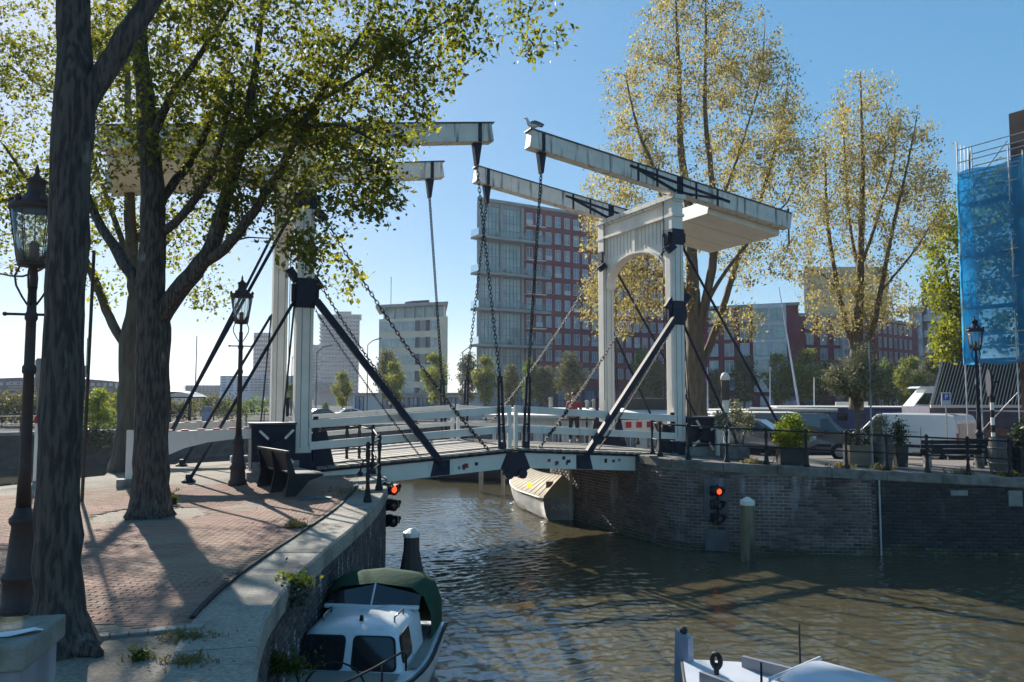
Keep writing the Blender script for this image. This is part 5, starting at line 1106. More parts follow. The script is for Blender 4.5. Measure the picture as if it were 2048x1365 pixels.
def cabin_boat():
    st = V(-1.85, 12.45, WATER); ax = Vector((-.09, -.996, 0)); L = 4.4; c = st + ax * (L / 2); r = thing('cabin_cruiser', 'white cabin cruiser with green canvas hood moored at the left wall', 'boat', V(c.x, c.y, WATER), math.atan2(ax.y, ax.x))
    ed = hull(r, L, 1.84, .72, -.35, GEL, .2, .38, .9, rub=BLACK); deck(r, ed, GEL, .985, 0)
    for s in (-1, 1):
        b = MB(local=True); b.sheet([[V(x, s * w * .80, g + .036), V(x, s * w * .94, g + .03)] for x, w, g in ed[1:9]]); b.build('deck_panel', TEAL, r)
    b = MB(local=True); b.sheet([[V(x, -w * .84, g + .034), V(x, 0, g + .055), V(x, w * .84, g + .034)] for x, w, g in ed[9:15]]); b.build('foredeck_panel', TEAL, r)
    zb, zt = .74, 1.22; xb, xf = -1.25, .06
    base = rounded([(xb, -.72), (xf + .14, -.68), (xf + .14, .68), (xb, .72)], .2); top = rounded([(xb, -.66), (xf - .02, -.60), (xf - .02, .60), (xb, .66)], .2); rim = rounded([(xb, -.58), (xf - .14, -.5), (xf - .14, .5), (xb, .58)], .18)
    b = MB(local=True); n = len(base); b.v = [V(x, y, zb) for x, y in base] + [V(x, y, zt - .07) for x, y in top] + [V(x, y, zt) for x, y in rim] + [V((x + .55) * .7 - .55, y * .6, zt + .03) for x, y in rim]
    for k in range(3): b.f += [(k * n + i, k * n + (i + 1) % n, (k + 1) * n + (i + 1) % n, (k + 1) * n + i) for i in range(n)]
    b.f.append(tuple(range(3 * n, 4 * n))); b.build('cabin', GEL, r, True)
    def pane(pts, off):
        P_ = [V(*p) for p in pts]; nn = (P_[1] - P_[0]).cross(P_[2] - P_[1]).normalized(); nn = nn if nn.dot(V(*off)) > 0 else -nn
        u = (P_[1] - P_[0]).normalized(); v = nn.cross(u); o0 = P_[0]; q2 = [((p - o0).dot(u), (p - o0).dot(v)) for p in P_]
        cx, cy = sum(x for x, _ in q2) / len(q2), sum(y for _, y in q2) / len(q2); wo = None
        for grow, dep, m_, nm_ in ((.02, .006, BLACK, 'window'), (0, .012, SMOKE, 'pane')):
            rr = rounded([(x + math.copysign(grow, x - cx), y + math.copysign(grow, y - cy)) for x, y in q2], .075, 5)
            b = MB(local=True); b.prism(rr, lambda x, y: o0 + u * x + v * y - nn * .03, lambda x, y: o0 + u * x + v * y + nn * dep); wo = b.build(nm_, m_, wo or r)
    def fr(y, t): return (xf + .14 - .165 * t, y * (1 - .10 * t), zb + .41 * t)
    for s in (-1, 1): pane([fr(s * .07, .12), fr(s * .62, .12), fr(s * .62, .98), fr(s * .07, .98)], (1, 0, .3))
    def sd(x, t, s): return (x, s * (.705 - .07 * t - .02 * (x - xb) / 1.4), zb + .41 * t)
    for s in (-1, 1): pane([sd(-.5, .2, s), sd(-.02, .2, s), sd(-.10, .94, s), sd(-.5, .96, s)], (0, s, .2))
    for s in (-1, 1):
        b = MB(local=True); b.path([V(-.35, s * .48, zt + .0), V(-.35, s * .48, zt + .07), V(-.75, s * .5, zt + .07), V(-.75, s * .5, zt + .0)], .013, 6); b.build('grab_rail', CHROME, r, True)
    b = MB(local=True); b.lathe([(.035, 0), (.025, .04), (.022, .09)], (-.3, .05, zt + .01), 8); b.build('roof_vent', BLACK, r)
    hx = [(-1.22, 1.50, .64), (-1.55, 1.61, .68), (-1.85, 1.58, .68), (-2.08, 1.42, .66)]
    b = MB(local=True); rows = []
    for x, h_, w1 in hx: rows.append([V(x, -.80, .76), V(x, -.79, 1.1), V(x, -w1 * 1.08, h_ - .16), V(x, -w1 * .8, h_ - .04), V(x, 0, h_ + .02), V(x, w1 * .8, h_ - .04), V(x, w1 * 1.08, h_ - .16), V(x, .79, 1.1), V(x, .80, .76)])
    b.sheet(rows); b.f.append(tuple(range(27, 36))); b.build('canvas_hood', CANVAS, r, True)
    b = MB(local=True); b.sheet([[V(-1.02, -.66, zt + .02), V(-.96, 0, zt + .05), V(-1.02, .66, zt + .02)], [V(-1.2, -.66, 1.37), V(-1.2, 0, 1.51), V(-1.2, .66, 1.37)]]); b.build('hood_screen', SMOKE, r, True)
    b = MB(local=True); b.beam((-.945, 0, zt + .05), (-1.19, 0, 1.52), .02, .02); b.build('screen_divider', GEL, r)
    b = MB(local=True); b.box((-.98, 0, zt + .03), (.08, 1.34, .05)); bevel(b.build('screen_sill', GEL, r), .01)
    b = MB(local=True)
    for s in (-1, 1):
        b.path([V(.2, s * .76, .8), V(.2, s * .76, 1.0), V(.3, s * .74, 1.06), V(.9, s * .56, 1.07), V(1.5, s * .36, 1.09), V(1.95, s * .12, 1.1), V(2.0, 0, 1.1)], .014, 6); b.tube((.75, s * .6, .78), (.75, s * .6, 1.07), .012, n=6)
    b.build('bow_rail', BLACK, r, True)
    for y0, x0, w_, hh in ((.12, .92, .34, .36), (-.5, .9, .17, .3)): b = MB(local=True); b.path([V(x0 + .02 * k, y0 + w_ * math.cos(math.pi * k / 12), .8 + hh * math.sin(math.pi * k / 12)) for k in range(13)], .012, 6); b.build('fender_hoop', BLACK, r, True)
    for y in (-.74, .74): b = MB(local=True); b.lathe([(.035, 0), (.03, .08), (.04, .1)], (-2.1, y, .74), 8); b.build('stern_cleat', BLACK, r)
    return r
cabin_boat()

def steel_boat():
    bow = V(2.02, 9.5, WATER); ax = Vector((-.65, .76, 0)); L = 6.5; c = bow - ax * (L / 2); BL = mat('pale_blue_grey_paint', (.60, .63, .69), (.52, .55, .61), 2, .35, .06, 20, coat=.2, c3=(.3, .32, .36), s3=4, t3=(.6, .8))
    r = thing('steel_sloop', 'pale blue grey steel boat with a tall stem post at the bottom right', 'boat', V(c.x, c.y, WATER + .12), math.atan2(ax.y, ax.x))
    ed = hull(r, L, 2.2, .78, -.5, mat('dark_hull_paint', (.03, .035, .05), rough=.4), .2, .74, .75, rub=BLACK); deck(r, ed, BL, .99, .0)
    b = MB(local=True); b.hexa([V(L / 2 - .12, -.05, .2), V(L / 2 + .14, -.03, .2), V(L / 2 + .14, .03, .2), V(L / 2 - .12, .05, .2), V(L / 2 - .1, -.05, 1.24), V(L / 2 + .1, -.03, 1.32), V(L / 2 + .1, .03, 1.32), V(L / 2 - .1, .05, 1.24)]); b.build('stem_post', mat('stem_grey', (.30, .33, .42), rough=.45), r)
    b = MB(local=True); b.ball((L / 2, 0, 1.31), .05, 8, 5); b.build('stem_knob', BLACK, r)
    # low trunk cabin with sliding hatch
    x0, x1 = -.6, 1.2
    b = MB(local=True); b.v = [V(x0, -.62, .78), V(x1, -.5, .9), V(x1, .5, .9), V(x0, .62, .78), V(x0, -.58, 1.12), V(x1, -.46, 1.1), V(x1, .46, 1.1), V(x0, .58, 1.12)]; b.f = [(4, 5, 6, 7), (0, 1, 5, 4), (1, 2, 6, 5), (2, 3, 7, 6), (3, 0, 4, 7)]; b.build('trunk_cabin', BL, r)
    for s in (-1, 1):
        b = MB(local=True); b.beam((2.72, s * .40, 1.0), (1.62, s * .5, 1.0), .05, .13); b.build('coaming', mat('grey_coaming', (.22, .23, .26), rough=.5), r)
    b = MB(local=True); rows = [[V(x, -.44, 1.08), V(x, -.43, 1.24), V(x, -.22, 1.285), V(x, 0, 1.30), V(x, .22, 1.285), V(x, .43, 1.24), V(x, .44, 1.08)] for x in (1.75, .45)]; b.sheet(rows); b.f += [(0, 1, 2, 3, 4, 5, 6), (13, 12, 11, 10, 9, 8, 7)]; b.build('sliding_hatch', BL, r)
    b = MB(local=True); b.path([V(1.82, -.5, .98), V(1.82, -.5, 1.24), V(1.82, .5, 1.24), V(1.82, .5, .98)], .022, 8); b.build('hatch_rail', BL, r, True)
    b = MB(local=True); b.path([V(.45, -.6, .85), V(.45, -.55, 1.1), V(.45, -.3, 1.28), V(.45, .3, 1.28), V(.45, .55, 1.1), V(.45, .6, .85)], .06, 8); b.build('wheelhouse_arch', BL, r, True)
    b = MB(local=True); b.path([V(-.55, -.75, .84), V(-.9, -.8, 1.15), V(-1.7, -.82, 1.2), V(-2.0, -.8, .84)], .022, 6); b.build('hand_rail', mat('white_rail', (.7, .7, .7), rough=.4), r, True)
    for x, y in ((2.2, -.75), (1.75, .75), (.9, .7)): b = MB(local=True); b.lathe([(.05, 0), (.015, .04), (.01, .5)], (x, y, .98), 6); b.build('aerial', BLACK, r)
    for x, y in ((.2, .8), (-.6, -.85), (1.2, -.62)): b = MB(local=True); b.lathe([(.04, 0), (.04, .22), (.05, .24)], (x, y, .8), 8); b.build('bollard', mat('white_rail', (.7, .7, .7), rough=.4), r)
    b = MB(local=True); cx = L / 2 - .55; b.path([V(cx + .055 * math.cos(t), .14, 1.13 + .075 * math.sin(t)) for t in [k * 2 * math.pi / 12 for k in range(13)]], .03, 6, False); b.tube((cx, .14, .98), (cx, .14, 1.1), .03); b.build('rope_coil', BLACK, r, True)
    b = MB(local=True); b.lathe([(.02, 0), (.03, .12), (.1, .22), (.11, .23)], (1.95, .72, .97), 10); b.build('horn', BL, r, True)
steel_boat()

def covered_boat():
    st = gp(1130, 1040, WATER); r = thing('covered_launch', 'open grey launch under a tan tarpaulin by the bridge pier', 'boat', V(2.0, 30.6, WATER), rad(101), group=None)
    r.location = V(1.05, 30.3, WATER); ROOT[r.name] = r.location.copy()
    G_ = mat('grey_boat_hull', (.42, .41, .38), (.3, .3, .28), 3, .5, .1, 20, c3=(.15, .15, .13), s3=2, t3=(.55, .8)); ed = hull(r, 7.0, 2.1, .75, -.35, G_, .3, .45, .65, rub=WHITE)
    T = mat('tan_tarpaulin', (.40, .34, .24), (.32, .27, .19), 3, .8, .3, 14); e = ed[0:14]; n = len(e)
    for i in range(n - 1):
        b = MB(local=True); rows = []
        for t in (0, .5, 1):
            x, w, g = [e[i][k] * (1 - t) + e[i + 1][k] * t for k in range(3)]; sg = -.02 * math.sin(math.pi * t); h = .75 * (1 - (i + t) / n * .55); rows.append([V(x, -w * 1.01, g - .12), V(x, -w * 1.0, g + .02), V(x, -w * .5, g + h * .55 + sg), V(x, 0, g + h + sg), V(x, w * .5, g + h * .55 + sg), V(x, w * 1.0, g + .02), V(x, w * 1.01, g - .12)])
        b.sheet(rows); b.build('tarpaulin_panel', T, r, True)
        x, w, g = e[i]; h = .75 * (1 - i / n * .55); b = MB(local=True); b.path([V(x, -w, g + .03), V(x, -w * .5, g + h * .55 + .01), V(x, 0, g + h + .012), V(x, w * .5, g + h * .55 + .01), V(x, w, g + .03)], .007, 5); b.build('tarpaulin_rib', T, r, True)
    x, w, g = e[0]; b = MB(local=True); b.add([V(x, -w, g), V(x, -w * .5, g + .42), V(x, 0, g + .77), V(x, w * .5, g + .42), V(x, w, g)], [(0, 1, 2, 3, 4)]); b.build('tarpaulin_end', T, r)
    text('ANNA', .3, mat('name_pale_paint', (.6, .6, .58)), r, r.location + Vector((0, 0, 0)), (rad(90), 0, rad(-90))).location = V(-3.53, 0, .42)
    return r
covered_boat()

# white houseboat with arched windows behind the bridge
HBW = mat('houseboat_white', (.72, .70, .66), (.62, .60, .56), 2, .6, .1, 30, c3=(.5, .49, .46), s3=5, t3=(.55, .8), st3=(1, 1, .2))
def houseboat():
    Yh = 44.0; p0 = at(985, 900, Yh); p1 = at(1335, 900, Yh - 3.5); p0.z = p1.z = WATER; d = (p1 - p0).normalized(); nrm = Vector((d.y, -d.x, 0)); L = (p1 - p0).length
    r = thing('houseboat', 'long white houseboat with arched windows moored behind the bridge', 'houseboat', (p0 + p1) / 2)
    def Q(s, n_, z): return p0 + d * s + nrm * n_ + V(0, 0, z)
    b = MB(); b.hexa([Q(s, n_, z) for z in (-.3, .75) for s, n_ in ((-.6, .25), (L + .6, .25), (L + .6, -4.6), (-.6, -4.6))]); b.build('pontoon', mat('grey_pontoon', (.2, .2, .2), rough=.8), r)
    zt = 3.05; b = MB(); b.hexa([Q(s, n_, z) for z in (.75, zt) for s, n_ in ((0, 0), (L, 0), (L, -4.2), (0, -4.2))]); b.build('cabin_wall', HBW, r)
    b = MB(); k = 14; rows = []
    for i in range(k + 1):
        a = i / k; rows.append([Q(-.35, .35 - 4.9 * a, zt + .42 * math.sin(math.pi * a)), Q(L + .35, .35 - 4.9 * a, zt + .42 * math.sin(math.pi * a))])
    b.sheet(rows); b.f.append(tuple(range(0, 2 * k + 2, 2))); b.build('curved_roof', HBW, r, True)
    b = MB(); b.beam(Q(-.35, .36, zt - .02), Q(L + .35, .36, zt - .02), .06, .16); b.build('roof_edge', HBW, r)
    DK_ = mat('window_surround', (.10, .095, .09), rough=.5)
    def win(s, w, h, z0, arch=True, bars=1):
        n = 8; hr = w / 2 if arch else 0; base = [(-w / 2, 0), (w / 2, 0)] + ([(w / 2 * math.cos(math.pi * i / n), h - hr * .7 + hr * .7 * math.sin(math.pi * i / n)) for i in range(n + 1)] if arch else [(w / 2, h), (-w / 2, h)])
        f = MB(); f.prism(base, lambda x, z: Q(s + x, .05, z0 + z), lambda x, z: Q(s + x, -.02, z0 + z)); wo = f.build('window', DK_, r)
        sm = [(x * .86, .06 + z * .92) for x, z in base]; f = MB(); f.prism(sm, lambda x, z: Q(s + x, .06, z0 + z), lambda x, z: Q(s + x, .0, z0 + z)); f.build('pane', mat('bright_glass', (.25, .28, .31), (.12, .14, .17), 1.5, .08, spec=.8), wo)
        for j in range(bars): xx = -w / 2 + w * (j + 1) / (bars + 1); f = MB(); f.beam(Q(s + xx, .065, z0 + .05), Q(s + xx, .065, z0 + h * .93), .05, .03, up=d); f.build('mullion', HBW, wo)
    sc_ = L / 10.0
    for s, w, h, z0, ar, bars in ((.5, .5, 1.5, .95, True, 1), (1.55, .42, .95, 1.5, True, 1), (2.25, .42, .95, 1.5, True, 1), (3.5, .85, 1.0, 1.45, True, 2), (4.9, .55, 1.0, 1.45, False, 1), (5.5, .55, 1.0, 1.45, False, 1), (6.7, .5, .95, 1.5, True, 1), (7.9, .85, 1.0, 1.45, True, 2), (9.2, .5, .95, 1.5, True, 1), (1.55, .42, .6, .9, False, 1)): win(s * sc_, w * sc_, h, z0, ar, bars)
    for k_ in range(40):
        s = L * (k_ + .5) / 40; f = MB(); f.beam(Q(s, .006, .8), Q(s, .006, zt - .1), .02, .012, up=d); f.build('cladding_joint', mat('cladding_joint', (.5, .49, .47)), r)
    for s, hh in ((3.0, .5), (5.2, .35), (5.6, .4)): f = MB(); f.tube(Q(s * sc_, -1.5, zt + .3), Q(s * sc_, -1.5, zt + .4 + hh), .1); f.lathe([(.16, 0), (.16, .05), (.02, .12)], Q(s * sc_, -1.5, zt + .4 + hh), 8); f.build('roof_vent', CONC, r)
    f = MB(); f.hexa([Q(s, n_, z) for z in (zt + .35, zt + .95) for s, n_ in ((L * .74, -1.2), (L * .98, -1.2), (L * .98, -3), (L * .74, -3))]); f.build('roof_deck_box', mat('dark_roof_deck', (.05, .05, .05), rough=.8), r)
houseboat()

# motor yacht, work boats and masts in the basin beyond the island
def yacht():
    Yq = 50.0; p = at(1842, 900, Yq); r = thing('motor_yacht', 'white motor yacht with raked upper deck between white van and batten roof', 'boat', V(p.x, p.y, WATER), rad(172)); W_ = mat('yacht_white', (.75, .76, .78), (.7, .71, .73), 2, .25, coat=.5)
    ed = hull(r, 11, 3.4, 2.0, -.4, W_, .5, .5, .9); deck(r, ed, W_, .98)
    def house(x0, x1, x2, x3, w0, w1, z0, z1, nm, m_): b = MB(local=True); b.hexa([V(x0, -w0, z0), V(x3, -w0 * .8, z0), V(x3, w0 * .8, z0), V(x0, w0, z0), V(x1, -w1, z1), V(x2, -w1 * .85, z1), V(x2, w1 * .85, z1), V(x1, w1, z1)]); return b.build(nm, m_, r)
    house(-4.6, -4.4, 1.6, 3.6, 1.45, 1.3, 2.0, 3.2, 'saloon', W_); house(-3.4, -3.3, .9, 1.9, 1.36, 1.25, 2.55, 3.0, 'saloon_window', SMOKE); house(-4.8, -4.8, 1.9, 2.2, 1.5, 1.45, 3.2, 3.35, 'fly_deck', W_)
    house(-3.6, -3.3, -.2, .8, 1.2, .95, 3.35, 4.6, 'wheelhouse', W_); house(-3.2, -3.1, -.05, .55, 1.24, 1.02, 3.6, 4.3, 'wheelhouse_window', SMOKE)
    house(-3.8, -3.7, .2, .4, 1.15, 1.1, 4.6, 4.72, 'hard_top', W_); house(-2.9, -2.8, -1.6, -1.2, .6, .4, 4.72, 5.6, 'radar_arch', mat('yacht_grey', (.25, .3, .4), rough=.4))
    b = MB(local=True); b.tube((-2.2, 0, 5.6), (-2.2, 0, 6.6), .03); b.tube((-2.6, .2, 5.6), (-2.6, .2, 6.1), .02); b.lathe([(.3, 0), (.3, .1), (.1, .18)], (-1.9, 0, 5.6), 10); b.build('mast', CHROME, r)
yacht()
def work_boat(name, label, px, Y, L, W, hz_, hullm, cabm, cab, rz, redstripe=False):
    p = at(px, 900, Y); r = thing(name, label, 'boat', V(p.x, p.y, WATER), rz, group='boats in the basin'); ed = hull(r, L, W, hz_, -.3, hullm, .5, .55, .7, rub=WHITE); deck(r, ed, OLDWOOD, .97)
    for x0, x1, z1, w in cab:
        b = MB(local=True); b.hexa([V(x0, -w, hz_), V(x1, -w, hz_), V(x1, w, hz_), V(x0, w, hz_), V(x0, -w * .96, z1), V(x1, -w * .96, z1), V(x1, w * .96, z1), V(x0, w * .96, z1)]); b.build('cabin', cabm, r)
        b = MB(local=True); b.box(((x0 + x1) / 2, 0, z1 + .04), (x1 - x0 + .3, w * 2 + .25, .08)); b.build('cabin_roof', WHITE, r)
        k = max(2, int((x1 - x0) / 1.0))
        for i in range(k):
            for s in (-1, 1): b = MB(local=True); b.box((x0 + (x1 - x0) * (i + .5) / k, s * (w * .985), hz_ + (z1 - hz_) * .58), ((x1 - x0) / k * .55, .04, (z1 - hz_) * .4)); b.build('window', SMOKE, r)
    return r
RED = mat('boat_red', (.25, .03, .04), rough=.5); BLU = mat('boat_blue', (.03, .07, .22), (.025, .05, .16), 2, .5)
work_boat('tug_boat', 'red hulled boat with white wheelhouse behind the dusty shrubs', 1530, 47, 11, 3.2, 1.5, RED, WHITE, ((-3, 1.5, 3.1, 1.2),), rad(-8))
work_boat('barge', 'dark blue barge with pale covers beyond the grey van', 1720, 50, 15, 4, 2.1, BLU, BLU, ((-5, 3.5, 3.4, 1.6),), rad(-12))
r = work_boat('house_barge', 'long pale barge with white name board on its roof rail in the basin', 1640, 58, 22, 4.5, 1.6, mat('pale_barge', (.45, .5, .6), rough=.5), WHITE, ((-8, 6, 2.9, 1.8),), rad(5))
b = MB(local=True); b.box((1.5, -1.9, 3.35), (2.4, .06, .7)); b.build('name_board', WHITE, r)
work_boat('house_barge', 'white barge moored left of the golden elm beyond the island', 1440, 62, 16, 4.5, 1.5, BLU, WHITE, ((-6, 5, 3.0, 1.8),), rad(4))
for k, (px, Y, top, ln, nm) in enumerate(((1540, 56, 735, 0, 'thin white mast left of the leaning mast'), (1590, 66, 575, 16, 'tall leaning blue mast in front of the red flats'), (1628, 54, 755, 0, 'short dark-topped mast beside the olive tree'), (1415, 58, 735, 0, 'flag staff with a flag beside the portal post'))):
    a = at(px + ln, 850, Y); a.z = WATER + 1; c = at(px - ln * 2, top, Y); b = MB(); b.tube(a, c, .06 if ln == 0 else .13, .03); o = b.build('boat_mast', mat('mast_paint', (.45, .5, .62), rough=.5) if k != 2 else WHITE); tag(o, nm, 'mast', 'masts in the basin')
    if k == 3:
        b = MB(); b.sheet([[c + V(-.02 - .5 * i, 0, -.1 - .25 * i - .35 * j + .05 * math.sin(3 * i)) for i in range(4)] for j in range(4)]); b.build('flag', mat('flag_cloth', (.35, .12, .18), (.06, .1, .35), .6, .8, stretch=(.2, .2, 3)), o)
# red rowing boat and dark jetty seen behind the left road
def row_boat(label, px, Y, rz, m, L=4.2):
    p = at(px, 930, Y); r = thing('rowing_boat', label, 'boat', V(p.x, p.y, WATER), rz); ed = hull(r, L, 1.5, .55, -.2, m, .25, .5, .75, rub=WHITE); b = MB(local=True); b.sheet([[V(x, -w * .9, .2), V(x, w * .9, .2)] for x, w, g in ed]); b.build('floor', OLDWOOD, r)
    for x in (-.8, .6): b = MB(local=True); b.box((x, 0, .42), (.28, 1.25, .04)); b.build('thwart', OLDWOOD, r)
    return r
row_boat('red brown open boat on the glittering water at left', 150, 26.5, rad(8), mat('red_brown_boat', (.16, .06, .045), rough=.5), 4.6)
row_boat('dark open boat moored at the far left behind the lantern', 20, 27, rad(-10), mat('dark_boat', (.03, .035, .04), rough=.5))
for k, (px, Y, L, rz) in enumerate(((905, 42, 7, 4), (990, 40, 6, -3))):
    p = at(px, 950, Y); r = thing('moored_barge', ('low dark barge moored under the left leaf of the bridge', 'low dark barge moored under the meeting of the leaves')[k], 'boat', V(p.x, p.y, WATER), rad(rz)); ed = hull(r, L, 2.2, .6, -.3, mat('barge_black', (.02, .022, .03), (.03, .032, .04), 3, .6), .2, .6, .8, rub=WHITE); deck(r, ed, OLDWOOD, .95, -.05)
    b = MB(local=True); b.hexa([V(-L * .3, -.8, .55), V(L * .2, -.8, .55), V(L * .2, .8, .55), V(-L * .3, .8, .55), V(-L * .28, -.7, 1.25), V(L * .15, -.7, 1.15), V(L * .15, .7, 1.15), V(-L * .28, .7, 1.25)]); b.build('hold_cover', mat('hold_tarp', (.06, .06, .065), rough=.8), r)
pile('pale mooring pole between the dark barges', gp(962, 985, WATER), 1.5, .1, .1, 0, None, mat('pale_pole', (.35, .31, .25), rough=.8)); pile('second pale mooring pole left of the covered boat', gp(1006, 990, WATER), 1.5, .09, .09, 0, None, mat('pale_pole', (.35, .31, .25), rough=.8))

# ------------------------------------------------------------------ gull on the beam tip
def gull():
    tip = GR(4.98, 0, 8.82 + .154 * 4.98 + .293); r = thing('seagull', 'grey backed seagull standing on the tip of the near right beam', 'bird', tip); f = Vector((-.95, -.3, 0)).normalized(); s = f.cross(ZUP)
    pts = [(-.26, .20, .012), (-.18, .20, .05), (-.08, .18, .085), (.04, .185, .09), (.12, .225, .065), (.155, .285, .045), (.175, .335, .042), (.20, .36, .036), (.235, .355, .016)]
    b = MB(); b.path([tip + f * x + V(0, 0, z) for x, z, _ in pts], [q for _, _, q in pts], 10); b.build('body', mat('gull_white', (.72, .72, .72), rough=.7), r, True)
    b = MB(); b.path([tip + f * .23 + V(0, 0, .355), tip + f * .29 + V(0, 0, .345)], [.012, .004], 6); b.build('beak', mat('gull_beak', (.6, .35, .05)), r)
    for sg in (-1, 1):
        b = MB(); rows = []
        for x, w0 in ((.08, .03), (-.05, .075), (-.2, .06), (-.34, .012)): rows.append([tip + f * x + s * sg * (.075 if x > -.2 else .05) + V(0, 0, .235 + w0 - .15 * max(0, -x - .05) * .3), tip + f * x + s * sg * (.1 if x > -.2 else .05) + V(0, 0, .21), tip + f * x + s * sg * .07 + V(0, 0, .17)])
        b.sheet(rows); b.build('wing', mat('gull_grey', (.16, .165, .18), (.1, .1, .11), 8), r, True)
        b = MB(); b.tube(tip + s * sg * .03 + f * .02, tip + s * sg * .03 + V(0, 0, .12), .007, n=5); b.box(tip + s * sg * .03 + f * .04 + V(0, 0, .005), (.05, .04, .01)); b.build('leg', mat('gull_leg', (.4, .3, .2)), r)
gull()

# ------------------------------------------------------------------ person leaning on the far bridge rail
def person():
    p = GR(1.5, WID - .25, .34 + .060 * 1.5 + .1); H = 1.72; fw = Vector((-.2, -1, 0)).normalized(); sd = fw.cross(ZUP).normalized()
    r = thing('person', 'person in a red top and dark trousers walking across the bridge', 'person', p)
    J = {}
    def P_(s, f, z): return p + sd * s + fw * f + V(0, 0, z)
    def skin_(name, pts, edges, radii, m, sub=1):
        me = bpy.data.meshes.new(name); me.from_pydata([tuple(q - p) for q in pts], edges, []); o = link(name, me, r); me.materials.append(m)
        md = o.modifiers.new('skin', 'SKIN')
        for v, q in zip(me.skin_vertices[0].data, radii): v.radius = (q, q)
        me.skin_vertices[0].data[0].use_root = True; md.use_smooth_shade = True; s2 = o.modifiers.new('sub', 'SUBSURF'); s2.levels = s2.render_levels = sub; return o
    SK = mat('skin_tone', (.42, .26, .19), rough=.6)
    body = [(0, 0, .95), (0, .01, 1.15), (0, .0, 1.36), (0, .0, 1.46), (0, .02, 1.52), (0, .03, 1.60), (0, .02, 1.69), (.19, 0, 1.40), (.24, .04, 1.12), (.21, .16, .9), (.20, .19, .82), (-.19, 0, 1.40), (-.24, -.02, 1.12), (-.22, .06, .9), (-.21, .09, .82), (.10, 0, .90), (.12, .1, .48), (.11, .06, .09), (.11, .18, .04), (-.10, 0, .90), (-.11, -.06, .5), (-.11, -.2, .1), (-.11, -.1, .04)]
    ed_ = [(0, 1), (1, 2), (2, 3), (3, 4), (4, 5), (5, 6), (2, 7), (7, 8), (8, 9), (9, 10), (2, 11), (11, 12), (12, 13), (13, 14), (0, 15), (15, 16), (16, 17), (17, 18), (0, 19), (19, 20), (20, 21), (21, 22)]
    rd_ = [.13, .125, .13, .06, .055, .085, .075, .06, .045, .036, .032, .06, .045, .036, .032, .085, .062, .042, .04, .085, .062, .042, .04]
    skin_('body', [P_(*q) for q in body], ed_, rd_, SK)
    skin_('red_top', [P_(*q) for q in ((0, 0, .98), (0, .01, 1.15), (0, 0, 1.36), (0, .005, 1.43), (.19, 0, 1.40), (.245, .04, 1.14), (.225, .13, .97), (-.19, 0, 1.40), (-.245, -.02, 1.14), (-.23, .04, .97))], [(0, 1), (1, 2), (2, 3), (2, 4), (4, 5), (5, 6), (2, 7), (7, 8), (8, 9)], [.145, .14, .145, .085, .072, .056, .048, .072, .056, .048], mat('red_shirt', (.34, .05, .05), (.25, .04, .04), 8, .8))
    skin_('trousers', [P_(*q) for q in ((0, 0, .98), (.1, 0, .88), (.12, .1, .48), (.11, .06, .12), (-.1, 0, .88), (-.11, -.06, .5), (-.11, -.2, .13))], [(0, 1), (1, 2), (2, 3), (0, 4), (4, 5), (5, 6)], [.15, .10, .075, .06, .10, .075, .06], mat('dark_trousers', (.03, .035, .05), rough=.8))
    b = MB(); b.ball(P_(0, -.005, 1.675), .098, 10, 6); b.build('hair', mat('dark_hair', (.04, .03, .025), rough=.6), r, True)
person()

# ------------------------------------------------------------------ weeds on the walls and at the pavement edge
WEED = mat('weed_leaf', (.10, .12, .03), (.06, .085, .02), 3, .7, rnd=.4, trans=(.45, (1.6, 1.5, .6))); DRY = mat('dry_grass', (.26, .22, .10), (.16, .15, .06), 3, .8, rnd=.3, trans=(.35, (1.3, 1.2, .7))); WEEDW = mat('white_flower_weed', (.05, .06, .035), (.03, .04, .025), 3, .7, rnd=.4)
def tuft(label, p, r_, n, size, m, seed, up=.5, aspect=.25, name='weed_tuft'):
    g = np.random.default_rng(seed); u = g.normal(0, 1, (n, 3)) * np.array(r_) * .5; u[:, 2] = np.abs(u[:, 2]); Q = leaf_cloud(np.array(p) + u, 3, size * .3, size, g, -up, aspect) - np.array(p)
    o = link(name, quads_mesh(name, Q, m)); o.location = p; ROOT[o.name] = Vector(p); return tag(o, label, 'weeds', kind='stuff')
tuft('green weed clump on the gravel in front of the border', gp(280, 1318), (.1, .09, .08), 60, .06, WEED, 1)
tuft('dry grass patch on the gravel beside the coping', gp(380, 1275), (.26, .14, .04), 130, .045, DRY, 2)
tuft('dry grass on the gravel near the bottom', gp(375, 1325), (.22, .14, .04), 120, .045, DRY, 3)
tuft('short dry grass along the coping by the bench', gp(690, 985, .04), (.5, .5, .05), 260, .07, DRY, 4); tuft('dry grass tuft at the coping joint', gp(590, 1055), (.16, .16, .08), 70, .09, DRY, 5)
tuft('small plant at the foot of the spreading elm', gp(345, 1010), (.1, .1, .2), 60, .08, WEED, 6, .2, .5)
for k, (px, py, Y, rr, n, sz, m, lb) in enumerate(((590, 1175, 9.7, (.22, .16, .16), 170, .05, LF_LIME, 'bright green sprig growing from the top of the left wall'), (585, 1215, 9.4, (.2, .2, .25), 260, .04, WEEDW, 'hanging weeds below the bright sprig on the left wall'), (600, 1345, 8.6, (.35, .2, .2), 420, .045, WEED, 'low bushy weeds at the wall behind the cabin cruiser'))):
    q = at(px, py, Y); e_ = min(LE, key=lambda z_: abs(z_.y - q.y)); tuft(lb, V(e_.x + .06, e_.y, q.z), rr, n, sz, m, 80 + k, .3, .55)
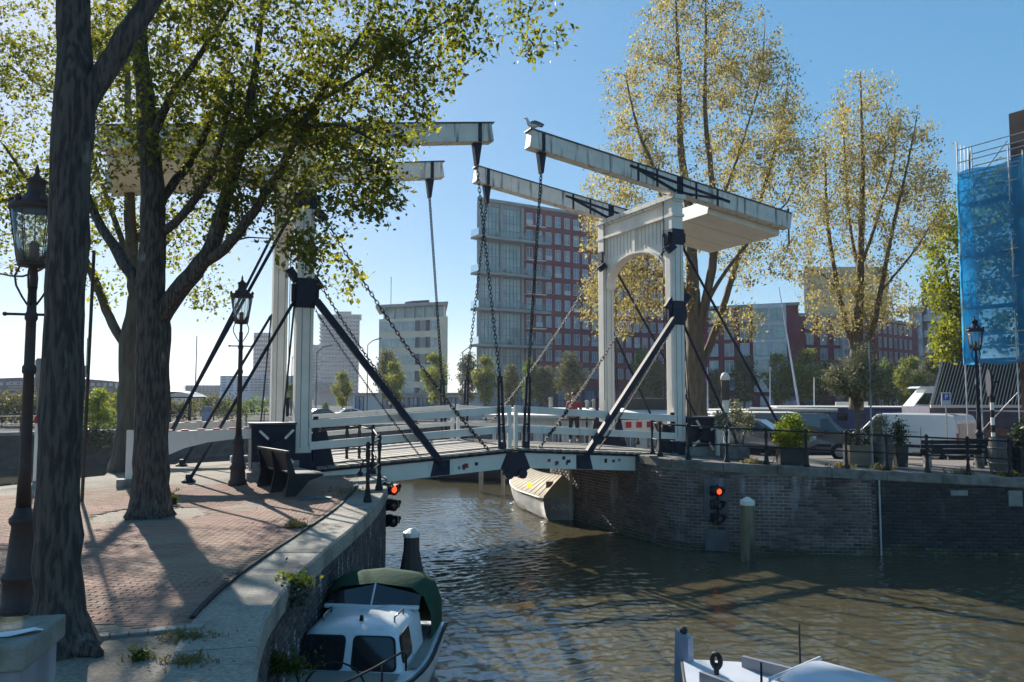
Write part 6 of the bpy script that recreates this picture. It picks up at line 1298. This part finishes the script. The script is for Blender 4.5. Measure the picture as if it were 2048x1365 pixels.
for k, px in enumerate((1500, 1690, 1760, 1930, 2010)):
    p_, d_, n_ = on_right(px); q = V(p_.x, p_.y, 0) - n_ * .3; q.z = zr(q.x, q.y); tuft(('dry grass at the railing post near the dusty shrubs', 'dry grass at the railing by the plank planter', 'tall straw tuft at the railing by the grey barrel', 'dry grass along the railing before the slatted bench', 'green weeds along the railing at the right edge')[k], q, (.4, .15, .1), 60, .12, DRY if k < 4 else WEED, 90 + k)

g = np.random.default_rng(41); P_ = []
while len(P_) < 420:
    x_, y_ = g.uniform(-9, -1.2), g.uniform(6.2, 18.5)
    if inpoly(x_, y_, pav_poly) or (y_ < 8 and x_ < -2.0): P_.append((x_, y_, zl(x_, y_) + .018))
Q = leaf_cloud(np.array(P_), 1, .004, .045, g, .0, .5); Q[:, :, 2] = np.array(P_)[:, 2:3] + (Q[:, :, 2] - Q[:, :, 2].mean(1, keepdims=True)) * .25
o = link('leaf_litter', quads_mesh('leaf_litter', Q, mat('dry_leaf_litter', (.10, .06, .035), (.22, .15, .07), 3, .9, rnd=.4))); tag(o, 'scattered dry leaves on the brick pavement', 'leaf litter', kind='stuff')
# ------------------------------------------------------------------ buildings across the basin
ZF = -1.2
BR_RED = mat('deep_red_brick', (.19, .027, .042), (.135, .022, .036), .5, .85, .1, 8, coords='World'); CONCP = mat('pale_grey_concrete', (.31, .325, .32), (.25, .265, .26), .4, .8, coords='World')
FRAME = mat('window_frame_pale', (.5, .52, .54), rough=.5); FGL = mat('facade_glass', (.13, .20, .31), (.22, .30, .40), .25, .06, spec=.9, coords='World', contrast=(.4, .6)); FGL2 = mat('facade_glass_pale', (.20, .29, .29), (.32, .42, .41), .35, .06, spec=.9, coords='World', contrast=(.4, .6))
PANES = [FGL, FGL, FGL, FGL2, mat('curtained_pane', (.34, .35, .34), (.2, .22, .24), .8, .2, coords='World'), mat('dark_pane', (.035, .045, .06), (.06, .07, .09), .3, .08, spec=.9, coords='World')]
BAL = glass('balcony_glass', (.62, .76, .76), .22)
def line(pxl, Yl, pxr, Yr):
    A = V((pxl - 1024) / F * Yl, Yl, 0); B_ = V((pxr - 1024) / F * Yr, Yr, 0); d = (B_ - A); L = d.length; d.normalize(); return A, d, Vector((d.y, -d.x, 0)), L
def zat(py, Y): return at(1024, py, Y).z
def block(root, name, A, d, nrm, s0, s1, z0, z1, dep, m, proud=0.0):
    bk = (A.normalized() + d * .03).normalized() if dep > 4 else -nrm          # deep blocks run back along the side street
    b = MB(); b.hexa([A + d * s + (nrm * q if q >= -4 else bk * -q) + V(0, 0, z) for z in (z0, z1) for s, q in ((s0, proud), (s1, proud), (s1, -dep), (s0, -dep))]); return b.build(name, m, root)
WM = {}
def win_meshes(w, h, nb, hb, fm, pm):
    k = (round(w, 2), round(h, 2), nb, hb, fm.name, pm.name)
    if k not in WM:
        f = MB(local=True); t = .09
        f.box((0, -.05, -h / 2 + t / 2), (w, .12, t)); f.box((0, -.05, h / 2 - t / 2), (w, .12, t))
        for x in (-w / 2 + t / 2, w / 2 - t / 2): f.box((x, -.05, 0), (t, .12, h - 2 * t))
        for i in range(nb): f.box((-w / 2 + w * (i + 1) / (nb + 1), -.045, 0), (.07, .09, h - 2 * t))
        for i in range(hb): f.box((0, -.04, -h / 2 + h * (i + 1) / (hb + 1)), (w - 2 * t, .07, .07))
        p_ = MB(local=True); p_.box((0, -.018, 0), (w - t, .02, h - t))
        WM[k] = (new_mesh('window', f.v, f.f, fm), new_mesh('pane', p_.v, p_.f, pm))
    return WM[k]
def window(root, A, d, nrm, s, z, w, h, nb=1, hb=0, fm=None, pm=None, name='window'):
    fme, pme = win_meshes(w, h, nb, hb, fm or FRAME, pm or RN.choice(PANES)); o = link(name, fme, root); o.location = A + d * s + nrm * .01 + V(0, 0, z) - _rl(root); o.rotation_euler = (0, 0, math.atan2(d.y, d.x))
    c = link('pane', pme, o); return o
def tiny(root, name, A, d, nrm, spots, m, dep=.12):
    b = MB()
    for s, z, w, h in spots: b.hexa([A + d * x + nrm * q + V(0, 0, zz) for zz in (z - h / 2, z + h / 2) for x, q in ((s - w / 2, dep), (s + w / 2, dep), (s + w / 2, 0), (s - w / 2, 0))])
    return tag(b.build(name, m, root), kind='stuff')

def red_flats():
    A, d, n, L = line(956, 130, 1190, 143); L = 44; H = zat(395, 130); r = thing('apartment_building', 'tall dark red brick apartment block with a glazed corner and balconies', 'building', A + V(0, 0, ZF))
    block(r, 'brick_wall', A, d, n, 9.0, L, ZF, H - .5, 16, BR_RED); block(r, 'corner_core', A, d, n, 0, 9.0, ZF, H - .5, 16, CONCP, -.25)
    block(r, 'roof_edge', A, d, n, -.4, L + .3, H - .5, H, 16.5, CONCP, .3); block(r, 'plinth', A, d, n, 6, L, ZF, 3.6, .5, mat('dark_blue_plinth', (.03, .035, .07), (.05, .05, .09), .5, .5, coords='World'), .15)
    for s in (.25, 4.5, 8.75): block(r, 'pier', A, d, n, s - .25, s + .25, ZF, H - .6, .5, CONCP, .12)
    for k in range(5):
        zt = H - 1.2 - 6.0 * k; zb = zt - 5.1
        for s0, s1 in ((.55, 4.2), (4.8, 8.45)): window(r, A, d, n * 1.0 + n * 0, (s0 + s1) / 2, (zt + zb) / 2, s1 - s0, zt - zb, 4, 3, mat('glazing_bar', (.14, .16, .16), rough=.5), FGL2, 'corner_glazing').location += n * -.2
        if k < 5:
            block(r, 'balcony_slab', A, d, n, -.9, 13.6, zb - .75, zb - .35, 1.0, CONCP, 1.7); b = MB(); c0, c1 = A - d * .9 + n * 1.68 + V(0, 0, zb - .34), A + d * 13.6 + n * 1.68 + V(0, 0, zb - .34); b.add([c0, c1, c1 + V(0, 0, 1.15), c0 + V(0, 0, 1.15)], [(0, 1, 2, 3)]); b.build('balustrade', BAL, r)
            b = MB(); b.add([c0, c0 - n * 2.6, c0 - n * 2.6 + V(0, 0, 1.15), c0 + V(0, 0, 1.15)], [(0, 1, 2, 3)]); b.build('balustrade', BAL, r)
            for j in range(3): b = MB(); q = A + d * RN.uniform(.5, 12) + n * 1.0 + V(0, 0, zb - .34); b.lathe([(.3, 0), (.35, .4), (.05, .9)], q, 6); b.build('balcony_pot', LF_DARK if j else CONCP, r)
    for row in range(10):
        z = H - 2.4 - 2.97 * row
        for j in range(17):
            s = 10.15 + 2.02 * j
            window(r, A, d, n, s, z, 1.22, 1.95, 1, 0 if (row + j) % 3 else 1)
            if (row * 7 + j * 3) % 5 == 0: block(r, 'window_rail', A, d, n, s - .68, s + .68, z - 1.0, z - .25, .05, FRAME, .16)
        if row % 2 == 0 and row < 8: block(r, 'awning', A, d, n, 9.2, 13.2, z - 1.45, z - 1.3, .9, WHITE, .9)
    for j in range(12): window(r, A, d, n, 8 + 3 * j, 1.2, 2.3, 3.6, 2, 1, mat('dark_frame', (.05, .05, .08), rough=.5), FGL).location += n * .16
red_flats()

def low_flats(label, pxl, Yl, pxr, Yr, py, rows, step, w, h, bays=(), z0=2.6, m=None, nb=1):
    A, d, n, L = line(pxl, Yl, pxr, Yr); H = zat(py, Yl); r = thing('apartment_building', label, 'building', A + V(0, 0, ZF)); block(r, 'brick_wall', A, d, n, 0, L, ZF, H, 14, m or BR_RED); block(r, 'roof_edge', A, d, n, -.2, L + .2, H, H + .4, 14.4, CONCP, .2)
    cols = int((L - 1.2) / step); gap = (H - z0) / rows
    for i in range(rows):
        z = z0 + gap * (i + .5)
        for j in range(cols):
            s = .6 + step * (j + .5)
            if any(a < s < c for a, c in bays): continue
            window(r, A, d, n, s, z, w, h, nb)
    for a, c in bays:
        block(r, 'white_bay', A, d, n, a, c, z0, H + .3, .6, mat('bay_white', (.6, .62, .64), rough=.5), .5)
        for i in range(rows):
            for k in range(2): window(r, A, d, n, a + (c - a) * (k + .5) / 2, z0 + gap * (i + .5), (c - a) / 2 - .35, gap - .55, 1, 1, FRAME, FGL2).location += n * .52
    k = int(L / 2.7)
    for j in range(k): window(r, A, d, n, (j + .5) * L / k, .6, 2.1, 3.0, 1, 1, mat('dark_frame', (.05, .05, .08), rough=.5), FGL)
    return r
low_flats('dark red flats with white glazed bays left of the second golden elm', 1345, 122, 1600, 114, 622, 5, 2.3, 1.35, 1.9, ((12.2, 16.9),))
low_flats('red brick flats with small white windows behind the second golden elm', 1600, 120, 1752, 124, 632, 5, 2.5, 1.3, 1.8, ((7.5, 10.5),))
low_flats('long red brick flats with narrow windows ending at the dark tower block', 1752, 128, 1838, 140, 640, 5, 2.1, .9, 1.7, ())
r = low_flats('grey apartment block with pale stacked balconies beside the blue netting', 1848, 104, 1960, 112, 582, 7, 2.6, 1.5, 1.6, (), 2.0, mat('dark_grey_brick', (.10, .09, .10), (.07, .065, .075), .4, .8, coords='World'))
A, d, n, L = line(1848, 104, 1960, 112)
for k in range(5): block(r, 'balcony', A, d, n, .3, 3.6, 3.5 + 2.1 * k, 4.4 + 2.1 * k, .3, mat('balcony_white', (.55, .55, .54), rough=.6), 1.2)
low_flats('pale grey stepped block peeping between red flats and dark block', 1822, 150, 1862, 150, 618, 4, 2.2, 1.6, 2.2, (), 6, CONCP)

def office():
    A, d, n, L = line(757, 158, 895, 152); H = zat(608, 155); r = thing('office_building', 'beige six storey office block with glazed penthouse, left of the red flats', 'building', A + V(0, 0, ZF)); BG = mat('beige_panel', (.66, .60, .46), (.56, .51, .4), .5, .7, coords='World')
    block(r, 'wall', A, d, n, 0, L, ZF, H - 2.8, 12, BG); block(r, 'penthouse', A, d, n, .8, L - .8, H - 2.8, H - .5, 10, FGL2, -.8); block(r, 'roof_slab', A, d, n, -.3, L + .5, H - .55, H, 13, CONCP, .9); block(r, 'plant_room', A, d, n, 6, 9.8, H, H + 1.0, 5, mat('dark_plant', (.04, .045, .05)), -3)
    for k in range(7): block(r, 'penthouse_mullion', A, d, n, .9 + (L - 2) * k / 6, 1.05 + (L - 2) * k / 6, H - 2.8, H - .5, .2, FRAME, -.75)
    for row in range(5):
        z = H - 4.4 - 3.3 * row
        window(r, A, d, n, 2.9, z, 5.2, 2.0, 5, 0, FRAME, FGL2); window(r, A, d, n, 7.0, z, 2.6, 1.9, 2, 1, FRAME, FGL2); window(r, A, d, n, 12.6, z, 1.6, 1.9, 1, 1, FRAME, FGL2)
        for s in (8.9, 11.2): window(r, A, d, n, s, z, .95, 2.1, 0, 0, mat('blue_grey_panel', (.06, .07, .12)), mat('blue_grey_panel', (.06, .07, .12)), 'blue_panel')
        for k in range(8): block(r, 'slat', A, d, n, 9.5 + .15 * k, 9.58 + .15 * k, z - 1.0, z + 1.0, .05, CONCP, .08)
    b = MB(); b.tube(A + d * 1.5 - n * 2 + V(0, 0, H), A + d * 1.5 - n * 2 + V(0, 0, H + 6), .06); b.build('antenna', BLACK, r)
office()
def pavilion():
    A, d, n, L = line(706, 112, 965, 104); H = zat(786, 108); r = thing('pavilion', 'long low white pavilion with dark windows below the office block', 'building', A + V(0, 0, ZF)); WP = mat('pavilion_white', (.55, .56, .57), (.47, .48, .5), .4, .7, coords='World')
    block(r, 'wall', A, d, n, 0, L, ZF, H - .3, 9, WP); block(r, 'flat_roof', A, d, n, -.3, L + .3, H - .3, H, 9.5, CONCP, .4)
    window(r, A, d, n, 1.2, .9, 1.4, 2.2, 1, 0, BLACK, FGL)
    for j in range(9): window(r, A, d, n, 5.6 + 1.45 * j, .7, 1.3, 2.3, 1, 1, mat('dark_frame', (.05, .05, .08), rough=.5), FGL)
pavilion()
def tower(label, pxl, pxr, Y, py, m, floors, slab=None, cols=0, wm=None, name='tower_block', z0=-1.2, yaw=0):
    A, d, n, L = line(pxl, Y, pxr, Y + yaw); H = zat(py, Y); r = thing(name, label, 'building', A + V(0, 0, ZF)); block(r, 'wall', A, d, n, 0, L, ZF, H, L * .9, m); fh = (H - 3) / floors
    if slab:
        for k in range(floors): block(r, 'floor_slab', A, d, n, -L * .03, L * 1.03, 3 + fh * k, 3 + fh * (k + .32), L * .9 + 1, slab, 1.2)
    if cols: tiny(r, 'window_grid', A, d, n, [(L * (j + .5) / cols, 3 + fh * (k + .55), L / cols * .55, fh * .5) for k in range(floors) for j in range(cols)], wm or FGL)
    return r, A, d, n, L, H
TWG = mat('tower_glass', (.10, .15, .19), (.16, .21, .24), .12, .15, coords='World'); SLB = mat('tower_slab', (.27, .31, .33), rough=.6)
r, A, d, n, L, H = tower('round-cornered glass high-rise with stacked pale balconies', 641, 717, 380, 634, TWG, 19, SLB, 11, mat('tower_dark_glass', (.06, .09, .12), rough=.1)); block(r, 'roof_disc', A, d, n, -1.5, L + 1.5, H, H + 1.0, L, SLB, 1.5); block(r, 'roof_plant', A, d, n, L * .35, L * .75, H + 1, H + 3.0, L * .5, CONCP, -4)
tower('slim dark slab block tucked left of the glass high-rise', 622, 642, 400, 690, mat('dark_slab', (.09, .11, .14), rough=.6), 14, SLB, 3)
tower('brown brick tower with a grid of small windows', 506, 545, 430, 666, mat('brown_tower', (.14, .095, .09), (.11, .08, .08), .1, .8, coords='World'), 14, None, 9, mat('tower_win', (.3, .32, .34), rough=.3))
AW = mat('white_blue_render', (.5, .54, .6), (.44, .48, .55), .2, .7, coords='World')
r, A, d, n, L, H = tower('white apartment block with loggias seen between the stays', 441, 500, 235, 752, AW, 6, None, 4)
r, A, d, n, L, H = tower('white apartment block with gridded balconies left of the portal', 500, 540, 225, 752, AW, 6, mat('loggia_white', (.6, .62, .65), rough=.6), 5)
tower('grey blue apartment block seen between the left portal posts', 562, 592, 240, 752, mat('blue_grey_render', (.3, .34, .4), rough=.7), 6, None, 4)
BE = mat('beige_render', (.40, .35, .29), (.34, .3, .25), .2, .8, coords='World')
tower('beige stepped flats behind the bus shelter', 372, 445, 285, 771, BE, 4, SLB, 9); tower('low beige flats left of the bus shelter', 318, 376, 300, 784, BE, 3, None, 8)
tower('beige flats below the glass high-rise', 628, 706, 250, 762, mat('pale_beige_render', (.44, .42, .4), rough=.8), 5, SLB, 8)
tower('warm beige block behind the crown of the second golden elm', 1612, 1782, 190, 534, mat('warm_beige_render', (.55, .40, .2), (.48, .35, .18), .15, .8, coords='World'), 9, None, 12, mat('beige_block_pane', (.3, .27, .2), rough=.3))
def hall():
    A, d, n, L = line(-120, 165, 275, 190); r = thing('long_hall', 'long dark hall with a gently curved roof at the far left', 'building', A + V(0, 0, ZF)); m = mat('dark_hall_cladding', (.055, .05, .065), (.04, .038, .05), .3, .7, coords='World'); k = 14; b = MB(); P_ = []
    for i in range(k + 1): s = L * i / k; zt = zat(755, 175) - 2.2 * (1 - math.sin(math.pi * (.15 + .7 * i / k))) ; P_.append((s, zt))
    rows = [[A + d * s + V(0, 0, ZF) for s, _ in P_], [A + d * s + V(0, 0, z) for s, z in P_], [A + d * s - n * 30 + V(0, 0, z + .4) for s, z in P_]]; b.sheet(rows); b.build('hall_wall', m, r)
    for j in range(4): block(r, 'louvre', A, d, n, L * .32, L * .62, 3.2 + .55 * j, 3.5 + .55 * j, .1, mat('hall_louvre', (.2, .21, .24)), .15)
    tiny(r, 'strip_window', A, d, n, [(L * (j + .5) / 30, 4.6, L / 30 * .6, .7) for j in range(30)], FGL)
hall()

# ------------------------------------------------------------------ far trees, shelter, cars, fence, street lights
TL = [mat('young_leaf_yellow', (.22, .23, .045), (.15, .17, .035), .6, .7, rnd=.35, trans=(.45, (1.4, 1.35, .6))), mat('young_leaf_olive', (.15, .145, .065), (.10, .105, .05), .6, .7, rnd=.35, trans=(.35, (1.3, 1.25, .7))), mat('young_leaf_green', (.14, .19, .05), (.10, .145, .04), .6, .7, rnd=.35, trans=(.45, (1.4, 1.4, .6)))]
def proto(k, seed):
    r = thing('young_tree', 'x', 'tree', (0, 0, 0)); g = np.random.default_rng(seed); b = MB(local=True); b.path([V(0, 0, -.05), V(.02, 0, 1), V(-.03, .02, 2.4), V(.02, 0, 5.6)], [.12, .09, .07, .02], 6); ends = []
    for i in range(60):
        h = g.uniform(1.7, 5.4); a = g.uniform(0, 6.28); ln = (1.35 if k != 2 else 1.05) * (1 - abs(h - 3.2) / 3.6) * g.uniform(.55, 1.1); p1 = V(ln * math.cos(a), ln * math.sin(a), h + ln * g.uniform(.3, .8)); p0 = V(0, 0, h); b.path([p0, p0.lerp(p1, .5) + V(0, 0, -.05), p1], [.025, .018, .006], 3, False)
        for t in (.45, .7, .9, 1.0, 1.1): ends.append(np.array(p0.lerp(p1, t)))
    b.build('trunk', BARK2, r, True); Q = leaf_cloud(ends, 14, .2, .2, g, .2, .55); link('crown', quads_mesh('crown', Q, TL[k]), r); return r
PR_ = [proto(0, 71), proto(1, 72), proto(2, 73)]; usedp = set()
def young(label, px, Y, top, k, wx=1.0, zb=None):
    o = PR_[k] if k not in usedp else copy_tree(PR_[k]); usedp.add(k); zb = ZF if zb is None else zb; H = zat(top, Y) - zb; s = H / 6.2; o.location = V((px - 1024) / F * Y, Y, zb); o.scale = (s * wx, s * wx, s); o.rotation_euler = (0, 0, RN.uniform(0, 6.28)); tag(o, label, 'tree', 'young trees along the far quay')
for a in (('pale tree at the far left edge below the dark hall', 15, 75, 800, 1, 1.1, -.1), ('olive tree behind the slim pale mast', 60, 80, 796, 1, 1.3, -.2), ('olive tree right of the nearest trunk below the hall', 160, 90, 783, 1, 1.3, -.3), ('olive tree left of the pale elm trunk', 232, 95, 796, 1, 1.2, -.4), ('small tree under the shelter roof edge', 345, 80, 806, 2, 1.0, -.4),
          ('small pale tree right of the shelter', 412, 90, 812, 0, 1.0, -.6), ('dark small tree before the white loggias', 494, 120, 812, 1, 1.1, -1), ('green tree top between the portal posts', 583, 95, 762, 2, .9, -.8), ('round bush-like tree left of the bright young tree', 652, 110, 804, 2, 1.4, -1.1),
          ('bright green young tree below the glass high-rise', 686, 88, 738, 0, .8, -.8), ('tall thin olive tree before the office glazing', 775, 100, 694, 1, .75, -1), ('pale yellow tree against the office front', 790, 92, 718, 0, .8, -.9), ('yellow green tree right of the office block', 872, 88, 700, 0, .85, -.9), ('olive tree left of the red flats', 936, 96, 702, 1, .75, -1), ('yellow green tree before the glazed corner', 972, 92, 706, 0, .75, -1),
          ('dark tree before the left bay of the red flats', 1022, 98, 724, 1, .85, -1), ('green topped tree between two dark trees', 1062, 100, 712, 2, .9, -1), ('dark tree before the lower red flats windows', 1090, 98, 728, 1, .9, -1), ('broad dark tree left of the portal', 1140, 100, 700, 1, 1.0, -1), ('green tree seen through the portal', 1285, 98, 690, 2, .9, -1), ('dark tree seen right inside the portal', 1315, 96, 715, 1, .9, -1),
          ('dark tree right of the portal post', 1430, 92, 735, 1, 1, -1), ('olive tree under the golden branches', 1487, 92, 706, 1, 1, -1), ('pale yellow topped tree before the white bay', 1560, 92, 700, 0, .95, -1), ('bright topped tree right of the leaning mast', 1612, 90, 692, 0, .95, -1), ('dark tree behind the olive tree', 1650, 92, 715, 1, 1, -1), ('green tree right of the olive crown', 1775, 90, 712, 2, 1, -1), ('dark tree below narrow red windows', 1738, 92, 720, 1, 1, -1), ('yellow tree behind the motor yacht', 1817, 84, 708, 0, .95, -1), ('dark tree under the grey balconies', 1872, 92, 700, 1, 1.1, -1)): young(*a)
p = V((197 - 1024) / F * 46.5, 46.5, -.05); g = np.random.default_rng(9)
shrub('bright yellow green bush on the far quay edge at left', p, [([(0, 0, 0), (.1, 0, 1.2)], [.06, .02])], [((-.2, 0, 1.2), (.9, .8, .9), 260), ((.1, 0, 2.1), (.5, .5, .5), 80), ((.7, 0, .9), (.6, .6, .6), 80)], LF_LIME, .17, 91, spread=.12)
shrub('dark green ivy hanging below the bright bush', p + V(.2, -.5, -1.2), [([(0, 0, 0), (0, 0, .8)], [.04, .02])], [((0, 0, .9), (1.2, .5, .6), 220)], LF_DARK, .17, 92, spread=.12)
def far_bush(label, px, Y, w, h, k, seed):
    p = V((px - 1024) / F * Y, Y, -.2); shrub(label, p, [([(0, 0, -.2), (0, 0, h * .5)], [.08, .03])], [((w * .25 * j, 0, h * (.45 + .1 * ((j * 7 + seed) % 3))), (w * .3, 1.0, h * .5), 110) for j in (-1.2, 0, 1.2)], TL[k], .24, seed, spread=.2)
for i_, (lb, px, Y, w, h, k) in enumerate((('broad bush left of the brown lantern column', 8, 58, 4.2, 2.4, 1), ('broad bush between lantern and nearest trunk', 66, 60, 4.0, 2.8, 1), ('broad olive bush behind the edge-on sign', 150, 62, 4.5, 3.0, 1), ('pale bush right of the bright lime bush', 232, 66, 4.2, 2.3, 0), ('olive bush beside the pale elm trunk', 285, 68, 4.5, 2.4, 1), ('dark bush left of the shelter posts', 340, 72, 5.0, 2.0, 1), ('small olive bush right of the shelter', 430, 76, 5.0, 2.0, 1), ('low olive bush before the white loggias', 480, 80, 6.0, 1.9, 2))): far_bush(lb, px, Y, w, h, k, 110 + i_)
# shelter
p = V((372 - 1024) / F * 47, 47, -.03); r = thing('bus_shelter', 'glass roofed bus shelter on two dark posts across the water', 'shelter', p)
for x in (-.9, .3): b = MB(); b.tube(p + V(x, 0, 0), p + V(x, 0, 2.05), .09, n=8); b.build('post', BLACK, r)
b = MB(); b.sheet([[p + V(-1.6 + 2.9 * i / 8, y, 2.1 + .38 * math.sin(math.pi * min(1, i / 7.0)) ** .7 * (.75 + .25 * math.cos(y))) for i in range(9)] for y in (-1, 0, 1)]); b.build('roof', mat('shelter_roof', (.35, .36, .36), rough=.4), r, True)
b = MB(); b.beam(p + V(-1.6, -.8, 2.08), p + V(1.5, -.8, 2.08), .08, .07); b.build('roof_beam', BLACK, r)
b = MB(); b.box(p + V(1.2, .3, 1.0), (.5, .12, 1.1)); b.build('poster_case', mat('poster_blue', (.08, .16, .4), (.3, .32, .4), 3, .4), r)
b = MB(); b.box(p + V(1.05, .2, 1.75), (.12, .06, .5)); b.build('stop_sign', mat('stop_green', (.3, .5, .05)), r)
def fq(t): 
    a, c = FQ[1], FQ[2]; return a.lerp(c, t)
r = thing('railing', 'dark railing along the far quay at left', 'railing', fq(0)); Q_ = [fq(-.15 + k * .036) + V(-.4, .6, 0) for k in range(25)]
for q, q2 in zip(Q_, Q_[1:]):
    b = MB(); b.tube(q, q + V(0, 0, 1.05), .04, n=6); b.build('post', BLACK, r)
    for z in (1.0, .55): MB().tube(q + V(0, 0, z), q2 + V(0, 0, z), .025, n=5).build('rail', BLACK, r)
def vf(px, Y, z): return V((px - 1024) / F * Y, Y, z)
vehicle('car', 'car', 'dark car parked across the water left of a pale car', vf(650, 80, -.65), rad(40), 4.1, 1.76, 1.5, cprof, cgl, (.17, .82), NAVP, crear, .26, .31)
vehicle('car', 'car', 'silver car parked across the water below the low pavilion', vf(690, 84, -.72), rad(205), 4.2, 1.76, 1.5, cprof, cgl, (.17, .82), WHP, crear, .26, .31)
vehicle('car', 'car', 'pale car across the water behind the nearest trunk', vf(205, 60, -.15), rad(45), 4.2, 1.76, 1.5, cprof, cgl, (.17, .82), WHP, crear, .26, .31)
for k, (px, Y, top, lb) in enumerate(((633, 86, 705, 'street light with arm left of the bright young tree'), (735, 92, 690, 'street light before the office glazing'), (925, 90, 705, 'street light left of the hoist chains'), (392, 92, 672, 'tall thin light mast behind the stays'), (584, 84, 716, 'short street light between the left portal posts'))):
    p = vf(px, Y, -.9); H = zat(top, Y) + .9; r = thing('street_light', lb, 'street light', p, group='street lights on the far quay'); b = MB(); b.tube(p, p + V(0, 0, H), .09, .05, 6); b.build('mast', mat('light_mast', (.12, .12, .13), rough=.5), r)
    if k != 3: b = MB(); b.path([p + V(0, 0, H), p + V(.6, 0, H + .5), p + V(1.6, 0, H + .8)], [.05, .05, .09], 6); b.build('lamp_arm', mat('light_mast', (.12, .12, .13), rough=.5), r)

# ------------------------------------------------------------------ hazy air over the basin
b = MB(); b.hexa([V(x, y, z) for z in (-4.0, 62.0) for x, y in ((-1500, -40), (1500, -40), (1500, 1600), (-1500, 1600))])
hz_o = b.build('haze', None); tag(hz_o, kind='stuff')
hm = bpy.data.materials.new('haze_air'); hm.use_nodes = True; HN = hm.node_tree.nodes; HN.remove(HN['Principled BSDF'])
pv = HN.new('ShaderNodeVolumePrincipled'); pv.inputs['Color'].default_value = (.78, .86, 1.0, 1); pv.inputs['Density'].default_value = .0003; pv.inputs['Anisotropy'].default_value = .3
hm.node_tree.links.new(pv.outputs[0], HN['Material Output'].inputs['Volume']); hz_o.data.materials.append(hm)
